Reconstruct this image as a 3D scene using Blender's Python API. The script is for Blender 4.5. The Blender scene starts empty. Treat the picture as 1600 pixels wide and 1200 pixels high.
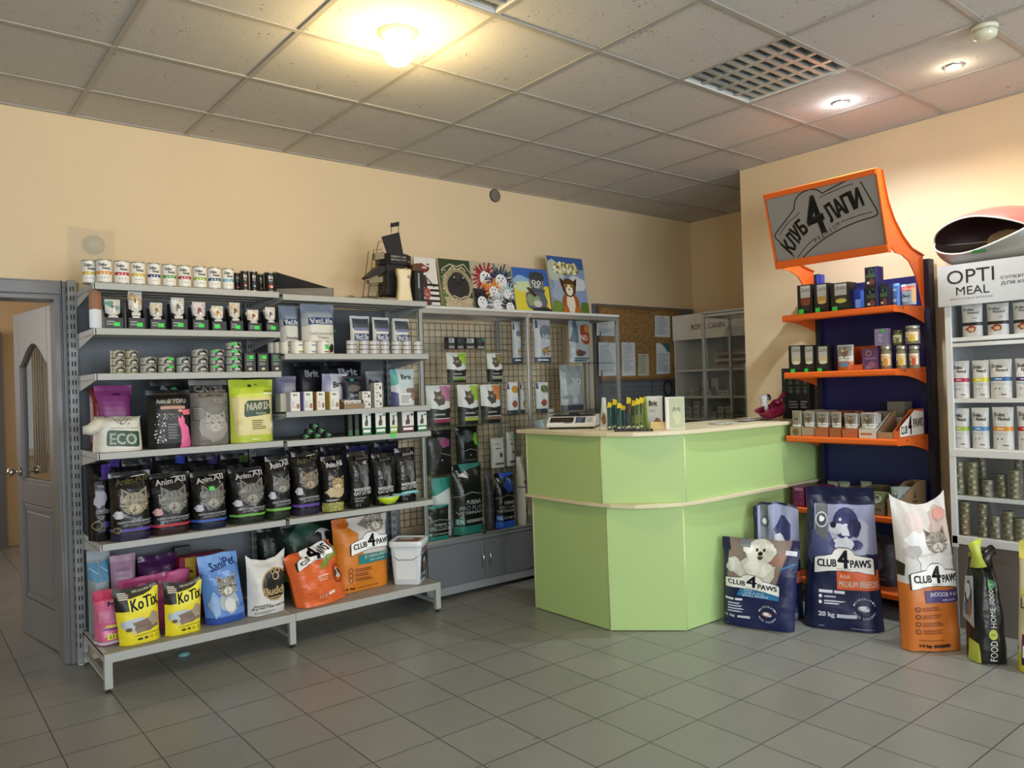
import bpy, bmesh, math, random
import numpy as np
from mathutils import Vector, Matrix, noise
random.seed(7)
sc = bpy.context.scene
COL = sc.collection
# ------------------------------------------------------------------ camera
EYE = np.array([-0.8082, -4.7633, 1.42])
FPX, YAW, PIT, ROLL = 1207.98, 0.6786, 0.0032, -0.0308
FWD = np.array([math.sin(YAW)*math.cos(PIT), math.cos(YAW)*math.cos(PIT), math.sin(PIT)])
_R = np.array([math.cos(YAW), -math.sin(YAW), 0.0]); _U = np.cross(_R, FWD)
RGT = math.cos(ROLL)*_R + math.sin(ROLL)*_U
UPV = -math.sin(ROLL)*_R + math.cos(ROLL)*_U
cam = bpy.data.cameras.new('camera'); cob = bpy.data.objects.new('camera', cam); COL.objects.link(cob)
cam.sensor_width = 36.0; cam.lens = 36.0*FPX/1600.0; cam.clip_start = 0.05; cam.clip_end = 60
m = Matrix.Identity(4)
for i in range(3):
    m[i][0] = RGT[i]; m[i][1] = UPV[i]; m[i][2] = -FWD[i]; m[i][3] = EYE[i]
cob.matrix_world = m
sc.camera = cob
# ------------------------------------------------------------------ view, world, daylight
sc.view_settings.view_transform = 'Standard'
sc.view_settings.look = 'None'
sc.view_settings.gamma = 1.0
sc.view_settings.use_curve_mapping = False
sc.view_settings.exposure = 0.36
w = bpy.data.worlds.new('sky'); sc.world = w; w.use_nodes = True
bg = w.node_tree.nodes['Background']; bg.inputs[0].default_value = (0.75, 0.86, 1.0, 1); bg.inputs[1].default_value = 0.9

def area(name, loc, target, sx, sy, power, col):
    l = bpy.data.lights.new(name, 'AREA'); l.shape = 'RECTANGLE'; l.size = sx; l.size_y = sy
    l.energy = power; l.color = col
    o = bpy.data.objects.new(name, l); COL.objects.link(o); o.location = loc
    o.rotation_euler = (Vector(target)-Vector(loc)).to_track_quat('-Z', 'Y').to_euler()
    return o
CEIL = 2.976
YF = -8.2          # shop front (windows) behind the camera
XL = -4.6
# daylight entering through the three shop-front windows
for i, x in enumerate((-3.0, -0.2, 2.6)):
    area('window_daylight', (x, YF+0.10, 1.55), (x, 0, 1.25), 2.2, 1.9, 88, (0.86, 0.94, 1.0))
area('backroom_daylight', (-2.2, 2.6, 1.8), (0.3, 1.9, 1.3), 1.2, 1.4, 30, (1.0, 0.95, 0.88))

def ray(u, v): return FWD + RGT*((u-800)/FPX) - UPV*((v-600)/FPX)
def onX(u, v, X):
    d = ray(u, v); return EYE + d*((X-EYE[0])/d[0])
def onY(u, v, Y):
    d = ray(u, v); return EYE + d*((Y-EYE[1])/d[1])
def onZ(u, v, Z):
    d = ray(u, v); return EYE + d*((Z-EYE[2])/d[2])

# ------------------------------------------------------------------ materials
def lin(h):
    h = h.lstrip('#'); r = []
    for i in (0, 2, 4):
        c = int(h[i:i+2], 16)/255.0
        r.append(c/12.92 if c <= 0.04045 else ((c+0.055)/1.055)**2.4)
    return (r[0], r[1], r[2], 1.0)
_MC = {}
def M(hexc, rough=0.5, metal=0.0, bump=0.0, bscale=40.0, trans=0.0, emit=0.0, coat=0.0, var=0.0, vscale=3.0):
    key = (hexc, rough, metal, bump, bscale, trans, emit, coat, var, vscale)
    if key in _MC: return _MC[key]
    mt = bpy.data.materials.new('m_'+hexc.strip('#')); mt.use_nodes = True
    nt = mt.node_tree; b = nt.nodes['Principled BSDF']
    b.inputs['Base Color'].default_value = lin(hexc)
    b.inputs['Roughness'].default_value = rough; b.inputs['Metallic'].default_value = metal
    if coat: b.inputs['Coat Weight'].default_value = coat; b.inputs['Coat Roughness'].default_value = 0.12
    if trans: b.inputs['Transmission Weight'].default_value = trans
    if emit:
        b.inputs['Emission Color'].default_value = lin(hexc); b.inputs['Emission Strength'].default_value = emit
    if bump or var:
        tc = nt.nodes.new('ShaderNodeTexCoord')
    if bump:
        nz = nt.nodes.new('ShaderNodeTexNoise'); nz.inputs['Scale'].default_value = bscale; nz.inputs['Detail'].default_value = 3
        nt.links.new(tc.outputs['Object'], nz.inputs['Vector'])
        bp = nt.nodes.new('ShaderNodeBump'); bp.inputs['Strength'].default_value = bump; bp.inputs['Distance'].default_value = 0.01
        nt.links.new(nz.outputs['Fac'], bp.inputs['Height']); nt.links.new(bp.outputs['Normal'], b.inputs['Normal'])
    if var:
        n2 = nt.nodes.new('ShaderNodeTexNoise'); n2.inputs['Scale'].default_value = vscale; n2.inputs['Detail'].default_value = 4
        nt.links.new(tc.outputs['Object'], n2.inputs['Vector'])
        hs = nt.nodes.new('ShaderNodeHueSaturation'); hs.inputs['Color'].default_value = lin(hexc)
        mr = nt.nodes.new('ShaderNodeMapRange'); mr.inputs[1].default_value = 0.3; mr.inputs[2].default_value = 0.7
        mr.inputs[3].default_value = 1-var; mr.inputs[4].default_value = 1+var
        nt.links.new(n2.outputs['Fac'], mr.inputs[0]); nt.links.new(mr.outputs[0], hs.inputs['Value'])
        nt.links.new(hs.outputs[0], b.inputs['Base Color'])
    _MC[key] = mt
    return mt
def glass_mat(name, tint='#fdfefe', fac=0.10, rough=0.02):
    if name in _MC: return _MC[name]
    mt = bpy.data.materials.new(name); mt.use_nodes = True; nt = mt.node_tree
    nt.nodes.clear(); out = nt.nodes.new('ShaderNodeOutputMaterial')
    t = nt.nodes.new('ShaderNodeBsdfTransparent'); t.inputs[0].default_value = lin(tint)
    g = nt.nodes.new('ShaderNodeBsdfGlossy'); g.inputs['Roughness'].default_value = rough
    lw = nt.nodes.new('ShaderNodeLayerWeight'); lw.inputs[0].default_value = 0.5
    pw = nt.nodes.new('ShaderNodeMath'); pw.operation = 'POWER'; pw.inputs[1].default_value = 5.0
    nt.links.new(lw.outputs['Facing'], pw.inputs[0])
    fr = nt.nodes.new('ShaderNodeMath'); fr.operation = 'MULTIPLY'; fr.inputs[1].default_value = 0.45; nt.links.new(pw.outputs[0], fr.inputs[0])
    mx = nt.nodes.new('ShaderNodeMixShader')
    ad = nt.nodes.new('ShaderNodeMath'); ad.operation = 'ADD'; ad.inputs[1].default_value = fac*0.3
    nt.links.new(fr.outputs[0], ad.inputs[0]); nt.links.new(ad.outputs[0], mx.inputs[0])
    nt.links.new(t.outputs[0], mx.inputs[1]); nt.links.new(g.outputs[0], mx.inputs[2])
    nt.links.new(mx.outputs[0], out.inputs[0]); _MC[name] = mt
    return mt
GLASS = glass_mat('clear_glass')
def film_mat(name, hexc, alpha, rough=0.2):
    """thin translucent plastic film"""
    if name in _MC: return _MC[name]
    mt = bpy.data.materials.new(name); mt.use_nodes = True; nt = mt.node_tree; b = nt.nodes['Principled BSDF']
    b.inputs['Base Color'].default_value = lin(hexc); b.inputs['Alpha'].default_value = alpha
    b.inputs['Roughness'].default_value = rough
    _MC[name] = mt
    return mt

# ------------------------------------------------------------------ mesh builder
class MB:
    def __init__(s): s.v = []; s.f = []; s.mi = []; s.mats = []; s.sm = []
    def mat(s, m):
        if m not in s.mats: s.mats.append(m)
        return s.mats.index(m)
    def add(s, vs, fs, m, smooth=False):
        n = len(s.v); k = s.mat(m)
        s.v.extend([tuple(map(float, p)) for p in vs])
        for f in fs: s.f.append(tuple(n+i for i in f)); s.mi.append(k); s.sm.append(smooth)
        return s
    def box(s, x0, x1, y0, y1, z0, z1, m):
        vs = [(x0,y0,z0),(x1,y0,z0),(x1,y1,z0),(x0,y1,z0),(x0,y0,z1),(x1,y0,z1),(x1,y1,z1),(x0,y1,z1)]
        return s.add(vs, [(0,3,2,1),(4,5,6,7),(0,1,5,4),(1,2,6,5),(2,3,7,6),(3,0,4,7)], m)
    def prism(s, pts, z0, z1, m, axis='z', mside=None):
        """2D outline extruded. axis z: pts (x,y); axis y: pts (x,z); axis x: pts (y,z)"""
        n = len(pts)
        def P(a, b, c): return {'z': (a, b, c), 'y': (a, c, b), 'x': (c, a, b)}[axis]
        vs = [P(a, b, z0) for a, b in pts]+[P(a, b, z1) for a, b in pts]
        s.add(vs, [tuple(range(n))[::-1], tuple(range(n, 2*n))], m)
        s.add(vs, [(i, (i+1) % n, n+(i+1) % n, n+i) for i in range(n)], mside or m)
        return s
    def lathe(s, c, prof, m, n=20, axis='z', caps=True, smooth=True):
        vs = []; fs = []
        for r, z in prof:
            for i in range(n):
                a = 2*math.pi*i/n; p = (r*math.cos(a), r*math.sin(a), z)
                if axis == 'y': p = (p[0], -p[2], p[1])
                if axis == 'x': p = (p[2], p[0], p[1])
                vs.append((c[0]+p[0], c[1]+p[1], c[2]+p[2]))
        for j in range(len(prof)-1):
            for i in range(n): fs.append((j*n+i, j*n+(i+1) % n, (j+1)*n+(i+1) % n, (j+1)*n+i))
        s.add(vs, fs, m, smooth)
        if caps:
            if prof[0][0] > 1e-5: s.add(vs[:n], [tuple(range(n))[::-1]], m)
            if prof[-1][0] > 1e-5: s.add(vs[-n:], [tuple(range(n))], m)
        return s
    def tube(s, pts, r, m, n=8, closed=False, radii=None):
        P = [Vector(p) for p in pts]; L = len(P); rings = []
        up = None
        for i in range(L):
            a = P[(i-1) % L] if (i > 0 or closed) else P[i]; b = P[(i+1) % L] if (i < L-1 or closed) else P[i]
            t = (b-a)
            t = t.normalized() if t.length > 1e-9 else Vector((0, 0, 1))
            if up is None:
                up = Vector((0, 0, 1)) if abs(t.z) < 0.9 else Vector((1, 0, 0))
            x = t.cross(up)
            if x.length < 1e-6: x = t.orthogonal()
            x.normalize(); y = x.cross(t).normalized(); up = y
            rr = radii[i] if radii else r
            rings.append([P[i]+x*(rr*math.cos(2*math.pi*k/n))+y*(rr*math.sin(2*math.pi*k/n)) for k in range(n)])
        vs = [p for R in rings for p in R]; fs = []
        for j in range(L-1+(1 if closed else 0)):
            j2 = (j+1) % L
            for k in range(n): fs.append((j*n+k, j2*n+k, j2*n+(k+1) % n, j*n+(k+1) % n))
        if not closed: fs += [tuple(range(n)), tuple(range((L-1)*n, L*n))[::-1]]
        return s.add(vs, fs, m, True)
    def build(s, name, parent=None, loc=None, rotz=0.0, bevel=0.0, sub=0, solid=0.0, fixn=True):
        me = bpy.data.meshes.new(name); me.from_pydata(s.v, [], s.f)
        for m_ in s.mats: me.materials.append(m_)
        me.polygons.foreach_set('material_index', s.mi); me.polygons.foreach_set('use_smooth', s.sm)
        if fixn:
            b = bmesh.new(); b.from_mesh(me); bmesh.ops.remove_doubles(b, verts=b.verts, dist=1e-6)
            bmesh.ops.recalc_face_normals(b, faces=b.faces); b.to_mesh(me); b.free()
        me.update()
        o = bpy.data.objects.new(name, me); COL.objects.link(o)
        if parent is not None: o.parent = parent
        if loc is not None: o.location = loc
        if rotz: o.rotation_euler[2] = rotz
        if solid:
            md = o.modifiers.new('s', 'SOLIDIFY'); md.thickness = solid
        if bevel:
            md = o.modifiers.new('b', 'BEVEL'); md.width = bevel; md.segments = 2; md.limit_method = 'ANGLE'; md.angle_limit = 0.6
        if sub:
            md = o.modifiers.new('ss', 'SUBSURF'); md.levels = sub; md.render_levels = sub
        return o
def tag(o, label=None, cat=None, group=None, kind=None):
    if label: o['label'] = label
    if cat: o['category'] = cat
    if group: o['group'] = group
    if kind: o['kind'] = kind
    return o
def thing(name, label, cat, loc=(0, 0, 0), rotz=0.0, group=None):
    o = bpy.data.objects.new(name, None); COL.objects.link(o); o.location = loc; o.rotation_euler = (0, 0, rotz)
    o.empty_display_size = 0.05
    return tag(o, label, cat, group)
def dup(root, loc, rotz=None, label=None, group=None):
    r = root.copy(); COL.objects.link(r); r.location = loc
    if rotz is not None: r.rotation_euler = (0, 0, rotz)
    if label: r['label'] = label
    if group: r['group'] = group
    for ch in list(root.children):
        c = ch.copy(); COL.objects.link(c); c.parent = r
        for g in list(ch.children):
            d = g.copy(); COL.objects.link(d); d.parent = c
    return r
def struct(mb, name, **k): return tag(mb.build(name, **k), kind='structure')
# ================================================================== SHELL
def nodes_of(name):
    mt = bpy.data.materials.new(name); mt.use_nodes = True; nt = mt.node_tree
    return mt, nt, nt.nodes['Principled BSDF']
def mth(nt, op, a, b=None, c=None):
    n = nt.nodes.new('ShaderNodeMath'); n.operation = op
    for i, x in enumerate((a, b, c)):
        if x is None: continue
        if isinstance(x, (int, float)): n.inputs[i].default_value = x
        else: nt.links.new(x, n.inputs[i])
    return n.outputs[0]
def floor_material():
    mt, nt, b = nodes_of('grey_floor_tiles')
    g = nt.nodes.new('ShaderNodeNewGeometry'); sp = nt.nodes.new('ShaderNodeSeparateXYZ'); nt.links.new(g.outputs['Position'], sp.inputs[0])
    T = 0.3
    def edge(o):
        f = mth(nt, 'FRACT', mth(nt, 'ADD', mth(nt, 'DIVIDE', o, T), 100.0))
        return mth(nt, 'MINIMUM', f, mth(nt, 'SUBTRACT', 1.0, f))
    d = mth(nt, 'MINIMUM', edge(sp.outputs[0]), edge(sp.outputs[1]))
    mr = nt.nodes.new('ShaderNodeMapRange'); nt.links.new(d, mr.inputs[0]); mr.inputs[1].default_value = 0.004; mr.inputs[2].default_value = 0.012
    cx = mth(nt, 'FLOOR', mth(nt, 'DIVIDE', sp.outputs[0], T)); cy = mth(nt, 'FLOOR', mth(nt, 'DIVIDE', sp.outputs[1], T))
    cb = nt.nodes.new('ShaderNodeCombineXYZ'); nt.links.new(cx, cb.inputs[0]); nt.links.new(cy, cb.inputs[1])
    wn = nt.nodes.new('ShaderNodeTexWhiteNoise'); nt.links.new(cb.outputs[0], wn.inputs['Vector'])
    nz = nt.nodes.new('ShaderNodeTexNoise'); nz.inputs['Scale'].default_value = 4.0; nz.inputs['Detail'].default_value = 6
    nt.links.new(g.outputs['Position'], nz.inputs['Vector'])
    n2 = nt.nodes.new('ShaderNodeTexNoise'); n2.inputs['Scale'].default_value = 260.0; n2.inputs['Detail'].default_value = 2
    nt.links.new(g.outputs['Position'], n2.inputs['Vector'])
    val = mth(nt, 'ADD', mth(nt, 'MULTIPLY', wn.outputs['Value'], 0.09), mth(nt, 'ADD', mth(nt, 'MULTIPLY', nz.outputs['Fac'], 0.22), mth(nt, 'MULTIPLY', n2.outputs['Fac'], 0.34)))
    val = mth(nt, 'ADD', val, 0.68)
    hs = nt.nodes.new('ShaderNodeHueSaturation'); hs.inputs['Color'].default_value = lin('#82837f'); nt.links.new(val, hs.inputs['Value'])
    mx = nt.nodes.new('ShaderNodeMix'); mx.data_type = 'RGBA'; mx.inputs[6].default_value = lin('#3e3e3d')
    nt.links.new(mr.outputs[0], mx.inputs[0]); nt.links.new(hs.outputs[0], mx.inputs[7]); nt.links.new(mx.outputs[2], b.inputs['Base Color'])
    rr = mth(nt, 'ADD', mth(nt, 'MULTIPLY', nz.outputs['Fac'], 0.25), 0.20)
    nt.links.new(rr, b.inputs['Roughness'])
    bp = nt.nodes.new('ShaderNodeBump'); bp.inputs['Strength'].default_value = 0.25; bp.inputs['Distance'].default_value = 0.002
    nt.links.new(mr.outputs[0], bp.inputs['Height']); nt.links.new(bp.outputs[0], b.inputs['Normal'])
    return mt
def ceiling_material():
    mt, nt, b = nodes_of('mineral_fibre_tile')
    g = nt.nodes.new('ShaderNodeNewGeometry')
    v = nt.nodes.new('ShaderNodeTexVoronoi'); v.inputs['Scale'].default_value = 52.0
    nz0 = nt.nodes.new('ShaderNodeTexNoise'); nz0.inputs['Scale'].default_value = 30.0
    nt.links.new(g.outputs['Position'], nz0.inputs['Vector'])
    vm = nt.nodes.new('ShaderNodeVectorMath'); vm.operation = 'MULTIPLY_ADD'; vm.inputs[1].default_value = (0.05, 0.05, 0.05)
    nt.links.new(nz0.outputs['Color'], vm.inputs[0]); nt.links.new(g.outputs['Position'], vm.inputs[2]); nt.links.new(vm.outputs[0], v.inputs['Vector'])
    n3 = nt.nodes.new('ShaderNodeTexNoise'); n3.inputs['Scale'].default_value = 9.0; nt.links.new(g.outputs['Position'], n3.inputs['Vector'])
    th = mth(nt, 'MULTIPLY', mth(nt, 'SUBTRACT', n3.outputs['Fac'], 0.27), 0.50)
    hole = mth(nt, 'LESS_THAN', v.outputs['Distance'], th)
    mx = nt.nodes.new('ShaderNodeMix'); mx.data_type = 'RGBA'
    mx.inputs[6].default_value = lin('#c3bfb8'); mx.inputs[7].default_value = lin('#6d675e')
    nt.links.new(hole, mx.inputs[0]); nt.links.new(mx.outputs[2], b.inputs['Base Color'])
    b.inputs['Roughness'].default_value = 0.9
    bp = nt.nodes.new('ShaderNodeBump'); bp.inputs['Strength'].default_value = 0.3; bp.inputs['Distance'].default_value = 0.003; bp.invert = True
    nt.links.new(hole, bp.inputs['Height']); nt.links.new(bp.outputs[0], b.inputs['Normal'])
    return mt
WALL = M('#dcc6a3', 0.75, bump=0.12, bscale=60, var=0.03, vscale=1.2)
WALLB = M('#d6bb96', 0.75, bump=0.1, bscale=60)
GREYF = M('#77777a', 0.35, bump=0.05, bscale=30)      # painted door and casing
FLO = floor_material()
struct(MB().box(XL-.2, 5.6, YF-.2, 0.0, -0.12, 0.0, FLO), 'floor')
struct(MB().box(-3.2, 2.2, 0.0, 5.2, -0.12, 0.0, FLO), 'floor')
tile = ceiling_material()
# ceiling, leaving openings for the two louvre luminaires
L1 = (2.4, 3.0, -2.8388, -2.2388); L2 = (0.6, 1.2, -2.8388, -2.2388)
cb = MB()
def cbox(x0, x1, y0, y1): cb.box(x0, x1, y0, y1, CEIL, CEIL+.03, tile)
cbox(XL-.2, 5.6, -2.2388, 0.0); cbox(XL-.2, 5.6, YF-.2, -2.8388)
cbox(XL-.2, .6, -2.8388, -2.2388); cbox(1.2, 2.4, -2.8388, -2.2388); cbox(3.0, 5.6, -2.8388, -2.2388)
struct(cb, 'ceiling')
gb = MB(); BAR = M('#a5a199', 0.45)
x = -4.2
while x < 5.4:
    gb.box(x-.012, x+.012, YF, 0, CEIL-.006, CEIL-.0005, BAR); x += .6
y = -.4388
while y > YF:
    gb.box(XL, 5.335, y-.012, y+.012, CEIL-.007, CEIL-.001, BAR); y -= .6
gb.box(XL, 5.335, -.02, 0, CEIL-.008, CEIL, BAR); gb.box(4.125, 4.145, YF, -1.39, CEIL-.008, CEIL, BAR)
gb.box(5.315, 5.335, -1.39, 0, CEIL-.008, CEIL, BAR)
struct(gb, 'trim_ceiling_bars')
# back wall with doorway (-0.97..-0.075 x 0..2.0)
DX0, DX1, DZ = -0.99, -0.075, 1.99
wb = MB(); wb.box(XL-.2, DX0, 0, .18, 0, CEIL, WALL); wb.box(DX1, 5.53, 0, .18, 0, CEIL, WALL); wb.box(DX0, DX1, 0, .18, DZ, CEIL, WALL)
struct(wb, 'wall_back')
struct(MB().box(5.335, 5.53, -1.39, 0, 0, CEIL, WALL), 'wall_alcove')
struct(MB().box(4.145, 5.6, YF, -1.39, 0, CEIL, WALL), 'wall_right')
struct(MB().box(XL-.2, XL, YF, 0, 0, CEIL, WALL), 'wall_left')
# shop front with three windows
fb = MB(); xs = [XL, -4.1, -1.9, -1.3, .9, 1.5, 3.7, 4.145]
for i in range(0, 8, 2): fb.box(xs[i], xs[i+1], YF-.2, YF, 0, CEIL, WALL)
for i in range(1, 7, 2): fb.box(xs[i], xs[i+1], YF-.2, YF, 0, .6, WALL); fb.box(xs[i], xs[i+1], YF-.2, YF, 2.5, CEIL, WALL)
struct(fb, 'wall_front')
FR = M('#e4e4e2', 0.4)
for k, i in enumerate(range(1, 7, 2)):
    b = MB()
    for (a0, a1, c0, c1) in ((xs[i], xs[i]+.06, .6, 2.5), (xs[i+1]-.06, xs[i+1], .6, 2.5), (xs[i]+.06, xs[i+1]-.06, .6, .66), (xs[i]+.06, xs[i+1]-.06, 2.44, 2.5), ((xs[i]+xs[i+1])/2-.03, (xs[i]+xs[i+1])/2+.03, .66, 2.44)):
        b.box(a0, a1, YF-.14, YF-.07, c0, c1, FR)
    wo = struct(b, 'window_%d' % (k+1))
    MB().box(xs[i]+.05, xs[i+1]-.05, YF-.11, YF-.10, .65, 2.45, GLASS).build('pane', wo)
# back room beyond the doorway
bb = MB(); bb.box(-3.2, 2.2, 4.3, 4.4, 0, CEIL, WALLB); bb.box(.66, .76, .18, 4.3, 0, CEIL, WALLB); bb.box(-3.2, -3.1, .18, 4.3, 0, CEIL, WALLB)
struct(bb, 'wall_backroom')
struct(MB().box(-3.2, 2.2, 0.18, 4.4, CEIL-.1, CEIL, M('#cfc6b6', .9)), 'ceiling')
# back-room inner door (dark frame and leaf on the far wall) and a high shelf
ib = MB(); GD = M('#5d5f61', .45)
ib.box(-.02, .06, 4.2, 4.3, 0, 2.1, GD); ib.box(-.95, -.87, 4.2, 4.3, 0, 2.1, GD); ib.box(-.87, -.02, 4.2, 4.3, 2.02, 2.1, GD); ib.box(-.87, -.02, 4.26, 4.29, 0.01, 2.02, M('#6a6c6e', .5))
struct(ib, 'door_2')
# back-room window with a pale curtain
wb = MB(); wb.box(.24, .62, 4.26, 4.30, .95, 2.05, M('#c9cdd2', .5, emit=.35)); wb.box(.22, .25, 4.22, 4.27, .9, 2.1, FR); wb.box(.42, .45, 4.22, 4.27, .95, 2.05, FR); wb.box(.22, .62, 4.20, 4.27, .88, .95, FR); wb.box(.22, .62, 4.22, 4.27, 2.05, 2.1, FR)
wo = struct(wb, 'window_4')
cu = MB(); nn = 24; vs = [(.30+.11*i/nn, 4.17+.012*math.sin(i*1.4), z) for z in (.7, 2.2) for i in range(nn+1)]
cu.add(vs, [(i, i+1, nn+2+i, nn+1+i) for i in range(nn)], M('#d8d2c8', .8), True); tag(cu.build('curtain', fixn=False, solid=.003), 'pale curtain beside the window seen through the glass of the open door', 'curtain')
# baseboards
BB = M('#6e6b67', .4)
struct(MB().box(1.93, 5.335, -.012, 0, 0, .07, BB), 'baseboard_back')
struct(MB().box(4.133, 4.145, YF, -1.39, 0, .07, BB), 'baseboard_right')
# door casing
c = MB(); cw = .085
c.box(DX1, DX1+cw, -.018, .0, 0, DZ+cw*.8, GREYF); c.box(DX0-cw, DX0, -.018, .0, 0, DZ+cw*.8, GREYF)
c.box(DX0, DX1, -.018, .0, DZ, DZ+cw*.8, GREYF)
c.box(DX1-.028, DX1, 0, .18, 0, DZ, GREYF); c.box(DX0, DX0+.028, 0, .18, 0, DZ, GREYF); c.box(DX0+.028, DX1-.028, 0, .18, DZ-.028, DZ, GREYF)
struct(c, 'trim_door_casing', bevel=.004)
# ---- door leaf, opened into the back room. local: x along leaf from hinge, y thickness
def door_leaf():
    W, H, T = .705, 1.95, .04
    root = thing('door_1', 'grey panelled door standing open at the left, arched glass pane and round knobs', 'door', (-.070, .200, .008), math.radians(99.0))
    root['kind'] = 'structure'
    st = .10
    f = MB()
    f.box(0, st, -T/2, T/2, 0, H, GREYF); f.box(W-st, W, -T/2, T/2, 0, H, GREYF)
    f.box(st, W-st, -T/2, T/2, 0, .22, GREYF); f.box(st, W-st, -T/2, T/2, .80, .93, GREYF)
    # arched top rail
    n = 16; pts = [(st, H), (st, 1.62)]
    for i in range(n+1):
        t = i/n; x = st+(W-2*st)*t
        s = (.5-.5*math.cos(2*math.pi*t))**.6
        pts.append((x, 1.62+.13*s))
    pts += [(W-st, H)]
    low = pts[1:-1]
    for i in range(len(low)-1):
        (x0, z0), (x1, z1) = low[i], low[i+1]
        if x1-x0 < 1e-6: continue
        f.prism([(x0, z0), (x1, z1), (x1, H), (x0, H)], -T/2, T/2, GREYF, 'y')
    f.build('door_frame', root, bevel=.003)
    p = MB(); p.box(st, W-st, -.006, .006, .22, .80, GREYF)
    p.box(st+.05, W-st-.05, -.014, .014, .27, .75, GREYF); p.build('lower_panel', root, bevel=.006)
    bd = MB(); L = M('#b9bcc0', .3)
    for (z) in (.225, .765): bd.prism([(st, z), (W-st, z), (W-st-.03, z+.03), (st+.03, z+.03)] if z < .5 else [(st+.03, z), (W-st-.03, z), (W-st, z+.03), (st, z+.03)], -.016, .016, GREYF, 'y')
    bd.box(st, W-st, -.016, .016, .93, .95, GREYF); bd.build('bead', root, bevel=.003)
    MB().box(st-.005, W-st+.005, -.003, .003, .925, 1.80, glass_mat('door_glass', '#e8ecec', .4, .05)).build('pane', root)
    CH = M('#c9c4b8', .22, 1.0)
    for sgn in (-1, 1):
        k = MB(); k.lathe((W-.06, 0, .985), [(.028, sgn*.02), (.028, sgn*.028), (.012, sgn*.034), (.011, sgn*.05), (.024, sgn*.058), (.028, sgn*.072), (.022, sgn*.086), (0.0, sgn*.09)], CH, 20, 'y')
        k.build('handle', root)
    h = MB()
    for z in (.25, 1.0, 1.7): h.lathe((0, -.02, z), [(.008, 0), (.008, .09)], CH, 10)
    h.build('hinge', root)
    return root
door_leaf()
# ================================================================== CEILING FITTINGS
def louvre(L, label):
    x0, x1, y0, y1 = L; g = .016
    root = thing('louvre_light', label, 'ceiling light', ((x0+x1)/2, (y0+y1)/2, CEIL), 0, 'recessed louvre luminaires')
    W = (x1-x0)/2-g; H = (y1-y0)/2-g
    h = MB(); WH = M('#c3c6c4', .4)
    t = .004
    h.box(-W, W, -H, -H+t, 0, .10, WH); h.box(-W, W, H-t, H, 0, .10, WH); h.box(-W, -W+t, -H, H, 0, .10, WH); h.box(W-t, W, -H, H, 0, .10, WH); h.box(-W, W, -H, H, .10, .104, M('#3e4240', .4))
    h.build('housing', root)
    lv = MB(); AL = M('#d3d6d3', .3, .55)
    for i in range(1, 4):       # long parabolic blades
        x = -W+2*W*i/4
        lv.prism([(x-.012, 0), (x-.003, .045), (x+.003, .045), (x+.012, 0)], -H+t, H-t, AL, 'y') if False else lv.add([(x-.013, -H+t, .0), (x+.013, -H+t, .0), (x, -H+t, .045), (x-.013, H-t, .0), (x+.013, H-t, .0), (x, H-t, .045)], [(0, 1, 2), (3, 5, 4), (0, 2, 5, 3), (1, 4, 5, 2), (0, 3, 4, 1)], AL)
    for j in range(1, 9):       # cross blades
        y = -H+2*H*j/9
        lv.add([(-W+t, y-.012, .002), (-W+t, y+.012, .002), (-W+t, y, .05), (W-t, y-.012, .002), (W-t, y+.012, .002), (W-t, y, .05)], [(0, 1, 2), (3, 5, 4), (0, 2, 5, 3), (1, 4, 5, 2), (0, 3, 4, 1)], AL)
    lv.build('louvre', root)
    for i in range(4):
        x = -W+2*W*(i+.5)/4
        MB().lathe((x, -H+.02, .07), [(.013, 0), (.013, -(2*H-.04))], M('#dfe3e4', .3), 12, 'y').build('lamp_tube', root)
    fr = MB(); fr.box(-W-g, -W, -H-g, H+g, -.004, .003, FR); fr.box(W, W+g, -H-g, H+g, -.004, .003, FR); fr.box(-W, W, -H-g, -H, -.004, .003, FR); fr.box(-W, W, H, H+g, -.004, .003, FR)
    fr.build('trim_frame', root)
    return root
louvre(L1, 'unlit square louvred ceiling light near the two small spotlights')
louvre(L2, 'unlit louvred ceiling light at the top edge beside the glowing bulb')
def spot(loc, col, power, label, kel):
    root = thing('spotlight', label, 'spotlight', loc, 0, 'recessed ceiling spotlights')
    b = MB(); CH = M('#cfcfcb', .25, .8)
    b.lathe((0, 0, 0), [(.030, -.003), (.034, -.010), (.046, -.008), (.048, 0.0)], CH, 28, caps=False); b.build('bezel', root)
    b = MB(); b.lathe((0, 0, 0), [(0, -.016), (.020, -.015), (.034, -.010), (.038, -.004)], M(col, .3, emit=40.0), 24, caps=False); b.build('lens', root)
    l = bpy.data.lights.new('spotlight_lamp', 'SPOT'); l.energy = power; l.spot_size = math.radians(150); l.spot_blend = .8; l.shadow_soft_size = .03; l.color = kel
    o = bpy.data.objects.new('spotlight_lamp', l); COL.objects.link(o); o.parent = root; o.location = (0, 0, -.02)
    l = bpy.data.lights.new('spotlight_halo', 'POINT'); l.energy = power*.014; l.shadow_soft_size = .02; l.color = kel  # added point light, imitates the glow around the spotlight
    o = bpy.data.objects.new('spotlight_halo', l); COL.objects.link(o); o.parent = root; o.location = (0, 0, -.045)
spot((3.436, -2.549, CEIL), '#dfeeff', 95, 'small recessed ceiling spotlight glowing bluish white', (.80, .90, 1.0))
spot((3.431, -3.151, CEIL), '#ffe9a8', 55, 'small recessed ceiling spotlight glowing warm yellow', (1.0, .86, .62))
root = thing('bulb_light', 'glowing warm reflector bulb hanging just below the ceiling tile', 'ceiling light', (.952, -1.86, CEIL))
b = MB(); b.lathe((0, 0, 0), [(.085, 0.0), (.085, -.008), (.06, -.018), (.03, -.03)], M('#d8d4c4', .3), 32, caps=False); b.build('ceiling_ring', root)
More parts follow.
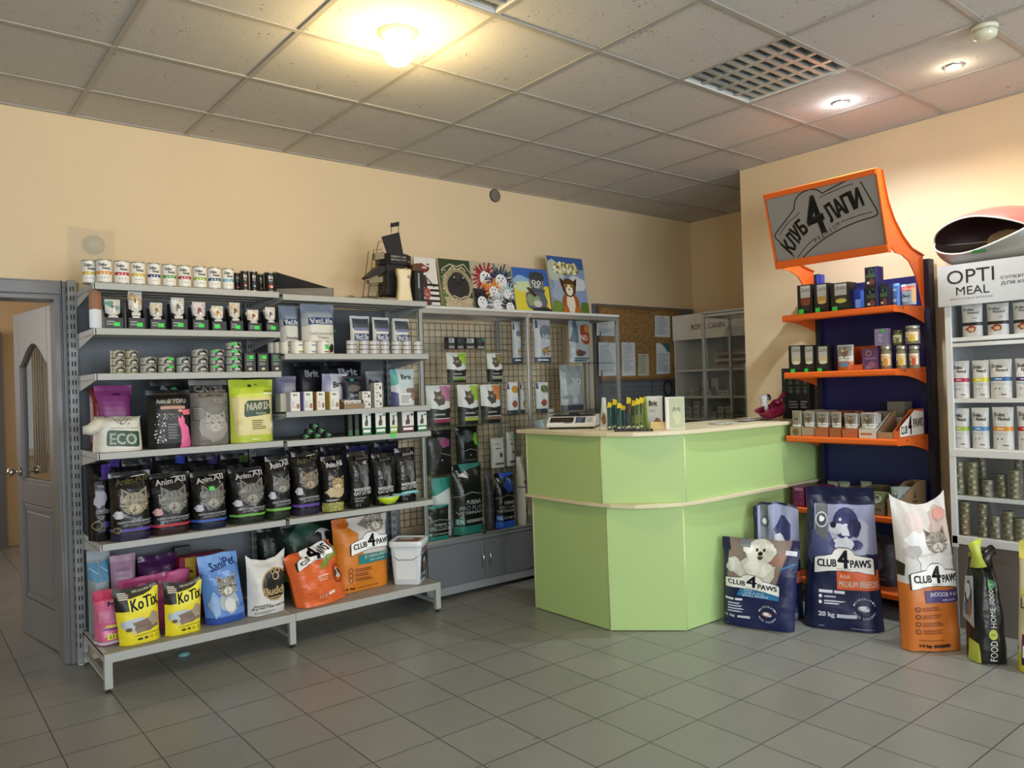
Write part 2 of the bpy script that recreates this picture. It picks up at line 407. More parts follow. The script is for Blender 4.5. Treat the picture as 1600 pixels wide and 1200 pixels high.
b = MB(); b.lathe((0, 0, 0), [(.03, -.02), (.05, -.04), (.066, -.075), (.066, -.10), (.05, -.128), (.02, -.142), (0, -.144)], M('#ffe07a', .3, emit=30.0), 32, caps=False); b.build('bulb', root)
l = bpy.data.lights.new('bulb_lamp', 'POINT'); l.energy = 19; l.shadow_soft_size = .07; l.color = (1.0, .74, .36)
o = bpy.data.objects.new('bulb_lamp', l); COL.objects.link(o); o.parent = root; o.location = (0, 0, -.20)
# smoke detector
root = thing('smoke_detector', 'round cream smoke detector on the ceiling', 'smoke detector', (3.05, -3.43, CEIL-.007))
b = MB(); CR = M('#d9d6c0', .4)
b.lathe((0, 0, 0), [(.052, 0), (.054, -.012), (.05, -.02)], CR, 32); b.build('base', root)
b = MB(); b.lathe((0, 0, -.02), [(.046, 0), (.05, -.012), (.046, -.03), (.03, -.04), (0, -.042)], CR, 32)
for i in range(10):
    a = i*math.pi/5; ca, sa = math.cos(a), math.sin(a)
    q = Vector((ca, sa, 0))*.0485; t_ = Vector((-sa, ca, 0))*.006
    b.add([q-t_+Vector((0, 0, -.026)), q+t_+Vector((0, 0, -.026)), q+t_*1+Vector((0, 0, -.044))-q*.06, q-t_+Vector((0, 0, -.044))-q*.06], [(0, 1, 2, 3)], M('#3b3a34', .6))
b.build('sensor_head', root)
b = MB(); b.lathe((-.03, -.03, -.04), [(.006, 0), (.006, -.008), (0, -.01)], M('#ffffff', .2, emit=1.0), 10); b.build('indicator', root)
# round wall vent
root = thing('wall_vent', 'small round mesh vent high on the back wall', 'vent', (2.915, 0, 2.915))
b = MB(); b.lathe((0, 0, 0), [(.0, .0), (.05, .0), (.05, .012), (.042, .014), (.0, .012)], M('#4a443c', .6), 24, 'y'); b.build('mesh_disc', root)
b = MB()
for i in range(-3, 4):
    x = i*.0125; h_ = math.sqrt(max(.0, .044**2-x*x))
    b.tube([(x-h_*.0, -.017, -h_), (x, -.017, h_)], .0014, M('#b3a998', .5), 5); b.tube([(-h_, -.018, x), (h_, -.018, x)], .0014, M('#b3a998', .5), 5)
b.build('wire_mesh', root)
# ================================================================== SHELVING
SG = M('#a7a9a6', .42)          # shelf steel
SGT = M('#8f8c84', .5)          # shelf top surface
BP = M('#5a6067', .45)          # back panel
UP = M('#8b8f90', .35)
SLOT = M('#1d1e1f', .7)
def upright(x, root, z1, slots_left=True, y0=-.085, y1=-.02):
    u = MB(); u.box(x-.02, x+.02, y0, y1, .02, z1, UP)
    u.lathe((x, (y0+y1)/2, 0), [(.018, 0), (.018, .008), (.006, .012), (.006, .022)], M('#c8c8c4', .3, .6), 12)
    z = .10
    while z < z1-.05:
        for yy in (y0+.014, y0+.036):
            u.box(x-.0212, x-.0198, yy, yy+.007, z, z+.026, SLOT)
        for xx in (x-.010, x+.004): u.box(xx, xx+.006, y0-.0012, y0+.0002, z, z+.026, SLOT)
        z += .05
    u.build('upright', root)
def shelf(x0, x1, z, yf, root, yb=-.085, h=.032, cap=True):
    s = MB(); g = .002
    s.box(x0+g, x1-g, yf+.012, yb, z-.012, z, SGT)
    s.box(x0+g, x1-g, yf, yf+.012, z-h, z+.001, SG)
    for k in (.25, .5, .75): s.box(x0+.01, x1-.01, yf+(yb-yf)*k-.008, yf+(yb-yf)*k+.008, z-.022, z-.012, SGT)
    so = s.build('shelf', root, bevel=.002)
    return so
def brackets(x0, x1, z, yf, root, h=.032):
    SB = M('#b9bcc0', .35)
    for x in (x0, x1-.004):
        b = MB(); b.prism([(-.085, z+.002), (yf+.004, z+.001), (yf+.004, z-h), (-.085, z-.085)], x, x+.004, SB, 'x')
        b.box(x-.003, x+.006, yf+.02, -.09, z-.030, z-.026, UP)
        b.build('shelf_bracket', root)
def base(x0, x1, root, legs):
    s = MB(); s.box(x0, x1, -.60, -.09, .175, .188, SGT); s.box(x0, x1, -.615, -.60, .145, .189, SG); s.build('base_shelf', root, bevel=.002)
    for x, w in legs:
        a = MB()
        a.box(x, x+w, -.613, -.580, .02, .146, SG); a.lathe((x+w/2, -.597, 0), [(.014, 0), (.014, .006), (.006, .01), (.006, .02)], SLOT, 10); a.build('leg', root, bevel=.002)
        a = MB(); a.box(x, x+w*.6, -.58, -.09, .146, .189, SG); a.box(x, x+w*.6, -.58, -.09, .055, .075, SG); a.box(x, x+w*.6, -.105, -.087, .02, .189, SG); a.build('side_rail', root, bevel=.002)
XA, XB, XC = -.03, .927, 1.883
YSH = -.53
SL = [1.995, 1.770, 1.545, 1.152, .703]
SR = [1.982, 1.645, 1.315, 1.150, .708]
gl = thing('shelving_unit', 'left grey metal shelving unit with five perforated-post shelves of cat supplies, next to the door', 'shelving', (0, 0, 0))
upright(XA-.005, gl, 2.06); upright(XB-.012, gl, 2.02)
b = MB(); b.box(XA+.02, XB-.02, -.045, -.03, .19, 2.0, BP); b.build('back_panel', gl)
for z in SL: shelf(XA+.02, XB+.004, z, YSH, gl); brackets(XA+.014, XB+.003, z, YSH, gl)
base(XA, XB+.008, gl, [(XA, .036), (XB-.028, .036)])
gr_ = thing('shelving_unit', 'right grey metal shelving unit joined to the left one, black display stand on top', 'shelving', (0, 0, 0))
upright(XC, gr_, 2.0)
b = MB(); b.box(XB+.025, XC-.02, -.045, -.03, .19, 1.97, BP); b.build('back_panel', gr_)
for z in SR: shelf(XB+.009, XC+.02, z, YSH-.03, gr_); brackets(XB+.011, XC+.018, z, YSH-.03, gr_)
base(XB+.010, XC+.02, gr_, [(XC-.016, .036)])
# ================================================================== GLASS DISPLAY CABINETS
AL = M('#b4b6b3', .3, .75); CG = M('#6d7174', .4); CGD = M('#63676b', .38)
CY = -.42
def cabinet(x0, x1, label, levels, posts_left):
    r = thing('display_cabinet', label, 'display cabinet', (0, 0, 0), 0, None)
    b = MB(); b.box(x0, x1, CY+.012, -.03, .05, .37, CG); b.box(x0, x1, CY, -.03, .37, .392, CG); b.box(x0, x1, CY+.004, CY+.02, .03, .085, M('#85898b', .35)); b.build('cabinet_base', r, bevel=.002)
    mid = (x0+x1)/2
    for a0, a1, hx in ((x0+.008, mid-.002, mid-.03), (mid+.002, x1-.008, mid+.03)):
        d = MB(); d.box(a0, a1, CY-.006, CY+.012, .09, .362, CGD); do = d.build('door', r, bevel=.002)
        h = MB(); pts = [(hx, CY-.006-.026*math.sin(math.pi*t/10), .235+.12*t/10-.06) for t in range(11)]
        h.tube(pts, .0045, M('#d8d6d0', .15, 1.0), 8); h.build('handle', do)
    t = .024
    f = MB()
    for x in ((x0, x1-t) if posts_left else (x1-t,)):
        f.box(x, x+t, CY, CY+t, .392, 1.955, AL); f.box(x, x+t, -.06, -.036, .392, 1.955, AL)
        f.box(x+.004, x+t-.004, CY+t, -.06, 1.93, 1.955, AL)
    f.box(x0, x1, CY, CY+t, 1.925, 1.955, AL); f.box(x0, x1, -.06, -.036, 1.925, 1.955, AL); f.box(x0, x1, CY, CY+.018, .392, .408, AL)
    f.build('frame', r, bevel=.002)
    b = MB(); b.box(x0, x1, CY-.006, -.03, 1.956, 1.976, M('#c9cac6', .4)); b.build('top_panel', r, bevel=.002)
    b = MB(); b.box(x0+t, mid+.02, CY+.008, CY+.012, .41, 1.925, GLASS); b.build('glass_door', r)
    b = MB(); b.box(mid-.02, x1-t, CY+.016, CY+.020, .41, 1.925, GLASS); go = b.build('glass_door', r)
    lk = MB(); lk.box(mid-.012, mid+.016, CY-.006, CY+.006, .40, .42, M('#2b2b2c', .4)); lk.build('lock', r)
    b = MB(); b.box(x1-.008, x1-.004, CY+t, -.06, .41, 1.925, GLASS); b.build('side_glass', r)
    for lv_ in levels:
        z, yb = lv_[:2]; yf_ = lv_[2] if len(lv_) > 2 else CY+.035
        s = MB(); s.box(max(x0+.006, lv_[3] if len(lv_) > 3 else -9), min(x1-.012, lv_[4] if len(lv_) > 3 else 9), yf_, yb, z-.006, z, glass_mat('shelf_glass', '#eef6f3', .3)); s.build('glass_shelf', r)
    return r
cl_ = cabinet(1.925, 2.878, 'glass display cabinet beside the shelving, black and white food bags inside', [(1.688, -.10, -.385, 0, 2.69), (1.455, -.10, -.385, 0, 2.69), (1.160, -.10, -.385, 0, 2.69), (1.592, -.10, -.385, 2.70, 9), (1.215, -.10, -.385, 2.70, 9), (.822, -.10, -.255)], True)
cr_ = cabinet(2.880, 3.832, 'glass display cabinet behind the left end of the green counter', [(1.592, -.10), (1.215, -.10), (.85, -.10)], False)
def grid(x0, x1, root):
    g = MB(); GM = M('#4b463e', .5)
    n = int(round((x1-x0)/.05))
    for i in range(n+1):
        x = x0+(x1-x0)*i/n; g.box(x-.0016, x+.0016, -.026, -.023, .45, 1.90, GM)
    z = .45
    while z < 1.905: g.box(x0, x1, -.029, -.026, z-.0016, z+.0016, GM); z += .05
    g.build('wire_grid', root)
grid(1.95, 2.87, cl_); grid(2.885, 3.56, cr_)
# ================================================================== BACK CORNER
r = thing('slatted_panel', 'dark grey ribbed metal panel mounted behind the cork board', 'wall panel', (4.64, -.003, 0))
b = MB(); GP = M('#62656a', .45)
b.box(-.70, .66, -.03, 0, .75, 2.115, GP)
z = .80
while z < 1.45: b.box(-.69, .65, -.036, -.03, z, z+.03, GP); z += .045
b.build('ribbed_sheet', r, bevel=.003)
b = MB(); b.box(.0, .012, -.040, -.03, .75, 1.46, M('#4a4c50', .5)); b.build('joint_strip', r)
r = thing('cork_board', 'brown cork notice board with pinned papers', 'notice board', (4.49, -.041, 1.46))
b = MB(); b.box(-.51, .52, -.02, 0, 0, .62, M('#8a6a3c', .9, bump=.4, bscale=90, var=.35, vscale=38)); b.build('cork', r)
b = MB(); WD = M('#7a5a34', .5)
b.box(-.525, .535, -.026, 0, -.018, .004, WD); b.box(-.525, .535, -.026, 0, .616, .636, WD); b.box(-.525, -.505, -.026, 0, 0, .62, WD); b.box(.515, .535, -.026, 0, 0, .62, WD); b.build('wooden_frame', r, bevel=.002)
PAPER = M('#cdd2d6', .7); INK = M('#6f757c', .8)
def paper(u0, v0, u1, v1, label, col=None, head=None, Y=-.064):
    a = onY(u0, v0, Y); c = onY(u1, v1, Y)
    x0, x1, z1, z0 = a[0], c[0], a[2], c[2]
    W, H = x1-x0, z1-z0
    r = thing('notice_paper', label, 'paper', (x0, Y, z0), 0, 'papers pinned to the cork board')
    b = MB(); n = 6
    vs = []; fs = []
    for j in range(n+1):
        for i in range(2): vs.append((W*i, .0-.006*math.sin(j/n*2.2)*(.4 if i else 1)-.001, H*j/n))
    for j in range(n): fs.append((2*j, 2*j+1, 2*j+3, 2*j+2))
    b.add(vs, fs, col or PAPER)
    if head: b.add([(0, -.004, H*.72), (W, -.004, H*.72), (W, -.005, H), (0, -.005, H)], [(0, 1, 2, 3)], M(head, .6))
    k = 0; z = H*.90 if not head else H*.64
    rr = random.Random(u0)
    while z > H*.08:
        wl = rr.uniform(.5, .86); yy = -.0085
        b.add([(W*.08, yy, z), (W*wl, yy, z), (W*wl, yy, z+H*.014), (W*.08, yy, z+H*.014)], [(0, 1, 2, 3)], INK); z -= H*.055
    b.build('sheet', r, fixn=False)
    p = MB(); p.lathe((W/2, -.010, H-.012), [(.005, 0), (.005, .006), (0, .008)], M('#b33a32', .4), 8, 'y'); p.build('pin', r)
paper(931, 495, 960, 525, 'upper left printed sheet on the cork board')
paper(934, 535, 964, 587, 'tall printed sheet at the lower left corner of the cork board')
paper(970, 535, 993, 587, 'narrow printed sheet second from left along the bottom of the cork board')
paper(996, 553, 1014, 587, 'small yellowish certificate low on the cork board', M('#b5b79e', .7))
paper(1022, 493, 1047, 527, 'printed sheet at the upper right corner of the cork board')
paper(1024, 536, 1047, 584, 'sheet with a blue-green header at the lower right of the cork board', None, '#3f6470')
r = thing('cable_coil', 'dark cable coil hanging below the right end of the cork board', 'cable', (4.85, -.06, 1.36))
b = MB()
for k in range(3): b.tube([(.055*math.cos(a/24*2*math.pi)*(1+.06*k), -.006*k, .075*math.sin(a/24*2*math.pi)*(1-.05*k)) for a in range(24)], .004, M('#2a2a2c', .5), 6, True)
b.build('coil', r)
# white wall cabinet in the alcove with lettered header
def text_mesh(s, bold=0.0, res=2):
    key = (s, bold, res)
    if key in _TX: return _TX[key]
    c = bpy.data.curves.new('t', 'FONT'); c.body = s; c.resolution_u = res; c.offset = bold
    o = bpy.data.objects.new('t', c); me = o.to_mesh()
    vs = [(v.co.x, v.co.y) for v in me.vertices]; fs = [tuple(p.vertices) for p in me.polygons]
    o.to_mesh_clear(); bpy.data.objects.remove(o); bpy.data.curves.remove(c)
    if vs:
        x0 = min(p[0] for p in vs); x1 = max(p[0] for p in vs); y0 = min(p[1] for p in vs); y1 = max(p[1] for p in vs)
        sx = (x1-x0) or 1; sy = (y1-y0) or 1
        vs = [((x-x0)/sx, (y-y0)/sy) for x, y in vs]; asp = sx/sy
    else: asp = 1
    _TX[key] = (vs, fs, asp); return _TX[key]
_TX = {}
def flat_text(mb, s, P, mat, bold=.02, res=3):
    """P maps unit-box (x,y) to a 3D point"""
    vs, fs, a = text_mesh(s, 0.0, res); e = bold/max(a, .3)*.6
    for ex in ((-e, e) if bold > 0 else (0,)): mb.add([P(x+ex, y) for x, y in vs], fs, mat)
WHT = M('#c9c8c2', .45); WHD = M('#a8a7a2', .5)
RX = 4.93
r = thing('white_shelf_cabinet', 'white alcove cabinet with red lettering on its header', 'cabinet', (RX, 0, 0))
b = MB(); y0, y1 = -1.36, -.08
b.box(0, .38, y1-.02, y1, 0, 2.02, WHT); b.box(0, .38, y0, y0+.02, 0, 2.02, WHT); b.box(.37, .385, y0, y1, 0, 2.02, WHD); b.box(0, .38, y0, y1, 2.0, 2.03, WHT); b.build('carcass', r, bevel=.002)
b = MB(); b.prism([(y0, 2.03), (y1, 2.03), (y1, 1.80), (y0, 1.80)], -.012, 0, M('#dcdad4', .4), 'x')
flat_text(b, 'ROYAL CANIN', lambda x, y: (-.0135, -.30-.36*x, 1.885+.05*y), M('#a3262a', .5), .03); b.build('header_board', r)
for z in (1.525, 1.28, 1.08, .5, .1):
    b = MB(); b.box(.004, .37, y0+.02, y1-.02, z-.02, z, WHT); b.build('shelf', r, bevel=.001)
# aluminium glass case in front of it
r = thing('glass_case', 'tall aluminium framed glass case in the alcove beyond the counter', 'display cabinet', (4.385, 0, 0))
b = MB(); y0, y1 = -1.375, -.815; t = .022
for yy in (y0, y1-t):
    for xx in (0, .36): b.box(xx, xx+t, yy, yy+t, .05, 1.96, AL)
for z in (.05, 1.935):
    b.box(0, t, y0+t, y1-t, z, z+t, AL); b.box(.36, .36+t, y0+t, y1-t, z, z+t, AL); b.box(t, .36, y0, y0+t, z, z+t, AL); b.box(t, .36, y1-t, y1, z, z+t, AL)
b.box(0, .382, y0, y1, 1.962, 1.98, AL); b.build('frame', r, bevel=.002)
b = MB(); b.box(.008, .011, y0+t, y1-t, .08, 1.93, GLASS); b.build('glass_door', r)
b = MB(); b.box(t, .36, y1-.012, y1-.009, .08, 1.93, GLASS); b.build('side_glass', r)
b = MB(); b.box(.003, .007, -1.23, -1.21, .08, 1.55, AL); b.build('door_rail', r)
for z in (1.52, 1.15):
    b = MB(); b.box(.02, .36, y0+.02, y1-.02, z-.006, z, glass_mat('shelf_glass', '#eef6f3', .3)); b.build('glass_shelf', r)
# ================================================================== COUNTER
GN = M('#aecb84', .45, bump=.03, bscale=20); CRM = M('#d9cfae', .4)
r = thing('sales_counter', 'angled pale green shop counter with cream top and ledge', 'counter', (0, 0, 0))
def offs(poly, d):
    out = []
    for i in range(len(poly)):
        out.append(poly[i])
    return out
def panel(mb, a, c, z0, z1, t, m):
    (x0, y0), (x1, y1) = a, c; L = math.hypot(x1-x0, y1-y0); nx, ny = -(y1-y0)/L*t, (x1-x0)/L*t
    mb.prism([(x0, y0), (x1, y1), (x1+nx, y1+ny), (x0+nx, y0+ny)], z0, z1, m)
lowp = [(2.383, -.985), (2.387, -1.637), (2.688, -1.937), (4.135, -1.945)]
upp = [(2.362, -.965), (2.366, -1.625), (2.700, -1.950), (4.135, -1.956)]
for i in range(3):
    b = MB(); panel(b, lowp[i], lowp[i+1], .004, .712, .018, GN); b.build('lower_panel', r, bevel=.0015)
    b = MB(); panel(b, upp[i], upp[i+1], .732, 1.118, .018, GN); b.build('upper_panel', r, bevel=.0015)
EC = M('#c9d2a0', .4)
for (x, y) in lowp[:3]: ed = MB(); ed.lathe((x+.006, y+.006, .002), [(.008, 0), (.008, .71)], EC, 10); ed.build('edge_strip', r)
for (x, y) in upp[:3]: ed = MB(); ed.lathe((x+.006, y+.006, .732), [(.008, 0), (.008, .386)], EC, 10); ed.build('edge_strip', r)
def rnd(front, back): return front+back
def smooth_front(off):
    base_ = [(2.362, -.93), (2.345, -1.28), (2.345, -1.52), (2.372, -1.68), (2.44, -1.80), (2.54, -1.885), (2.66, -1.94), (2.80, -1.965), (3.0, -1.972), (4.14, -1.972)]
    return [(x-off*(1 if i < 5 else 0), y-off*(1 if i > 3 else 0)) for i, (x, y) in enumerate(base_)]
b = MB(); b.prism(smooth_front(.018)+[(4.14, -1.42), (3.0, -1.42), (2.86, -1.3), (2.86, -.90), (2.34, -.885)], 1.118, 1.140, CRM); b.build('countertop', r, bevel=.003)
b = MB(); b.prism(smooth_front(.006)+[(4.14, -1.90), (2.74, -1.90), (2.44, -1.60), (2.44, -.96), (2.36, -.95)], .712, .732, CRM); b.build('ledge', r, bevel=.003)
b = MB(); b.prism([(2.42, -1.0), (2.42, -1.62), (2.71, -1.90), (4.13, -1.91), (4.13, -1.50), (2.85, -1.50), (2.80, -1.40), (2.80, -1.0)], .70, .72, CRM); b.box(2.80, 2.82, -1.4, -1.0, 0, 1.117, GN); b.box(2.40, 2.80, -.985, -.967, 0, 1.117, GN); b.build('inner_shelf', r)
# ================================================================== ORANGE DISPLAY STAND
OR = M('#e0641f', .35); NV = M('#121230', .5); NVB = M('#16185a', .45)
DY0, DY1, DXF = -2.705, -1.995, 3.665      # right (near) side, left side, shelf front
r = thing('orange_display_stand', 'navy backed display stand with orange shelves and a tilted sign on top', 'display stand', (0, 0, 0))
for yy in (DY0-.035, DY1-.041):
    b = MB(); b.box(4.055, 4.125, yy, yy+.035, 0, 2.11, NV)
    z = .2
    while z < 2.05: b.box(4.0538, 4.0552, yy+.010, yy+.016, z, z+.022, SLOT); z += .045
    b.build('upright', r, bevel=.002)
b = MB(); b.box(4.085, 4.10, DY0, DY1, .02, 2.02, NVB); b.build('back_panel', r)
DZ5 = [1.815, 1.450, 1.045, .595, .155]
for z in DZ5:
    sh = MB(); f = [(DXF+.01, z-.034), (DXF, z-.026), (DXF, z-.004), (DXF+.006, z+.004), (DXF+.02, z+.004), (DXF+.026, z), (4.085, z), (4.085, z-.010), (DXF+.03, z-.012), (DXF+.022, z-.034)]
    sh.prism(f, DY0+.006, DY1-.006, OR, 'y'); sh.build('shelf', r)
    for yy in (DY0, DY1-.006):
        bk = MB(); p = [(DXF+.004, z+.005), (4.075, z+.012), (4.075, z-.10)]
        for k in range(9): t = k/8; p.append((4.06-.34*t, z-.09+.055*math.sin(t*math.pi/2)))
        p.append((DXF+.004, z-.034)); bk.prism(p, yy, yy+.006, OR, 'y')
        for xx in (3.78, 4.0): bk.lathe((xx, yy+.003, z-.008), [(.006, .005), (.006, -.005)], NV, 8, 'y')
        bk.build('shelf_bracket', r, bevel=.001)
# sign: arms, rails, face
arm = [(3.500, 2.575), (3.560, 2.575), (3.585, 2.50), (3.625, 2.40), (3.69, 2.31), (3.79, 2.225), (3.90, 2.165), (4.058, 2.135), (4.064, 1.78), (4.03, 1.86), (3.99, 1.95), (3.94, 2.02), (3.87, 2.085), (3.78, 2.115), (3.70, 2.118), (3.655, 2.150), (3.648, 2.115), (3.615, 2.118), (3.61, 2.15)]
for yy in (DY0-.004, DY1-.004):
    b = MB(); b.prism(arm, yy, yy+.008, OR, 'y')
    ribs = [(p[0], p[1]) for p in arm[1:8]]
    for i in range(len(ribs)-1):
        (a0, c0), (a1, c1) = ribs[i], ribs[i+1]
        b.add([(a0, yy-.010, c0), (a1, yy-.010, c1), (a1, yy+.018, c1), (a0, yy+.018, c0), (a0, yy-.010, c0-.006), (a1, yy-.010, c1-.006), (a1, yy+.018, c1-.006), (a0, yy+.018, c0-.006)], [(0, 1, 2, 3), (7, 6, 5, 4), (0, 4, 5, 1), (3, 2, 6, 7)], OR)
    b.build('sign_arm', r, bevel=.001)
# sign face: plane from bottom (3.628,z2.135) to top (3.508,z2.565)
SB0, ST0 = Vector((3.628, 0, 2.135)), Vector((3.508, 0, 2.565))
sn = Vector((-(ST0-SB0).z, 0, (ST0-SB0).x)).normalized()      # outward normal (towards -x)
def SP(x, y, off=0.0):
    p = SB0.lerp(ST0, y) + sn*off; return (p.x, DY1-.008+(DY0-DY1+.012)*x, p.z)
def sheet(mb, x0, x1, y0, y1, o0, o1, m):
    vs = [SP(x0, y0, o0), SP(x1, y0, o0), SP(x1, y1, o0), SP(x0, y1, o0), SP(x0, y0, o1), SP(x1, y0, o1), SP(x1, y1, o1), SP(x0, y1, o1)]
    mb.add(vs, [(0, 3, 2, 1), (4, 5, 6, 7), (0, 1, 5, 4), (1, 2, 6, 5), (2, 3, 7, 6), (3, 0, 4, 7)], m)
b = MB(); sheet(b, 0, 1, .06, .96, -.006, .0, M('#8b8886', .35))
BKI = M('#1b1b1d', .5)
def ribbon(mb, pts, wd, P, m, closed=False, asp=1.0):
    """thin flat line following unit-space pts; asp = height/width"""
    n = len(pts)
    for i in range(n if closed else n-1):
        (x0, y0), (x1, y1) = pts[i], pts[(i+1) % n]
        dx, dy = x1-x0, (y1-y0)*asp; L = math.hypot(dx, dy) or 1e-6
        nx, ny = -dy/L*wd/2, dx/L*wd/2/asp; ex, ey = dx/L*wd*.35, dy/L*wd*.35/asp
        mb.add([P(x0-nx-ex, y0-ny-ey), P(x1-nx+ex, y1-ny+ey), P(x1+nx+ex, y1+ny+ey), P(x0+nx-ex, y0+ny-ey)], [(0, 1, 2, 3)], m)
SA = .445/.70
OF = lambda x, y: SP(x, y, .0012)
OF2 = lambda x, y: SP(x, y, .0018)
def bez(p0, p1, p2, n=8): return [((1-t)**2*p0[0]+2*t*(1-t)*p1[0]+t*t*p2[0], (1-t)**2*p0[1]+2*t*(1-t)*p1[1]+t*t*p2[1]) for t in [i/n for i in range(n+1)]]
# outline measured on the panel: u from left, v from bottom
out = [(.175, .10), (.03, .40)] + bez((.03, .40), (.015, .44), (.05, .48), 4) + [(.255, .74)] + bez((.255, .74), (.27, .95), (.43, .955), 6)[1:] + bez((.43, .955), (.50, .94), (.53, .87), 4)[1:] + [(.75, .955)]
out2 = [(.87, .90)] + [(.965, .50)] + bez((.965, .50), (.975, .45), (.93, .435), 4)[1:] + bez((.93, .435), (.55, .40), (.26, .07), 10)[1:]
ribbon(b, out, .010, OF, BKI, asp=SA); ribbon(b, out2, .010, OF, BKI, asp=SA)
ribbon(b, [(.07, .43), (.16, .56), (.30, .68)], .006, OF, BKI, asp=SA); ribbon(b, bez((.50, .82), (.66, .88), (.80, .90)), .006, OF, BKI, asp=SA)
ribbon(b, bez((.21, .08), (.30, .22), (.40, .30)), .006, OF, BKI, asp=SA); ribbon(b, bez((.66, .45), (.78, .49), (.92, .50)), .006, OF, BKI, asp=SA)
def rot_text(mb, s, cx, cy, wdt, hgt, ang, m, P, bold=.03, asp=SA, res=3):
    vs, fs, a = text_mesh(s, 0.0, res); ca, sa = math.cos(ang), math.sin(ang); e = bold*wdt
    for ex, ey in (((-e, -e), (e, -e), (-e, e), (e, e)) if bold > .04 else ((0, 0),)):
        q = []
        for x, y in vs:
            X = (x-.5)*wdt+ex; Y = (y-.5)*hgt*asp+ey
            q.append(P(cx+X*ca-Y*sa, cy+(X*sa+Y*ca)/asp))
        mb.add(q, fs, m)
for ch, x, y, a in zip('КЛУБ', (.135, .185, .235, .295), (.25, .335, .415, .485), (.90, .80, .72, .62)): rot_text(b, ch, x, y, .064, .215, a*.78, BKI, OF2, .075)
rot_text(b, '4', .425, .60, .145, .50, .20, BKI, OF2, .07)
for ch, x, y, a in zip('ЛАПИ', (.575, .655, .735, .815), (.60, .645, .68, .71), (.42, .35, .28, .22)): rot_text(b, ch, x, y, .076, .235, a, BKI, OF2, .07)
for i, ch in enumerate('PREMIUM'):
    t = i/6; rot_text(b, ch, .405+.22*t, .275+.15*t-.02*t*(1-t), .024 if ch != 'I' else .005, .062, .42-.10*t, BKI, OF2, .0, res=3)
b.build('sign_face', r, fixn=False)
b = MB(); sheet(b, -.005, 1.005, .955, 1.03, -.03, .012, OR); b.build('sign_rail', r, bevel=.003)
b = MB(); sheet(b, -.005, 1.005, -.04, .065, -.03, .016, OR); b.build('sign_rail', r, bevel=.003)
b = MB(); sheet(b, 0, 1, .06, .96, -.03, -.026, M('#55524e', .5)); b.build('sign_back', r)
# ================================================================== OPTI CABINET
OX, OY1, OY0 = 3.80, -2.925, -3.95
r = thing('white_display_cabinet', 'white shelf cabinet at the right edge with dark lettered header', 'cabinet', (0, 0, 0))
WC = M('#d3d5d6', .4); GS = M('#8a8c8e', .45)
b = MB(); b.box(OX, 4.14, OY1-.022, OY1, 0, 1.82, GS); b.box(OX, 4.14, OY0, OY0+.022, 0, 1.82, GS); b.box(4.125, 4.14, OY0, OY1, 0, 1.82, M('#8f9192', .5)); b.box(OX+.01, 4.14, OY0, OY1, .0, .47, M('#6b625c', .5))
b.box(OX+.004, 4.14, OY0, OY1, 1.80, 1.83, WC)
b.build('carcass', r, bevel=.002)
b = MB(); b.box(OX-.004, OX+.012, OY1-.03, OY1+.002, .45, 1.82, WC); b.box(OX-.004, OX+.012, OY0, OY0+.03, .45, 1.82, WC); b.box(OX-.006, OX+.014, OY0, OY1, .955, .995, WC); b.box(OX-.004, OX+.012, OY0, OY1, .47, .515, WC); b.build('front_frame', r, bevel=.002)
for z in (1.615, 1.275, 1.0, .737, .513):
    b = MB(); b.box(OX+.012, 4.12, OY0+.02, OY1-.02, z-.022, z, WC); b.build('shelf', r, bevel=.0015)
b = MB(); b.box(OX+.003, OX+.016, OY0+.02, OY1-.02, 1.563, 1.583, WC); b.build('glass_rail', r, bevel=.001)
b = MB(); b.box(OX+.002, OX+.005, OY0+.03, OY1-.03, .52, .955, GLASS); b.build('glass_door', r)
# header board
hb = MB(); HD = M('#b9bcc2', .35)
hb.box(OX-.006, 4.0, OY0, OY1+.02, 1.832, 1.845, HD); hb.box(OX-.022, OX-.007, OY0, OY1+.025, 1.79, 2.015, HD); hb.box(OX-.006, 4.05, OY0, OY1+.02, 2.0, 2.0149, HD)
HX = OX-.0232; ha, hz = OY1+.02, 1.79
def HP(y, z): return lambda a, c: (HX, y-a[0]*0, z)
def htext(s, y0, z0, wd, h, m, bold=.0, res=3): flat_text(hb, s, lambda x, y: (HX, ha-y0-wd*x, hz+z0+h*y), m, bold, res)
DK = M('#15161c', .4)
htext('OPTI', .045, .118, .235, .075, DK, .0)
htext('MEAL', .09, .055, .165, .045, DK, .0)
htext('BEAUTY COME BY NUTRITION', .06, .030, .21, .010, M('#5b5e66', .5), 0, 1)
htext('СУПЕРПРЕМІАЛЬНИЙ КОРМ', .31, .118, .42, .020, DK, 0, 2)
htext('ДЛЯ КОТІВ ТА СОБАК', .31, .085, .35, .020, DK, 0, 2)
hb.build('header_board', r, fixn=False)
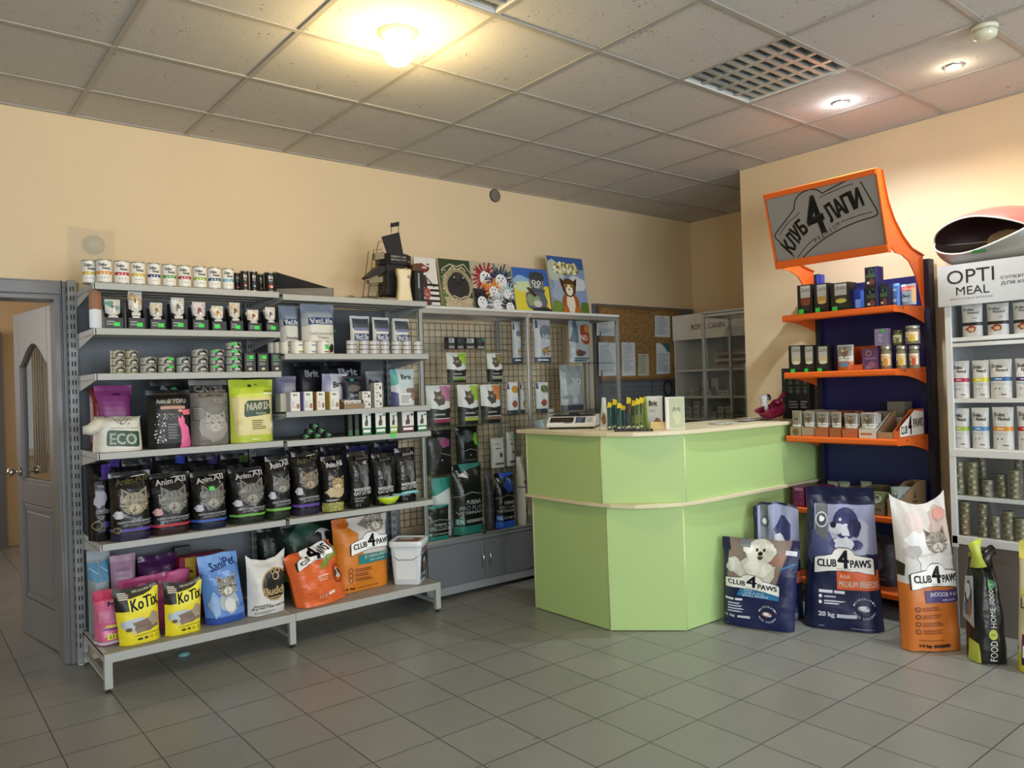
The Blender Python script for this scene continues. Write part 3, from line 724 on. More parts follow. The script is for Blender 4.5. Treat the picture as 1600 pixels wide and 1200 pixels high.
# ================================================================== PRODUCT BUILDERS
def project(p):
    d = np.array(p, float)-EYE; z = d @ FWD
    return 800+FPX*(d @ RGT)/z, 600-FPX*(d @ UPV)/z, z
PR = .42
CRINKLE = [0.0, 20.0]
def cm(c, rough=PR):
    if isinstance(c, str): return M(c, rough, 0.0, CRINKLE[0], CRINKLE[1])
    return c
def decals(mb, ops, surf, asp, nx=8, ny=8, eps=.00022, base=.0006, res=2, diag=False):
    """printed artwork: flat shapes in the unit square laid on a surface. asp = width/height"""
    if not ops: return
    polys = []      # (pts, faces, mat)
    def ell(cx, cy, rx, ry, c, n=18, rot=0):
        ca, sa = math.cos(rot), math.sin(rot); pts = []
        for i in range(n):
            a = 2*math.pi*i/n; X = rx*math.cos(a); Y = ry*math.sin(a)
            pts.append((cx+X*ca-Y*sa, cy+(X*sa+Y*ca)*asp))
        polys.append((pts, [tuple(range(n))], c))
    def poly(pts, c): polys.append((pts, [tuple(range(len(pts)))], c))
    def text(s, x0, y0, x1, y1, c, bold=.02, shear=0.0):
        vs, fs, a = text_mesh(s, 0.0, res)
        if bold > .025:
            e = (y1-y0)/asp*bold*1.1*(1 if len(s) > 1 else .8)
            sh_ = [(-e, -e*asp*.5), (e, -e*asp*.5), (-e, e*asp*.5), (e, e*asp*.5)]
        else: sh_ = [(0, 0)]
        V, Fc = [], []
        for ex, ey in sh_:
            n_ = len(V); V += [(x0+(x1-x0)*x+ex, y0+(y1-y0)*y+shear*x+ey) for x, y in vs]; Fc += [tuple(i+n_ for i in f) for f in fs]
        polys.append((V, Fc, c))
    def line(pts, wd, c):
        q = []
        ribbon_pts = []
        for i in range(len(pts)-1):
            (x0, y0), (x1, y1) = pts[i], pts[i+1]; dx, dy = x1-x0, (y1-y0)/asp; L = math.hypot(dx, dy) or 1e-6
            nx_, ny_ = -dy/L*wd/2, dx/L*wd/2*asp
            polys.append(([(x0-nx_, y0-ny_), (x1-nx_, y1-ny_), (x1+nx_, y1+ny_), (x0+nx_, y0+ny_)], [(0, 1, 2, 3)], c))
    for op in ops:
        k = op[0]; a = op[1:]
        if k == 'r': x0, y0, x1, y1, c = a; poly([(x0, y0), (x1, y0), (x1, y1), (x0, y1)], c)
        elif k == 'e': ell(*a)
        elif k == 'p': poly(*a)
        elif k == 't': text(*a)
        elif k == 'l': line(*a)
        elif k == 'cat':      # cx, cy, r, fur, light, dark
            cx, cy, r, fur, lt, dk = a
            for s in (-1, 1):
                poly([(cx+s*r*.95, cy+r*asp*.1), (cx+s*r*.95, cy+r*asp*1.25), (cx+s*r*.25, cy+r*asp*.75)], fur)
                poly([(cx+s*r*.82, cy+r*asp*.45), (cx+s*r*.82, cy+r*asp*1.0), (cx+s*r*.42, cy+r*asp*.72)], dk)
            ell(cx, cy, r, r*.86, fur)
            for q in (-.3, 0, .3): poly([(cx+q*r-.03*r, cy+r*asp*.35), (cx+q*r+.05*r, cy+r*asp*.35), (cx+q*r*1.3+.02*r, cy+r*asp*.82)], dk)
            for s in (-1, 1):
                poly([(cx+s*r*.95, cy+r*asp*.12), (cx+s*r*.55, cy+r*asp*.0), (cx+s*r*.95, cy-r*asp*.02)], dk)
                poly([(cx+s*r*.9, cy-r*asp*.22), (cx+s*r*.5, cy-r*asp*.2), (cx+s*r*.85, cy-r*asp*.34)], dk)
            ell(cx, cy-r*asp*.38, r*.46, r*.34, lt, 14)
            fr_ = random.Random(int(cx*100+cy*37))
            for q in range(34):     # fur strokes
                a = fr_.uniform(0, 6.28); r0 = fr_.uniform(.45, .85)*r; r1 = r0+fr_.uniform(.12, .30)*r; c_ = (lt, dk, fur)[q % 3]
                line([(cx+r0*math.cos(a), cy+r0*.86*asp*math.sin(a)), (cx+r1*math.cos(a+.05), cy+r1*.86*asp*math.sin(a+.05))], r*.05, c_)
            for s in (-1, 1):
                ell(cx+s*r*.38, cy+r*asp*.06, r*.15, r*.12, dk, 10); ell(cx+s*r*.38, cy+r*asp*.06, r*.10, r*.09, '#8f9a52', 10); ell(cx+s*r*.38, cy+r*asp*.06, r*.045, r*.085, '#101010', 8)
                for q in (-.12, 0, .1): line([(cx+s*r*.25, cy-r*asp*(.34+q*.4)), (cx+s*r*1.05, cy-r*asp*(.30+q*2))], r*.02, lt)
            poly([(cx-r*.11, cy-r*asp*.18), (cx+r*.11, cy-r*asp*.18), (cx, cy-r*asp*.30)], '#7a4a44')
            line([(cx, cy-r*asp*.30), (cx, cy-r*asp*.42), (cx-r*.18, cy-r*asp*.50)], r*.05, dk); line([(cx, cy-r*asp*.42), (cx+r*.18, cy-r*asp*.50)], r*.05, dk)
        elif k == 'dog':      # cx, cy, r, fur, light, dark
            cx, cy, r, fur, lt, dk = a
            ell(cx, cy, r*.86, r*.95, lt)
            for s in (-1, 1):
                ell(cx+s*r*.78, cy-r*asp*.05, r*.34, r*.78, fur, 16, s*.25)
                ell(cx+s*r*.36, cy+r*asp*.30, r*.36, r*.48, fur, 14)
            ell(cx, cy+r*asp*.25, r*.14, r*.62, lt, 10)
            ell(cx, cy-r*asp*.38, r*.46, r*.40, lt, 14)
            for s in (-1, 1): ell(cx+s*r*.34, cy+r*asp*.16, r*.12, r*.12, '#0e0d0d', 10); ell(cx+s*r*.31, cy+r*asp*.2, r*.035, r*.035, '#ffffff', 6)
            ell(cx, cy-r*asp*.18, r*.20, r*.14, '#121212', 12)
            poly([(cx-r*.28, cy-r*asp*.46), (cx+r*.28, cy-r*asp*.46), (cx+r*.12, cy-r*asp*.68), (cx-r*.12, cy-r*asp*.68)], '#5b2a2a')
        elif k == 'blob':     # cx, cy, rx, ry, color, seed
            cx, cy, rx, ry, c, sd = a; rr = random.Random(sd); n = 14; ph = [rr.uniform(.72, 1.1) for _ in range(n)]
            poly([(cx+rx*ph[i]*math.cos(2*math.pi*i/n), cy+ry*ph[i]*math.sin(2*math.pi*i/n)) for i in range(n)], c)
        elif k == 'dots':     # x0,y0,x1,y1,n,size,color,seed
            x0, y0, x1, y1, n, sz, c, sd = a; rr = random.Random(sd)
            for _ in range(n):
                X, Y, S = rr.uniform(x0, x1), rr.uniform(y0, y1), sz*rr.uniform(.5, 1.3); an = rr.uniform(0, 3)
                poly([(X+S*math.cos(an+q), Y+S*asp*math.sin(an+q)) for q in (0, 1.3, 2.6, 4.2)], c)
        elif k == 'lines':    # x0,y0,x1,y1,n,color  little unreadable text lines
            x0, y0, x1, y1, n, c = a; rr = random.Random(int(x0*991+y0*77))
            for i in range(n):
                y = y0+(y1-y0)*(i+.5)/n; hh = (y1-y0)/n*.28; poly([(x0, y-hh), (x0+(x1-x0)*rr.uniform(.6, 1), y-hh), (x0+(x1-x0)*rr.uniform(.6, 1), y+hh), (x0, y+hh)], c)
        elif k == 'ring':
            cx, cy, r, wd, c = a; n = 24
            line([(cx+r*math.cos(2*math.pi*i/n), cy+r*asp*math.sin(2*math.pi*i/n)) for i in range(n+1)], wd, c)
        elif k == 'emblem':   # x0,y0,x1,y1,textcolor,sheary
            x0, y0, x1, y1, c, sh = a
            P = lambda x, y: (x0+(x1-x0)*x, y0+(y1-y0)*y+sh*x)
            def outline(g):
                q = [(0-g, .06-g), (.25, .17-g), (.5, .20-g), (.75, .17-g), (1+g, .06-g), (1+g*1.4, .60), (.97, .66+g), (.70, .76+g*1.4), (.66, .90+g), (.58, 1.0+g*1.5), (.42, 1.0+g*1.5), (.34, .90+g), (.30, .76+g*1.4), (.03, .66+g), (0-g*1.4, .60)]
                return [P(*p) for p in q]
            poly(outline(.022), c); poly(outline(0), '#f2f1ee')
            text('CLUB', *P(.05, .32), *P(.375, .585), c, .05) if not sh else text('CLUB', P(.05, .32)[0], P(.05, .32)[1], P(.375, .3)[0], P(.05, .585)[1], c, .05, sh*.325)
            xx = P(.41, .30); text('4', xx[0], xx[1], P(.585, 0)[0], P(.41, .93)[1], c, .06)
            xx = P(.62, .32); text('PAWS', xx[0], xx[1], P(.955, 0)[0], P(.62, .585)[1], c, .05, sh*.335)
            xx = P(.38, .225); text('PREMIUM', xx[0], xx[1], P(.62, 0)[0], P(.38, .27)[1], c, 0, sh*.2)
    bm = bmesh.new(); mats = []
    for li, (pts, fs, c) in enumerate(polys):
        m_ = cm(c)
        if m_ not in mats: mats.append(m_)
        mi = mats.index(m_)
        vs = [bm.verts.new((min(1.0, max(0.0, x)), min(1.0, max(0.0, y)), li)) for x, y in pts]
        for f in fs:
            try: fc = bm.faces.new([vs[i] for i in f]); fc.material_index = mi
            except ValueError: pass
    big = [f for f in bm.faces if len(f.verts) > 4]
    if big: bmesh.ops.triangulate(bm, faces=big)
    if nx > 1:
        for i in range(1, nx): bmesh.ops.bisect_plane(bm, geom=bm.verts[:]+bm.edges[:]+bm.faces[:], dist=1e-5, plane_co=(i/nx, 0, 0), plane_no=(1, 0, 0))
    if ny > 1:
        for i in range(1, ny): bmesh.ops.bisect_plane(bm, geom=bm.verts[:]+bm.edges[:]+bm.faces[:], dist=1e-5, plane_co=(0, i/ny, 0), plane_no=(0, 1, 0))
    if nx > 1 and ny > 1 and diag:
        L = math.hypot(nx, ny)
        for k in range(1, nx+ny): bmesh.ops.bisect_plane(bm, geom=bm.verts[:]+bm.edges[:]+bm.faces[:], dist=1e-6, plane_co=(k/nx, 0, 0), plane_no=(nx/L, ny/L, 0))
    bm.verts.index_update()
    vs = [surf(v.co.x, v.co.y, base+eps*min(v.co.z, 14)+.00002*v.co.z) for v in bm.verts]
    by = {}
    for f in bm.faces: by.setdefault(f.material_index, []).append(tuple(v.index for v in f.verts))
    n0 = len(mb.v); mb.v.extend([tuple(p) for p in vs])
    for mi, fl in by.items():
        k = mb.mat(mats[mi])
        for f in fl: mb.f.append(tuple(n0+i for i in f)); mb.mi.append(k); mb.sm.append(True)
    bm.free()

class Surf:
    """bag surface sampled on a grid"""
    def __init__(s, w, h, d, style='gusset', nx=10, ny=14, seal=.07, wr=.004, lean=0.0, shear=0.0, seed=1, flop=0.0, topw=1.0, slump=0.0, ears=0.0, twist=0.0):
        s.nx, s.ny = nx, ny; s.w, s.h, s.d = w, h, d; rr = random.Random(seed); o = rr.uniform(0, 50)
        s.F = []; s.B = []
        for j in range(ny+1):
            t = j/ny
            if style == 'gusset':
                T = (.86+.14*min(1, t/.12)) if t < .5 else max(0.0, 1-((t-.5)/(.5-seal))**2.0)**.6 if t < 1-seal else 0
                wid = w*(1-.05*T); wid += (w*topw-w)*t
            elif style == 'block':
                T = 1.0 if t < 1-seal*2 else max(0.0, (1-seal-t)/seal)**.5 if t < 1-seal else 0
                wid = w*(1-.03*T)+(w*topw-w)*t
            else:
                q = min(max((t-.03)/(1-.03-seal), 0), 1); T = math.sin(math.pi*q)**.55 if 0 < q < 1 else 0
                wid = w*(1-.06*T)
            T = max(T, .03)
            rf = []; rb = []
            for i in range(nx+1):
                u = i/nx; c = abs(2*u-1)
                e = 5 if style != 'pillow' else 2.6
                prof = max(0.0, 1-c**e)**(.55)
                if style != 'pillow': prof = .42*(1 if T > .2 else 0)*0 + prof
                x = (u-.5)*wid
                nz = noise.noise(Vector((u*3.1+o, t*4.2, o)))*wr + noise.noise(Vector((u*9+o, t*8, o+9)))*wr*.45
                cr = wr*1.3*math.sin(u*17+o+t*3)*max(0, t-.62)/.38*(1 if t < 1-seal else .3)
                env = prof**.5 if 0 < i < nx else 0
                yf = -d/2*T*prof-(nz+cr)*env; yb = d/2*T*prof-(nz*.6+cr)*env
                z = t*h; 
                if ears: z += h*ears*(abs(2*u-1)**2-.5)*max(0, t-.75)/.25
                bend = lean*t*t+lean*t*.6
                if flop and t > .80: q = (t-.80)/.20; bend -= flop*q*q; z -= flop*.55*q*q
                z -= slump*h*t*(u-.0)
                xs_ = x+shear*t*h+twist*(t-.5)*yf
                rf.append(Vector((xs_, yf+bend, z+noise.noise(Vector((u*4, o, t*2)))*wr*t))); rb.append(Vector((xs_, yb+bend, z+noise.noise(Vector((u*4, o, t*2)))*wr*t)))
            s.F.append(rf); s.B.append(rb)
    def front(s, x, y, off, hint=None):
        if not hasattr(s, 'N'):
            s.N = []
            for j in range(s.ny+1):
                row = []
                for i in range(s.nx+1):
                    dx = s.F[j][min(i+1, s.nx)]-s.F[j][max(i-1, 0)]; dy = s.F[min(j+1, s.ny)][i]-s.F[max(j-1, 0)][i]
                    n = dx.cross(dy); row.append(n.normalized() if n.length > 1e-12 else Vector((0, -1, 0)))
                s.N.append(row)
        if hint is not None:
            i = min(max(int(hint[0]*s.nx), 0), s.nx-1); j = min(max(int(hint[1]*s.ny), 0), s.ny-1)
        else:
            i = min(int(min(max(x, 0), 1)*s.nx), s.nx-1); j = min(int(min(max(y, 0), 1)*s.ny), s.ny-1)
        a = x*s.nx-i; b = y*s.ny-j
        up = (a+b > 1) if hint is None else ((hint[0]*s.nx-i)+(hint[1]*s.ny-j) > 1)
        out = None
        def mixq(G):
            if up: return G[j+1][i+1]+(G[j+1][i]-G[j+1][i+1])*(1-a)+(G[j][i+1]-G[j+1][i+1])*(1-b)
            return G[j][i]+(G[j][i+1]-G[j][i])*a+(G[j+1][i]-G[j][i])*b
        return mixq(s.F)+mixq(s.N)*off
    def mesh(s, mb, col, j0=0, j1=None, bands=(), rough=PR, side=None):
        j1 = s.ny if j1 is None else j1; nx = s.nx
        for j in range(j0, j1):
            t = (j+.5)/s.ny; c = col
            for (a, b, cc) in bands:
                if a <= t < b: c = cc
            m_ = cm(c, rough)
            a, b = s.F[j], s.F[j+1]; vs = a+b; mb.add(vs, [q for i in range(nx) for q in ((i, i+1, nx+1+i), (i+1, nx+2+i, nx+1+i))], m_, True)
            a, b = s.B[j], s.B[j+1]; vs = a+b; mb.add(vs, [(i+1, i, nx+1+i, nx+2+i) for i in range(nx)], m_, True)
        if j0 == 0:
            vs = s.F[0]+s.B[0]; mb.add(vs, [(i+1, i, nx+1+i, nx+2+i) for i in range(nx)], cm(col, rough))
TAG = '#35d64a'
def bag(name, label, cat, loc, rotz, w, h, d, col, ops=(), group=None, tagpos=None, bands=(), style='gusset', res=None, sealcol=None, rough=PR, side=None, **kw):
    nx, ny = res or ((12, 16) if w > .3 else (8, 12) if w > .12 else (6, 8))
    seal = kw.setdefault('seal', .07 if w > .12 else .05)
    kw.setdefault('seed', int(abs(loc[0]*1000)+abs(loc[1]*3000)) % 997)
    kw.setdefault('wr', .022*w)
    S = Surf(w, h, d, style, nx, ny, **kw)
    root = thing(name, label, cat, loc, rotz, group)
    CRINKLE[0] = .45 if rough <= .3 else .30; CRINKLE[1] = 14.0 if w > .3 else (22.0 if w > .12 else 40.0)
    js = max(1, int(round(ny*(1-seal)))); js = min(js, ny-1)
    b = MB(); S.mesh(b, col, 0, js, bands, rough); asp = w/h
    lo = list(ops)
    decals(b, lo, S.front, asp, nx, ny, res=3 if w > .3 else (2 if w > .12 else 1), diag=True)
    b.build('bag_body', root, fixn=False)
    b = MB(); S.mesh(b, sealcol or col, js, ny, bands, rough); b.build('top_seal', root, fixn=False)
    CRINKLE[0] = 0.0
    if tagpos:
        x, y, s_ = tagpos; b = MB()
        q = [S.front(x-s_, y-s_*asp*.7, .012), S.front(x+s_, y-s_*asp*.7, .012), S.front(x+s_, y+s_*asp*.7, .010), S.front(x-s_, y+s_*asp*.7, .010)]
        b.add(q, [(0, 1, 2, 3)], M(TAG, .5)); b.build('price_tag', root, fixn=False)
    return root
def box_item(name, label, cat, loc, rotz, w, h, d, col, ops=(), group=None, topcol=None, sidecol=None, rough=.45, tagpos=None, lid=False):
    root = thing(name, label, cat, loc, rotz, group)
    b = MB(); m_ = cm(col, rough); ms = cm(sidecol or col, rough); mt_ = cm(topcol or col, rough)
    V = [(-w/2, -d/2, 0), (w/2, -d/2, 0), (w/2, d/2, 0), (-w/2, d/2, 0), (-w/2, -d/2, h), (w/2, -d/2, h), (w/2, d/2, h), (-w/2, d/2, h)]
    b.add(V, [(0, 1, 5, 4)], m_); b.add(V, [(1, 2, 6, 5), (2, 3, 7, 6), (3, 0, 4, 7)], ms); b.add(V, [(4, 5, 6, 7), (3, 2, 1, 0)], mt_)
    sf = lambda x, y, o_: ((x-.5)*w, -d/2-o_*.5, y*h)
    decals(b, ops, sf, w/h, 1, 1, res=1 if w < .1 else 2)
    b.build('carton', root, fixn=False)
    if lid:
        b = MB(); b.box(-w/2+.001, w/2-.001, -d/2+.001, d/2-.001, h, h+.0015, mt_); b.build('flap', root)
    if tagpos:
        x, y, s_ = tagpos; b = MB(); q = [sf(x-s_, y-s_*.5, .008), sf(x+s_, y-s_*.5, .008), sf(x+s_, y+s_*.5, .008), sf(x-s_, y+s_*.5, .008)]
        b.add(q, [(0, 1, 2, 3)], M(TAG, .5)); b.build('price_tag', root, fixn=False)
    return root
_CAN = {}
def can_item(name, label, loc, rotz, r, h, col, ops=(), group=None, cat='can', metal='#b9b9b4', key=None, tagpos=None, rough=.35, n=20, span=2.4):
    if key is not None and key in _CAN:
        o = dup(_CAN[key], loc, rotz, label, group or ''); return o
    root = thing(name, label, cat, loc, rotz, group)
    MT = M(metal, .3, .85)
    b = MB(); b.lathe((0, 0, 0), [(r*.97, h*.04), (r*.97, h*.96)], cm(col, rough), n, caps=False)
    def sf(x, y, o_):
        a = (x-.5)*span; R = r*.97/math.cos(math.pi/n)*.995+o_*.5
        return (R*math.sin(a), -R*math.cos(a), h*(.04+.92*y))
    if ops: decals(b, ops, sf, (r*span)/h, 8, 1, res=2)
    b.lathe((0, 0, 0), [(0, .002), (r*.9, .002), (r*.96, 0), (r, 0), (r, h*.045), (r*.965, h*.05)], MT, n, caps=False)
    b.build('label_wrap', root, fixn=False)
    b = MB(); b.lathe((0, 0, 0), [(0, h-.003), (r*.86, h-.003), (r*.90, h), (r, h), (r, h*.955), (r*.965, h*.95)], MT, n, caps=False)
    b.build('rim', root)
    if tagpos:
        x, y, s_ = tagpos; b = MB(); b.add([sf(x-s_, y-s_*1.1, .006), sf(x+s_, y-s_*1.1, .006), sf(x+s_, y+s_*1.1, .006), sf(x-s_, y+s_*1.1, .006)], [(0, 1, 2, 3)], M(TAG, .5)); b.build('price_tag', root, fixn=False)
    if key is not None: _CAN[key] = root
    return root
ORD = ['first', 'second', 'third', 'fourth', 'fifth', 'sixth', 'seventh', 'eighth', 'ninth', 'tenth', 'eleventh', 'twelfth', 'thirteenth', 'fourteenth', 'fifteenth', 'sixteenth']
# placing: image columns are read as directions and met with the shelf's own plane
def fitY(u0, u1, vt, Yf, Z, d, sl=.97):
    """object facing -Y standing on height Z, front face at Y=Yf, depth d"""
    vm = (vt+project((onY((u0+u1)/2, vt, Yf)[0], Yf, Z))[1])/2
    x0 = onY(u0, vm, Yf+d*.5)[0]; x1 = onY(u1, vm, Yf+d*.12)[0]; h = onY((u0+u1)/2, vt, Yf+d*.5)[2]-Z
    return ((x0+x1)/2, Yf+d/2, Z), (x1-x0)*sl, h
def fitX(u0, u1, vt, Xf, Z, d, sl=.97):
    vm = (vt+project((Xf, onX((u0+u1)/2, vt, Xf)[1], Z))[1])/2
    y0 = onX(u0, vm, Xf+d*.12)[1]; y1 = onX(u1, vm, Xf+d*.12)[1]; h = onX((u0+u1)/2, vt, Xf+d*.5)[2]-Z
    return (Xf+d/2, (y0+y1)/2, Z), (y0-y1)*sl, h
def canY(u0, u1, vt, Yc, Z):
    um = (u0+u1)/2; p = onY(um, vt, Yc); _, _, z = project(p)
    th = math.hypot((um-800)/FPX, (600-vt)/FPX); r = (u1-u0)/2/FPX*z*math.cos(math.atan(th))
    return (p[0], Yc, Z), r*.97, p[2]-Z
def canX(u0, u1, vt, Xc, Z):
    um = (u0+u1)/2; p = onX(um, vt, Xc); _, _, z = project(p)
    th = math.hypot((um-800)/FPX, (600-vt)/FPX); r = (u1-u0)/2/FPX*z*math.cos(math.atan(th))
    return (Xc, p[1], Z), r*.97, p[2]-Z
RX_ = -math.pi/2
WB = '#e2e0da'; BK = '#101012'; GY = '#9b9b98'
# ================================================================== PRODUCTS: LEFT SHELVING
def BY(u0, u1, vt, Yf, Z, d, label, col, ops=(), name='food_pouch', cat='pouch', rot=0.0, **kw):
    ws_ = kw.pop('ws', 1.045)
    loc, w, h = fitY(u0, u1, vt, Yf, Z+.001, d); w *= ws_
    return bag(name, label, cat, loc, rot, w, h, d, col, ops, **kw)
def KY(u0, u1, vt, Yf, Z, d, label, col, ops=(), name='carton', cat='box', rot=0.0, **kw):
    loc, w, h = fitY(u0, u1, vt, Yf, Z+.001, d)
    return box_item(name, label, cat, loc, rot, w, h, d, col, ops, **kw)
def facecam(loc): return 0.0
def aim(loc, k=.6):
    """turn slightly towards the middle of the shop"""
    return -k*math.atan2(loc[0]-EYE[0], loc[1]-EYE[1])
# --- top shelf: white tins with a coloured band
G1 = 'white tins along the top shelf'
tins = [(129, 149, 415, '#cda83a', 'yellow'), (149, 175, 410, '#d98c2b', 'orange'), (177, 202, 412, '#b0202c', 'red'), (203, 227, 414, '#c9b43a', 'yellow'), (229, 251, 417, '#262f6e', 'navy'), (252.5, 275.5, 419, '#4f9a46', 'green'), (276.6, 298.5, 421, '#a92048', 'crimson'), (300, 323, 422, '#8fae3c', 'lime'), (323.5, 345, 424, '#1f4d78', 'dark blue'), (346, 365.5, 426, '#5aa0c0', 'pale blue')]
def tin_ops(c): return [('r', 0, .36, 1, .50, c), ('t', 'Dolina', .20, .74, .62, .88, '#2a2a30', .03), ('t', 'Noteci', .40, .58, .82, .72, '#2a2a30', .03), ('e', .5, .43, .05, .035, '#e8e6df'), ('e', .32, .41, .045, .05, '#e8e6df'), ('e', .70, .41, .045, .05, '#e8e6df'), ('e', .36, .20, .03, .03, '#55565a'), ('e', .52, .20, .04, .03, '#55565a'), ('e', .68, .20, .03, .03, '#55565a')]
where = ['half hidden at the left end', 'nearest the door', 'beside the orange one', 'between the red and navy ones', '', '', '', '', '', 'last before the black tins']
for i, (u0, u1, vt, c, cn) in enumerate(tins):
    Yc = -.44 if i == 0 else -.487
    loc, r, h = canY(u0, u1, vt, Yc, 1.997)
    if i == 0: r = .034
    can_item('pet_food_tin', ('white tin with %s band on the top shelf, %s' % (cn, where[i])).rstrip(', '), loc, aim(loc), min(r*1.03, .042), .116, '#e4e2dc', tin_ops(c), G1)
G2 = 'slim black tins at the end of the top shelf'
for i, (u0, u1, vt, Yc, c, lb) in enumerate([(364, 377, 427, -.40, '#b8233a', 'slim black tin set back behind the last white tin'), (375, 389, 427, -.487, '#c22a50', 'slim black tin with a pink lower patch on the top shelf'), (389.6, 402.6, 428, -.487, '#3c6fb0', 'slim black tin with a blue lower patch on the top shelf'), (402, 412, 428, -.42, '#24242a', 'slim dark tin set back between its black neighbours'), (411.5, 431.5, 429, -.487, '#c2423c', 'black tin with a red food picture, right end of top shelf')]):
    loc, r, h = canY(u0, u1, vt, Yc, 1.997)
    can_item('pet_food_tin', lb, loc, aim(loc), min(r*1.03, .034), .112, '#141416', [('t', 'Brit', .34, .66, .66, .84, '#e6e6e6', .04), ('t', 'Paté', .36, .52, .62, .62, '#e6e6e6', .02), ('e', .5, .25, .17, .12, c), ('e', .55, .22, .08, .06, '#e8d9d0')], G2)
# black folded card and plastic scraps on the right unit's top
r = thing('folded_cardboard', 'dark folded cardboard flap leaning on top behind the black tins', 'cardboard', (1.02, -.30, 1.983))
b = MB(); b.add([(-.06, .1, .0), (-.02, .0, .165), (.32, -.06, .075), (.30, -.10, .0), (-.06, .108, .0), (-.02, .008, .165), (.32, -.052, .075), (.30, -.092, .0)], [(0, 1, 2, 3), (7, 6, 5, 4), (0, 4, 5, 1), (1, 5, 6, 2), (2, 6, 7, 3), (3, 7, 4, 0)], M('#1d1c1d', .6)); b.build('front_flap', r)
b = MB(); b.add([(-.05, .0, .0), (-.02, -.03, .06), (.28, -.13, .07), (.27, -.14, .0), (-.05, .006, .0), (-.02, -.024, .06), (.30, -.124, .07), (.29, -.134, .0)], [(0, 1, 2, 3), (7, 6, 5, 4), (0, 4, 5, 1), (1, 5, 6, 2), (2, 6, 7, 3), (3, 7, 4, 0)], M('#77726a', .7)); b.build('inner_flap', r)
r = thing('plastic_wrap', 'crumpled clear plastic wrap lying behind the shelf edge', 'plastic', (1.50, -.30, 1.984))
b = MB(); n = 14; vs = []
for j in range(n+1):
    for i in range(n+1):
        x, y = -.16+.5*i/n, -.14+.25*j/n; e = math.sin(math.pi*i/n)*math.sin(math.pi*j/n)
        vs.append((x, y, .003+e*(.055*abs(noise.noise(Vector((x*9, y*14, 2))))+.035*(1-i/n))))
b.add(vs, [(j*(n+1)+i, j*(n+1)+i+1, (j+1)*(n+1)+i+1, (j+1)*(n+1)+i) for i in range(n) for j in range(n)], film_mat('wrap', '#8f8676', .55), True); b.build('wrap', r, fixn=False)
r = thing('acrylic_plate', 'clear acrylic plate leaning against the wall behind the white tins', 'acrylic plate', (.10, -.02, 2.0))
b = MB(); b.box(-.13, .10, -.005, .0, 0, .36, film_mat('acrylic', '#d9d2c2', .13, .1)); b.build('plate', r)
b = MB(); b.lathe((-.01, -.006, .27), [(0, 0), (.055, 0), (.055, .001), (0, .001)], film_mat('acrylic_mark', '#cfd8d0', .18), 24, 'y', caps=False); b.build('round_mark', r)
# --- second shelf: pouches in black display trays
G3 = 'treat pouches in black trays on the second shelf'
def tray(loc, w, h, d, hf, label, col='#161618', group=None, name='display_tray', rotz=0.0, front=(), slant=True, wallc=None):
    root = thing(name, label, 'display tray', loc, rotz, group)
    t = .003; c = M(col, .45); b = MB()
    b.box(-w/2, w/2, -d/2, d/2, 0, t, c); b.box(-w/2, w/2, -d/2, -d/2+t, t, hf, c); b.box(-w/2, w/2, d/2-t, d/2, t, h, c)
    k = -d/2+t
    for s in (-1, 1):
        x0, x1 = (-w/2, -w/2+t) if s < 0 else (w/2-t, w/2)
        b.prism([(k, t), (d/2-t, t), (d/2-t, h), (d/2-t-d*.35, h), (k, hf)], x0, x1, c, 'x')
    if front: decals(b, front, lambda x, y, o_: ((x-.5)*w, -d/2-o_*.5, y*hf), w/hf, 1, 1, res=1)
    b.build('tray_body', root, fixn=False)
    return root
P2_ = [(160, 192, 468, 500, '#5f9c96', '#d9d4d6', 'teal and white'), (197, 226, 455, 497, '#c8a878', '#efe9de', 'tall cream and gold'), (231, 258, 473, 503, '#cfc0a6', '#8f7f70', 'beige'), (264, 292, 465, 501, '#dfe2e2', '#6d7277', 'white and grey'), (297, 325, 472, 504, '#d7c8d6', '#8a4a6a', 'pink and cream'), (327, 353, 478, 507, '#e6dccb', '#d69b4a', 'white and orange'), (355, 379, 473, 503, '#d2bd9c', '#7b5a44', 'tan'), (383, 408, 484, 508, '#e3d8cb', '#b06a44', 'short white and copper'), (411, 434, 480, 506, '#dcdcda', '#8a8a8c', 'silver')]
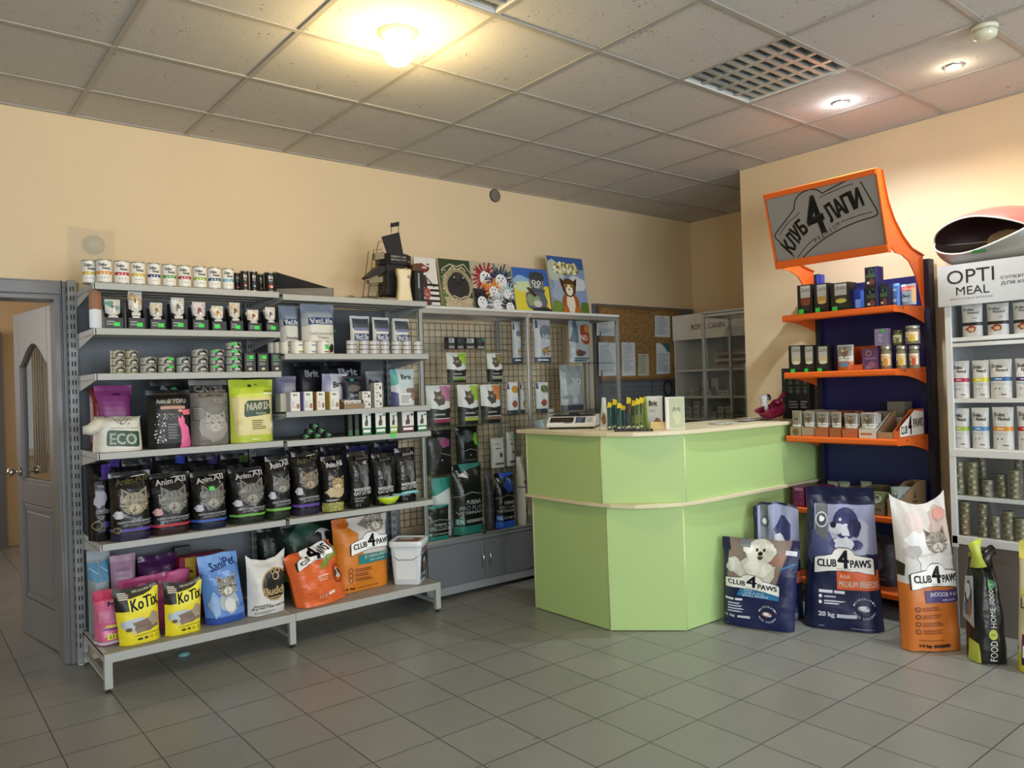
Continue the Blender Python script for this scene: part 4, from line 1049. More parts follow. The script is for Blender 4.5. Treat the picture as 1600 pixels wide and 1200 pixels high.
for i, (u0, u1, vt, vb, c1, c2, nm) in enumerate(P2_):
    loc, w, h = fitY(u0, u1, vt, -.51, 1.773, .085, .96)
    tray(loc, w, min(h*.80, .15), .085, min(.055, h*.36), 'black cardboard tray under the %s pouch, second shelf' % nm, group='black trays on the second shelf', front=[('lines', .1, .25, .7, .75, 2, '#8a8a8a')])
    A = w/h
    for k in range(2):
        l2 = (loc[0]+(.003 if k else 0), loc[1]-.014+k*.035, loc[2]+.004)
        bag('treat_pouch', '%s treat pouch, %s its black tray' % (nm, ['at the front of', 'standing behind in'][k]), 'pouch', l2, 0, w-.012, h-.006+(0 if k == 0 else -.012+.018*(i == 0)), .026, '#131314' if k == 0 else c1,
            [('r', 0, .52, 1, 1, '#cbc8c2'), ('p', [(0, .52), (.5, .40), (1, .52), (1, .6), (0, .6)], '#c3c0ba'), ('blob', .3, .84, .30, .12, c1, i+1), ('blob', .72, .70, .26, .12, c1, i+4), ('blob', .50, .66, .20, .14, c2, i+7), ('blob', .46, .74, .09, .07, '#4a4038', i+2), ('blob', .56, .58, .10, .07, '#e9e6e0', i+5), ('dots', .1, .55, .9, .95, 10, .05, '#8a857c', i), ('r', .2, .33, .8, .42, '#c9c6be'), ('r', .25, .27, .75, .31, c2)] if k == 0 else [('lines', .1, .7, .9, .9, 2, c2)], group=G3, tagpos=None, res=(6, 8))
    tg = MB(); tx = [.012, .012, .014, .004, .002, -.012, .004, .010, .004][i]
    gx = loc[0]+tx
    r = thing('price_tag', 'small bright green price tag on the %s pouch tray' % nm, 'price tag', (gx, loc[1]-.0445, loc[2]+.022+(0 if i in (3, 4) else -.004)), 0, 'green price tags on the second shelf')
    tg.box(-.014, .014, -.0012, 0, -.008, .012, M(TAG, .5)); tg.build('tag', r)
r = thing('leaflet_holder', 'curved brown and white leaflet standing at the left end of the second shelf', 'leaflet', (.0, -.46, 1.773))
b = MB(); vs = []
for j in range(9):
    for i in range(7):
        a = -.9+1.8*i/6; vs.append((.035*math.sin(a)-.002, -.02*math.cos(a)-.02, .19*j/8*(1-.06*abs(a))))
b.add(vs, [(j*7+i, j*7+i+1, j*7+i+8, j*7+i+7) for j in range(8) for i in range(6)], M('#c9ced6', .35), True)
b.add([(v[0], v[1]-.001, v[2]) for v in vs[28:]], [(j*7+i, j*7+i+1, j*7+i+8, j*7+i+7) for j in range(4) for i in range(6)], M('#8a5a3a', .5), True); b.build('leaflet', r, fixn=False)
# --- third shelf: flat tins in stacks
def flat_ops(c1, c2): return [('p', [(.34, .10), (.96, .10), (.94, .55), (.84, .80), (.65, .90), (.46, .80), (.36, .55)], c1), ('p', [(.48, .22), (.82, .22), (.80, .48), (.65, .56), (.50, .48)], '#bdb8ae'), ('r', .0, .0, 1, .07, c2), ('r', .0, .93, 1, 1, '#4a4a46'), ('lines', .05, .3, .28, .7, 2, '#8f8c84')]
G4 = 'flat tins stacked on the third shelf'
st3 = [(172, 195.6, 3, .0385, '#b9b49a', '#2f2a20', '#8f9a4a', 'green-edged', None), (195.6, 216, 3, .0385, '#b9b49a', '#2f2a20', '#8f9a4a', 'second green-edged', None), (218.5, 244.5, 2, .041, '#b5b2ac', '#1b1b1d', '#8f8a86', 'first silver', None), (246.5, 272.5, 2, .041, '#b9b5a6', '#1b1b1d', '#8a9a58', 'green-tagged silver', (.72, .72, .14)), (275, 297.5, 2, .041, '#aeb6b4', '#1b1b1d', '#7f9a96', 'bluish silver', None), (299, 325, 3, .041, '#b4b4b0', '#1b1b1d', '#8f8f8f', 'three-high silver', None), (327, 350.5, 3, .041, '#b6b2ae', '#1b1b1d', '#7a6a86', 'three-high tagged', (.35, .72, .13)), (352, 378, 4, .0405, '#aab0aa', '#1b1b1d', '#3f7f5f', 'four-high', (.5, .74, .15))]
LV = ['bottom', 'second', 'third', 'topmost']
for si, (u0, u1, n, hh, c, c1, c2, nm, tg) in enumerate(st3):
    loc, r, _ = canY(u0, u1, 560, -.475, 1.547)
    for k in range(n):
        lv = 'bottom' if k == 0 else ('topmost' if k == n-1 else LV[k])
        l2 = (loc[0]+random.uniform(-.001, .001), loc[1], 1.547+k*(hh+.0006))
        can_item('flat_tin', 'flat pet food tin, %s of the %s stack, third shelf' % (lv, nm), l2, aim(loc), min(r*1.04, .050), hh, c, flat_ops(c1, c2), G4, key=('st3', si), tagpos=tg)
for i, (u0, u1, a) in enumerate([(379.5, 399, 'left'), (400, 419, 'middle'), (421, 440.5, 'right')]):
    KY(u0, u1, 552, -.505, 1.547, .05, 'small black carton with fine print on the third shelf, %s of three' % a, '#121314', [('lines', .15, .55, .85, .9, 4, '#5f8f62' if i != 1 else '#8f8f52'), ('lines', .15, .32, .8, .5, 3, '#8a8a86'), ('e', .5, .14, .18, .12, '#c9b98a')], group='small black cartons on the third shelf', sidecol='#1b1c1d', tagpos=(.6, .78, .2) if i < 2 else None)
# --- fourth shelf: litter bags
Z4 = 1.153
BY(141, 161, 606, -.30, Z4, .12, 'dark red rounded bag behind, at the left end of the fourth shelf', '#6e1a1c', [('e', .5, .5, .2, .2, '#7a2422')], name='litter_bag', cat='bag', style='pillow')
BY(148, 210, 602, -.33, Z4, .13, 'purple bag with a hand hole standing behind the white one', '#8a3f7c', [('p', [(0, 0), (1, 0), (1, .5), (0, .38)], '#a55890'), ('e', .55, .86, .14, .035, '#57234e')], name='litter_bag', cat='bag')
b_ = BY(143, 227, 645, -.50, Z4, .15, 'white slumped bag with a dark green printed box, fourth shelf', '#d8d6cc', [('p', [(.24, .16), (.84, .10), (.88, .14), (.89, .46), (.85, .50), (.27, .56), (.22, .52), (.21, .20)], '#1f4a34'), ('t', 'ECO', .28, .20, .82, .47, '#e2e6de', .03, -.03), ('t', 'ДРЕВЕСНЫЙ', .26, .585, .86, .635, '#3a3a36', .02, -.03), ('l', [(.36, .93), (.42, .76), (.56, .72), (.70, .86)], .012, '#4a4a44'), ('l', [(.42, .86), (.52, .80), (.64, .86)], .01, '#4a4a44'), ('dots', .4, .7, .8, .95, 9, .015, '#6a6a62', 3)], name='litter_bag', cat='bag', style='block', wr=.010, topw=.9, res=(14, 14), seal=.10, flop=.03)
b = MB(); b.tube([(-.07, -.02, .150), (-.10, -.045, .135), (-.135, -.05, .115), (-.165, -.045, .115)], .02, M('#cfccbf', .42), 10, radii=[.034, .036, .028, .020]); b.build('knotted_corner', b_)
BY(236, 290, 594, -.32, Z4, .08, 'black bag with green and grey print hidden behind the speckled one', '#17191a', [('blob', .35, .82, .18, .1, '#6f7a76', 3), ('blob', .68, .80, .14, .09, '#3fa060', 5)], name='litter_bag', cat='bag')
BY(229, 301, 609, -.50, Z4, .12, 'glossy black bag with a pink cat silhouette and white speckles', '#0f0f11', [('t', 'Anim all', .18, .765, .50, .835, '#cfd0d4', .04), ('t', 'TOFU', .54, .765, .86, .835, '#cfd0d4', .05), ('r', .25, .66, .83, .715, '#b58f86'), ('dots', .12, .10, .36, .60, 46, .016, '#e6e4e6', 4), ('dots', .36, .47, .66, .60, 26, .012, '#b7a98c', 8), ('p', [(.68, .0), (.96, .0), (1, .08), (.93, .22), (.88, .34), (.80, .42), (.79, .50), (.74, .56), (.70, .50), (.66, .54), (.64, .47), (.66, .40), (.70, .33), (.72, .18), (.70, .06)], '#e0689a'), ('p', [(.74, .64), (.98, .66), (.98, .56), (.76, .56)], '#e07a84'), ('e', .70, .63, .05, .035, '#e8868a'), ('lines', .4, .15, .66, .42, 6, '#6f6f78')], name='litter_bag', cat='bag')
BY(296, 362, 594, -.49, Z4, .12, 'grey printed bag showing a pale cat head, fourth shelf', '#6f6c68', [('r', .0, .80, 1, .92, '#232325'), ('t', 'CATSIL', .10, .82, .88, .905, '#9a9894', .06), ('t', 'KLUMPSTREU', .18, .735, .80, .785, '#3a3a38', .03), ('r', .03, .38, .36, .60, '#5f5e58'), ('lines', .06, .40, .34, .58, 6, '#8a8880'), ('blob', .56, .27, .40, .26, '#8f8a84', 4), ('cat', .56, .33, .25, '#a7a19a', '#b9b3aa', '#5f5a54'), ('t', '7,2', .52, .64, .74, .70, '#a09d97', .02), ('ring', .88, .62, .06, .012, '#3f3e3c'), ('ring', .88, .50, .06, .012, '#3f3e3c'), ('ring', .88, .38, .05, .012, '#3f3e3c')], name='litter_bag', cat='bag')
BY(358, 431, 593, -.51, Z4, .12, 'lime green and sand coloured bag with a dark name plate, fourth shelf', '#b9c84a', [('p', [(.08, .12), (.95, .12), (.98, .72), (.80, .78), (.5, .80), (.2, .78), (.02, .72)], '#dccf96'), ('p', [(.0, .72), (1, .72), (1, 1), (0, 1)], '#b5cb3a'), ('e', .5, .74, .45, .05, '#cdd86a'), ('p', [(.28, .40), (.86, .44), (.90, .60), (.84, .66), (.34, .66), (.26, .60), (.24, .44)], '#26452c'), ('t', 'МАФІН', .31, .50, .87, .62, '#e9e6cf', .04, .02), ('t', 'Преміум', .52, .435, .76, .475, '#d9d6b8', .02), ('lines', .42, .20, .76, .36, 5, '#7a7a3c'), ('blob', .92, .26, .07, .12, '#e7e5df', 3), ('t', 'УСІЛ', .74, .785, .96, .815, '#2f3a22', .03), ('r', .72, .75, .98, .775, '#f0f0e0'), ('e', .44, .90, .05, .03, '#2f3a22'), ('e', .60, .91, .03, .025, '#7c9a2a'), ('e', .5, .05, .1, .02, '#dfe6a0')], name='litter_bag', cat='bag', topw=1.0)
# --- fifth shelf: black cat litter bags
Z5 = .704
G5 = 'black litter bags with cat pictures on the fifth shelf'
def animall(band, tint, cat_=('#6a6863', '#9c9890', '#2a2826'), gem='#b9b8c4', gold=False, txt=True, dim=False):
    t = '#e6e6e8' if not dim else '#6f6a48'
    o = [('r', 0, 0, 1, .10, tint), ('cat', .55, .53, .33)+cat_, ('blob', .16, .38, .12, .075, gem, 7), ('r', .0, .135, 1, .175, band)]
    o += [('t', 'Anim', .14, .80, .56, .885, t, .03, .02), ('t', 'All', .60, .83, .88, .915, t, .035, .02), ('p', [(.48, .905), (.86, .925), (.86, .935), (.6, .925)], '#c8c8cc')]
    if txt: o += [('t', 'СИЛІКАГЕЛЕВИЙ НАПОВНЮВАЧ', .14, .255, .97, .29, '#d8d8dc', .02, .01), ('t', 'ДЛЯ КОТЯЧОГО ТУАЛЕТУ', .26, .205, .97, .24, '#b5b5bc', .01, .01)]
    o += [('ring', .90, .62, .05, .012, '#8a8a70'), ('e', .90, .62, .035, .035, '#3f4038')]
    if gold: o += [('e', .14, .16, .08, .08, '#8a7a4c'), ('e', .14, .16, .055, .055, '#141416')]
    return o
KB = dict(name='litter_bag', cat='bag', group=G5, rough=.17, ws=1.10)
BY(137, 176, 725, -.42, Z5, .12, 'black litter bag seen at the left end, purple corner and gold seal', '#121114', [('p', [(.55, .80), (1, .80), (1, .99), (.6, .99)], '#4b2f86'), ('blob', .45, .55, .3, .12, '#8f8d9c', 5), ('t', 'СИЛІКАГ', .25, .36, .98, .41, '#c8c8d0', .03), ('ring', .30, .21, .18, .03, '#a08a52'), ('r', .5, .18, 1, .25, '#3c2a68'), ('lines', .25, .65, .7, .78, 4, '#4a4a52')], **KB)
L5 = [(172, 237, 736, -.515, '#5a3fa0', '#221a3c', 'black litter bag with purple stripe and gold seal, front left', 1, 0), (234, 298, 738, -.50, '#b5303e', '#2a1114', 'black litter bag with a red stripe and pink mineral', 0, 0), (299, 356, 736, -.50, '#2f56b0', '#101a34', 'black litter bag with a blue stripe and green tag', 0, 1), (359, 417, 730, -.49, '#62a83c', '#14240f', 'black litter bag with a green stripe, left of two alike', 0, 0)]
for i, (u0, u1, vt, yf, bd, tn, lb, gold, tg) in enumerate(L5):
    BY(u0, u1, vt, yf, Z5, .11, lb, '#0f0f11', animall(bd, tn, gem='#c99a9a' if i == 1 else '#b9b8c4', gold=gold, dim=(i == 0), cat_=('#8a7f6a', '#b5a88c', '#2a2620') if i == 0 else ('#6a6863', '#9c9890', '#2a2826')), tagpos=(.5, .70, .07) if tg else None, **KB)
Z5R = .709
R5 = [(416, 456, 712, '#6fae44', '#14240f', 'black litter bag with a green stripe, right of two alike', 0), (457, 501, 704, '#5a3a9a', '#1c1530', 'black litter bag with purple stripe and tiger striped cat', 1)]
for i, (u0, u1, vt, bd, tn, lb, tig) in enumerate(R5):
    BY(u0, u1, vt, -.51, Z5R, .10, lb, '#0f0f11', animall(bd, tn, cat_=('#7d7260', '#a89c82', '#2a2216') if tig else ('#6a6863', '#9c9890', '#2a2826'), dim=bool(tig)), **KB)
BY(503, 539, 712, -.53, Z5R, .10, 'black litter bag with a golden tabby cat and pale pellets', '#0f0f10', [('r', 0, .01, 1, .17, '#8f8f48'), ('dots', 0, .02, 1, .17, 60, .03, '#c5c07a', 2), ('blob', .5, .36, .44, .11, '#b9a684', 6), ('cat', .60, .50, .29, '#a58a5a', '#d8c9a6', '#2c2416'), ('t', 'Anim', .16, .80, .55, .88, '#e2e2e4', .05), ('t', 'All', .60, .82, .88, .90, '#e2e2e4', .05), ('lines', .1, .19, .7, .24, 1, '#9a9a9a')], **KB)
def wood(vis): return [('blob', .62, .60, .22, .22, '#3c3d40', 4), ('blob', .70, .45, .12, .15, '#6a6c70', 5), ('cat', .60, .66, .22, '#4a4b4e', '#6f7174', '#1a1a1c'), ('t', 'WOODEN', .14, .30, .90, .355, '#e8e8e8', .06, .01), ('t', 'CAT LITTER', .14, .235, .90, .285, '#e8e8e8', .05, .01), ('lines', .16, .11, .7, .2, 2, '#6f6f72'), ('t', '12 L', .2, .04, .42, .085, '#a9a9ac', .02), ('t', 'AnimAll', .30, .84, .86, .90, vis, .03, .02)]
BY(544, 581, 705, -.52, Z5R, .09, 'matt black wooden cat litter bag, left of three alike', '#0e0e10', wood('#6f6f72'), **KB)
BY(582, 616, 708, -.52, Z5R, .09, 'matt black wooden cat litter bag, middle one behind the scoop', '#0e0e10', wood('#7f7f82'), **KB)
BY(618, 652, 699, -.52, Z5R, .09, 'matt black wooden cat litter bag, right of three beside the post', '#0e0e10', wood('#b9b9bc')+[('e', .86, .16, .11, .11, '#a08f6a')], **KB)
bk = [(142, 190, 712, '#4b2f86', 'purple'), (192, 242, 718, '#1b1b28', 'dark'), (244, 293, 708, '#22348a', 'blue'), (295, 344, 710, '#2a1c50', 'violet'), (346, 392, 708, '#3a4a20', 'olive'), (394, 428, 712, '#4fae36', 'bright green')]
for i, (u0, u1, vt, c, nm) in enumerate(bk):
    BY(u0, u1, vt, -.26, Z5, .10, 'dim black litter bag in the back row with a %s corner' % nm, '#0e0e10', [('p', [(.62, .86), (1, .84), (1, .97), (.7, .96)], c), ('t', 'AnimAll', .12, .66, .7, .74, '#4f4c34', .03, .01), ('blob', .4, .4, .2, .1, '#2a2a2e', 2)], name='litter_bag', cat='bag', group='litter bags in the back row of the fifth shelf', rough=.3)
for i, (u0, u1, vt, c, nm) in enumerate([(446, 500, 694, '#16161c', 'leftmost'), (502, 540, 696, '#14141a', 'second'), (542, 584, 692, '#161c50', 'third'), (586, 628, 690, '#14183c', 'rightmost')]):
    BY(u0, u1, vt, -.27, Z5R, .10, 'dark bag in the back row behind the wooden litter, %s one' % nm, '#0c0c10', [('r', .1, .84, .9, .95, c)], name='litter_bag', cat='bag', group='dark bags in the back row of the right unit', rough=.3)
# litter scoop
p0 = onY(586, 775, -.50); p1 = onY(643, 772, -.50)
r = thing('litter_scoop', 'lime green litter scoop with a blue handle lying in front of the black bags', 'scoop', (p0[0]+.075, -.535, Z5R+.002))
b = MB(); n = 12; vs = []; L_ = p1[0]-p0[0]
for j in range(n+1):
    for i in range(n+1):
        u = i/n; v = j/n; x = -.075+.15*u; wv = .055*math.sin(math.pi*min(1, u*1.02+.0))**.6
        vs.append((x, (v-.5)*2*wv, .004+.048*(1-math.sin(math.pi*u)**.7*math.sin(math.pi*v)**.6)))
b.add(vs, [(j*(n+1)+i, j*(n+1)+i+1, (j+1)*(n+1)+i+1, (j+1)*(n+1)+i) for i in range(n) for j in range(n)], M('#c3dc2a', .3), True); b.build('scoop_bowl', r, fixn=False, solid=.003)
b = MB(); b.tube([(-.075, -.0, .052), (.0, -.056, .054), (.075, -.02, .054), (.10, 0, .056), (.075, .02, .054), (.0, .056, .054)], .005, M('#8fb9c4', .35), 8, True); b.build('rim', r)
b = MB(); b.tube([(.09, 0, .055), (.13, 0, .060), (.19, .01, .060), (.22, .01, .056)], .010, M('#7fc0c8', .35), 8); b.build('handle', r)
# --- base shelf
ZB = .190
OFF = dict(name='litter_bag', cat='bag')
BY(137, 176, 858, -.26, ZB, .14, 'clear wrapped pack with blue pictures at the back left of the base shelf', '#8f9aa0', [('p', [(.0, .66), (.45, .62), (.45, .84), (.0, .86)], '#5b93b4'), ('p', [(.5, .62), (1, .66), (1, .88), (.5, .84)], '#5b93b4'), ('l', [(.05, .8), (.4, .72)], .02, '#d5e2e8'), ('l', [(.55, .8), (.9, .72)], .02, '#d5e2e8'), ('e', .75, .45, .12, .2, '#c9cfd0'), ('e', .35, .40, .10, .18, '#b5bcbc'), ('blob', .55, .14, .25, .1, '#d0d3d2', 2)], name='wrapped_pack', cat='pack', seal=.2)
BY(173, 216, 866, -.30, ZB, .12, 'lilac grey bag with a small brown picture behind the yellow bags', '#a5839b', [('r', .3, .40, .72, .62, '#6a4a40'), ('dots', .3, .40, .72, .62, 16, .03, '#9a7a60', 2), ('lines', .2, .7, .8, .85, 2, '#8a6a86')], **OFF)
BY(216, 282, 866, -.28, ZB, .14, 'glossy dark purple bag behind the yellow bags', '#43204c', [('blob', .5, .6, .4, .2, '#552a5e', 2), ('blob', .7, .4, .2, .15, '#331638', 5)], rough=.22, wr=.012, **OFF)
KY(276, 354, 864, -.28, ZB, .10, 'crimson carton with a yellow sticker at the back of the base shelf', '#8e1f3c', [('r', .12, .62, .34, .98, '#c9a93a'), ('lines', .14, .72, .32, .8, 1, '#4a3a1a'), ('r', 0, .0, 1, .2, '#7a1832')], name='carton', cat='box')
KY(272, 300, 853, -.20, ZB, .05, 'black box peeking above the crimson carton', '#1a181c', [], name='carton', cat='box')
BY(187, 300, 897, -.38, ZB, .10, 'magenta bag lying behind the two yellow bags', '#b04a78', [('p', [(.6, .7), (.95, .75), (.98, .98), (.7, .98)], '#c9608c'), ('blob', .3, .7, .2, .2, '#d07a9a', 3)], rough=.25, wr=.014, **OFF)
BY(146, 196, 921, -.475, ZB, .14, 'pink crinkled bag with a yellow size patch beside the yellow bags', '#d2688e', [('p', [(0, .82), (1, .86), (1, 1), (0, 1)], '#c43a66'), ('t', 'Pryma', .42, .70, .98, .80, '#3a2c84', .05, .02), ('r', .1, .45, .9, .66, '#dd92aa'), ('lines', .15, .46, .9, .66, 6, '#c4608a'), ('r', .3, .34, .98, .39, '#dcd05a'), ('r', .2, .29, .98, .32, '#3a2c84'), ('p', [(.32, .11), (.80, .11), (.84, .2), (.34, .22)], '#dfd24a'), ('t', '2,5 L', .40, .13, .72, .19, '#2a2a20', .03), ('r', 0, 0, 1, .08, '#c9c4cc'), ('r', 0, 0, 1, .02, '#8a2048')], rough=.25, wr=.010, **OFF)
def kotix():
    return [('r', 0, 0, 1, .62, '#ead92c'), ('p', [(.0, .60), (.45, .60), (1.0, .74), (1, 1), (0, 1)], '#141312'),
        ('p', [(.26, .50), (.48, .54), (.62, .56), (1, .66), (1.0, .92), (.90, .93), (.80, .88), (.55, .84), (.26, .80)], '#e9e03c'),
        ('t', 'KoTix', .31, .58, .95, .78, '#141312', .028, .07), ('lines', .08, .80, .36, .93, 4, '#d8d0c0'), ('t', '100% NATURAL SILICA', .40, .90, .96, .945, '#e8e2cc', .03, .03),
        ('blob', .40, .36, .34, .14, '#b9c3cb', 4), ('blob', .62, .32, .34, .13, '#7d6a5c', 8), ('blob', .80, .42, .14, .13, '#a59484', 3), ('blob', .44, .24, .16, .05, '#8a7868', 5), ('e', .20, .28, .07, .05, '#5a4a40'), ('e', .30, .22, .06, .035, '#cdbfae'),
        ('t', 'Гігієнічний наповнювач', .30, .135, .96, .165, '#3a3520', .02, .03), ('r', .38, .07, .50, .105, '#2a2618'), ('r', .55, .07, .63, .115, '#4a4426'), ('ring', .72, .095, .035, .01, '#2a2618'), ('ring', .86, .10, .035, .01, '#2a2618'), ('r', 0, 0, 1, .03, '#d9c820')]
BY(184, 253, 914, -.555, ZB, .09, 'left of two yellow and black litter bags with bold lettering', '#141312', kotix(), style='gusset', ears=.06, topw=1.1, shear=-.06, group='two yellow and black litter bags', tagpos=None, rough=.3, rot=.10, **OFF)
BY(256, 316, 906, -.555, ZB, .09, 'right of two yellow and black litter bags with bold lettering', '#141312', kotix(), style='gusset', ears=.10, topw=1.08, shear=.02, group='two yellow and black litter bags', rough=.3, rot=.05, **OFF)
BY(318, 390, 862, -.52, ZB, .13, 'blue glossy litter bag showing a sitting kitten', '#5a86c8', [('r', 0, 0, 1, .10, '#2c4f9e'), ('p', [(.0, .78), (1, .84), (1, 1), (0, 1)], '#6a98d6'), ('t', 'SaniPet', .22, .76, .86, .88, '#234a96', .04, .08), ('t', 'Eco', .52, .90, .72, .95, '#234a96', .02), ('blob', .55, .30, .26, .20, '#aeb6bc', 4), ('cat', .52, .52, .25, '#8f8d88', '#dedad2', '#4a4640'), ('e', .52, .26, .14, .16, '#d5d6d4'), ('t', '5 л', .66, .20, .86, .28, '#2a4a8a', .02), ('blob', .18, .3, .12, .2, '#8fb0dc', 3)], rough=.22, wr=.010, topw=.95, shear=-.12, rot=.12, **OFF)
BY(383, 450, 868, -.53, ZB, .13, 'white bag with a round black and gold emblem, folded top', '#d2d1cf', [('e', .62, .52, .37, .40, '#b08a52', 26), ('e', .62, .52, .335, .365, '#1c1a18', 26), ('t', 'Budda', .30, .34, .96, .47, '#dcc48a', .05), ('ring', .62, .66, .08, .018, '#dcc48a'), ('ring', .55, .74, .05, .016, '#dcc48a'), ('ring', .69, .74, .05, .016, '#dcc48a'), ('lines', .45, .24, .86, .31, 2, '#b09a6a'), ('lines', .10, .155, .55, .20, 1, '#7a7a78'), ('t', 'ДЛЯ ГИГИЕНЫ', .06, .105, .94, .145, '#35353a', .03, .03), ('lines', .1, .03, .6, .08, 2, '#8a8a88')], ears=.14, wr=.010, topw=1.04, shear=.02, rot=.12, rough=.4, **OFF)
b_ = BY(402, 438, 820, -.24, ZB, .12, 'dark glossy bag at the back beside the middle post', '#16201c', [('blob', .5, .6, .3, .3, '#1f3028', 2)], rough=.25, **OFF)
BY(440, 536, 812, -.30, ZB, .16, 'dark green dog food bag with a black and white dog picture', '#14231d', [('blob', .38, .78, .42, .2, '#27483a', 3), ('dog', .66, .66, .26, '#121414', '#d8d5cf', '#101010'), ('blob', .64, .44, .16, .1, '#2a2a2a', 2), ('r', 0, .20, 1, .34, '#5f8f34'), ('r', .30, .18, .70, .38, '#c9cfc6'), ('t', 'Brit', .36, .25, .62, .35, '#2f3a36', .03), ('t', 'ADULT', .58, .60, .95, .68, '#2f4438', .04, .1), ('r', 0, 0, 1, .1, '#274034')], rough=.3, **OFF)
BY(518, 613, 806, -.45, ZB, .15, 'tall orange cat food bag with a white plate and teal label', '#cf7a22', [('p', [(.28, 1), (1, 1), (1, .44), (.85, .46), (.45, .50), (.34, .62), (.40, .78), (.22, .90)], '#c9c2bc'), ('blob', .68, .90, .26, .12, '#8b8078', 3), ('blob', .74, .80, .24, .12, '#d9d2cc', 5), ('cat', .74, .90, .16, '#9a8f86', '#e0d8d0', '#5f5650'), ('e', .14, .93, .15, .07, '#b85f18'), ('r', .34, .37, .97, .50, '#23787a'), ('emblem', .22, .49, .99, .76, '#15151a', .04), ('t', 'STERILISED', .46, .435, .90, .475, '#e6ecea', .04, .02), ('t', 'with salmon', .54, .395, .84, .42, '#cfe0de', .01, .01), ('ring', .20, .30, .035, .01, '#5c2a10'), ('ring', .20, .235, .035, .01, '#5c2a10'), ('ring', .20, .17, .035, .01, '#5c2a10'), ('lines', .27, .275, .62, .325, 2, '#7d4012'), ('lines', .27, .21, .58, .26, 2, '#7d4012'), ('lines', .27, .145, .64, .195, 2, '#7d4012'), ('t', '14 kg', .08, .03, .26, .07, '#20160c', .04, .01), ('t', 'ПОВНОРАЦІОННИЙ', .30, .04, .70, .07, '#3a2008', .01)], rot=.06, **OFF)
# orange bag lying slumped
p = onY(500, 930, -.45)
r = bag('litter_bag', 'bright orange slumped bag leaning left with a green strip', 'bag', (p[0]-.01, -.475, ZB+.001), .22, .345, .29, .16, '#d9652f', [('p', [(.50, .62), (.97, .80), (1, .96), (.56, .80)], '#7d9a32'), ('t', 'TH RABBIT', .56, .72, .93, .79, '#dfe6c0', .04, .12), ('emblem', .10, .70, .86, 1.0, '#1c1a1a', .10), ('e', .84, .46, .11, .15, '#c9501e'), ('ring', .84, .46, .12, .014, '#5c2410'), ('dog', .84, .47, .07, '#3a2a20', '#e8ddd0', '#201810'), ('lines', .42, .42, .66, .54, 3, '#f0b090'), ('t', '14 кг', .34, .13, .50, .19, '#f6e2d4', .04, .03), ('r', .52, .155, .68, .205, '#f6e2d4')], style='block', wr=.022, seal=.05, shear=-.22, slump=-.20, topw=.92, res=(18, 18), lean=.02, rough=.35, seed=23)
# white bucket with lid and wire handle
p = onY(640, 905, -.50); r = thing('lidded_bucket', 'white square bucket with lid, wire handle and picture label on the base shelf', 'bucket', (1.768, -.462, ZB), math.radians(-45)); r.scale = (1.06, 1.06, 1.16)
def rsq(w, d, z, rad, n=5):
    out = []
    for cx, cy, a0 in ((w/2-rad, d/2-rad, 0), (-w/2+rad, d/2-rad, 90), (-w/2+rad, -d/2+rad, 180), (w/2-rad, -d/2+rad, 270)):
        for k in range(n+1):
            a = math.radians(a0+90*k/n); out.append((cx+rad*math.cos(a), cy+rad*math.sin(a), z))
    return out
def loft(mb, rings, m, cap0=True, cap1=True, smooth=True):
    n = len(rings[0]); vs = [p for R in rings for p in R]; fs = [(j*n+i, j*n+(i+1) % n, (j+1)*n+(i+1) % n, (j+1)*n+i) for j in range(len(rings)-1) for i in range(n)]
    mb.add(vs, fs, m, smooth)
    if cap0: mb.add(rings[0], [tuple(range(n))[::-1]], m)
    if cap1: mb.add(rings[-1], [tuple(range(n))], m)
WP = M('#d9dee2', .35)
b = MB(); loft(b, [rsq(.155, .155, 0, .02), rsq(.16, .16, .004, .022), rsq(.19, .19, .215, .026)], WP); b.build('bucket_body', r, fixn=False)
b = MB(); loft(b, [rsq(.200, .200, .205, .028), rsq(.204, .204, .210, .03), rsq(.204, .204, .232, .03), rsq(.196, .196, .237, .028), rsq(.180, .180, .237, .024), rsq(.176, .176, .231, .024)], WP); b.box(-.07, .07, -.065, .06, .2315, .2325, M('#8a5a4a', .4)); b.box(-.065, .02, .0, .058, .2325, .233, M('#c9c4ba', .4)); b.build('lid', r)
b = MB(); b.tube([(-.095, -.05, .195), (-.10, -.07, .17), (-.04, -.107, .140), (.05, -.107, .140), (.10, -.07, .17), (.098, -.05, .195)], .0022, M('#8f949a', .3, .8), 6); b.build('wire_handle', r)
b = MB(); sx = lambda x, y, o_: (.0825+.0145*y*.9+o_+.001, -.065+.13*x, .02+.175*y)
decals(b, [('r', 0, .2, 1, 1, '#2a2226'), ('r', 0, .78, .3, 1, '#6fae3a'), ('r', .3, .8, 1, 1, '#8a4a7a'), ('blob', .55, .45, .3, .25, '#8a5a52', 2), ('blob', .5, .6, .2, .1, '#c9b9ae', 4), ('lines', 0, 0, .9, .15, 2, '#2a2a2c')], sx, .13/.175, 1, 1); b.build('side_label', r, fixn=False)
b = MB(); decals(b, [('r', 0, 0, 1, 1, '#e4e8ea')], lambda x, y, o_: (-.06+.12*x, -.0838-.0145*y-o_, .03+.16*y), .75, 1, 1); b.build('front_label', r, fixn=False)
r = thing('paper_scrap', 'small crumpled paper scrap on the floor under the base shelf', 'litter', (.42, -.30, .001))
b = MB(); b.lathe((0, 0, 0), [(.03, 0), (.035, .008), (.02, .018), (0, .02)], M('#6fa3a0', .6), 9, caps=True); b.build('scrap', r)
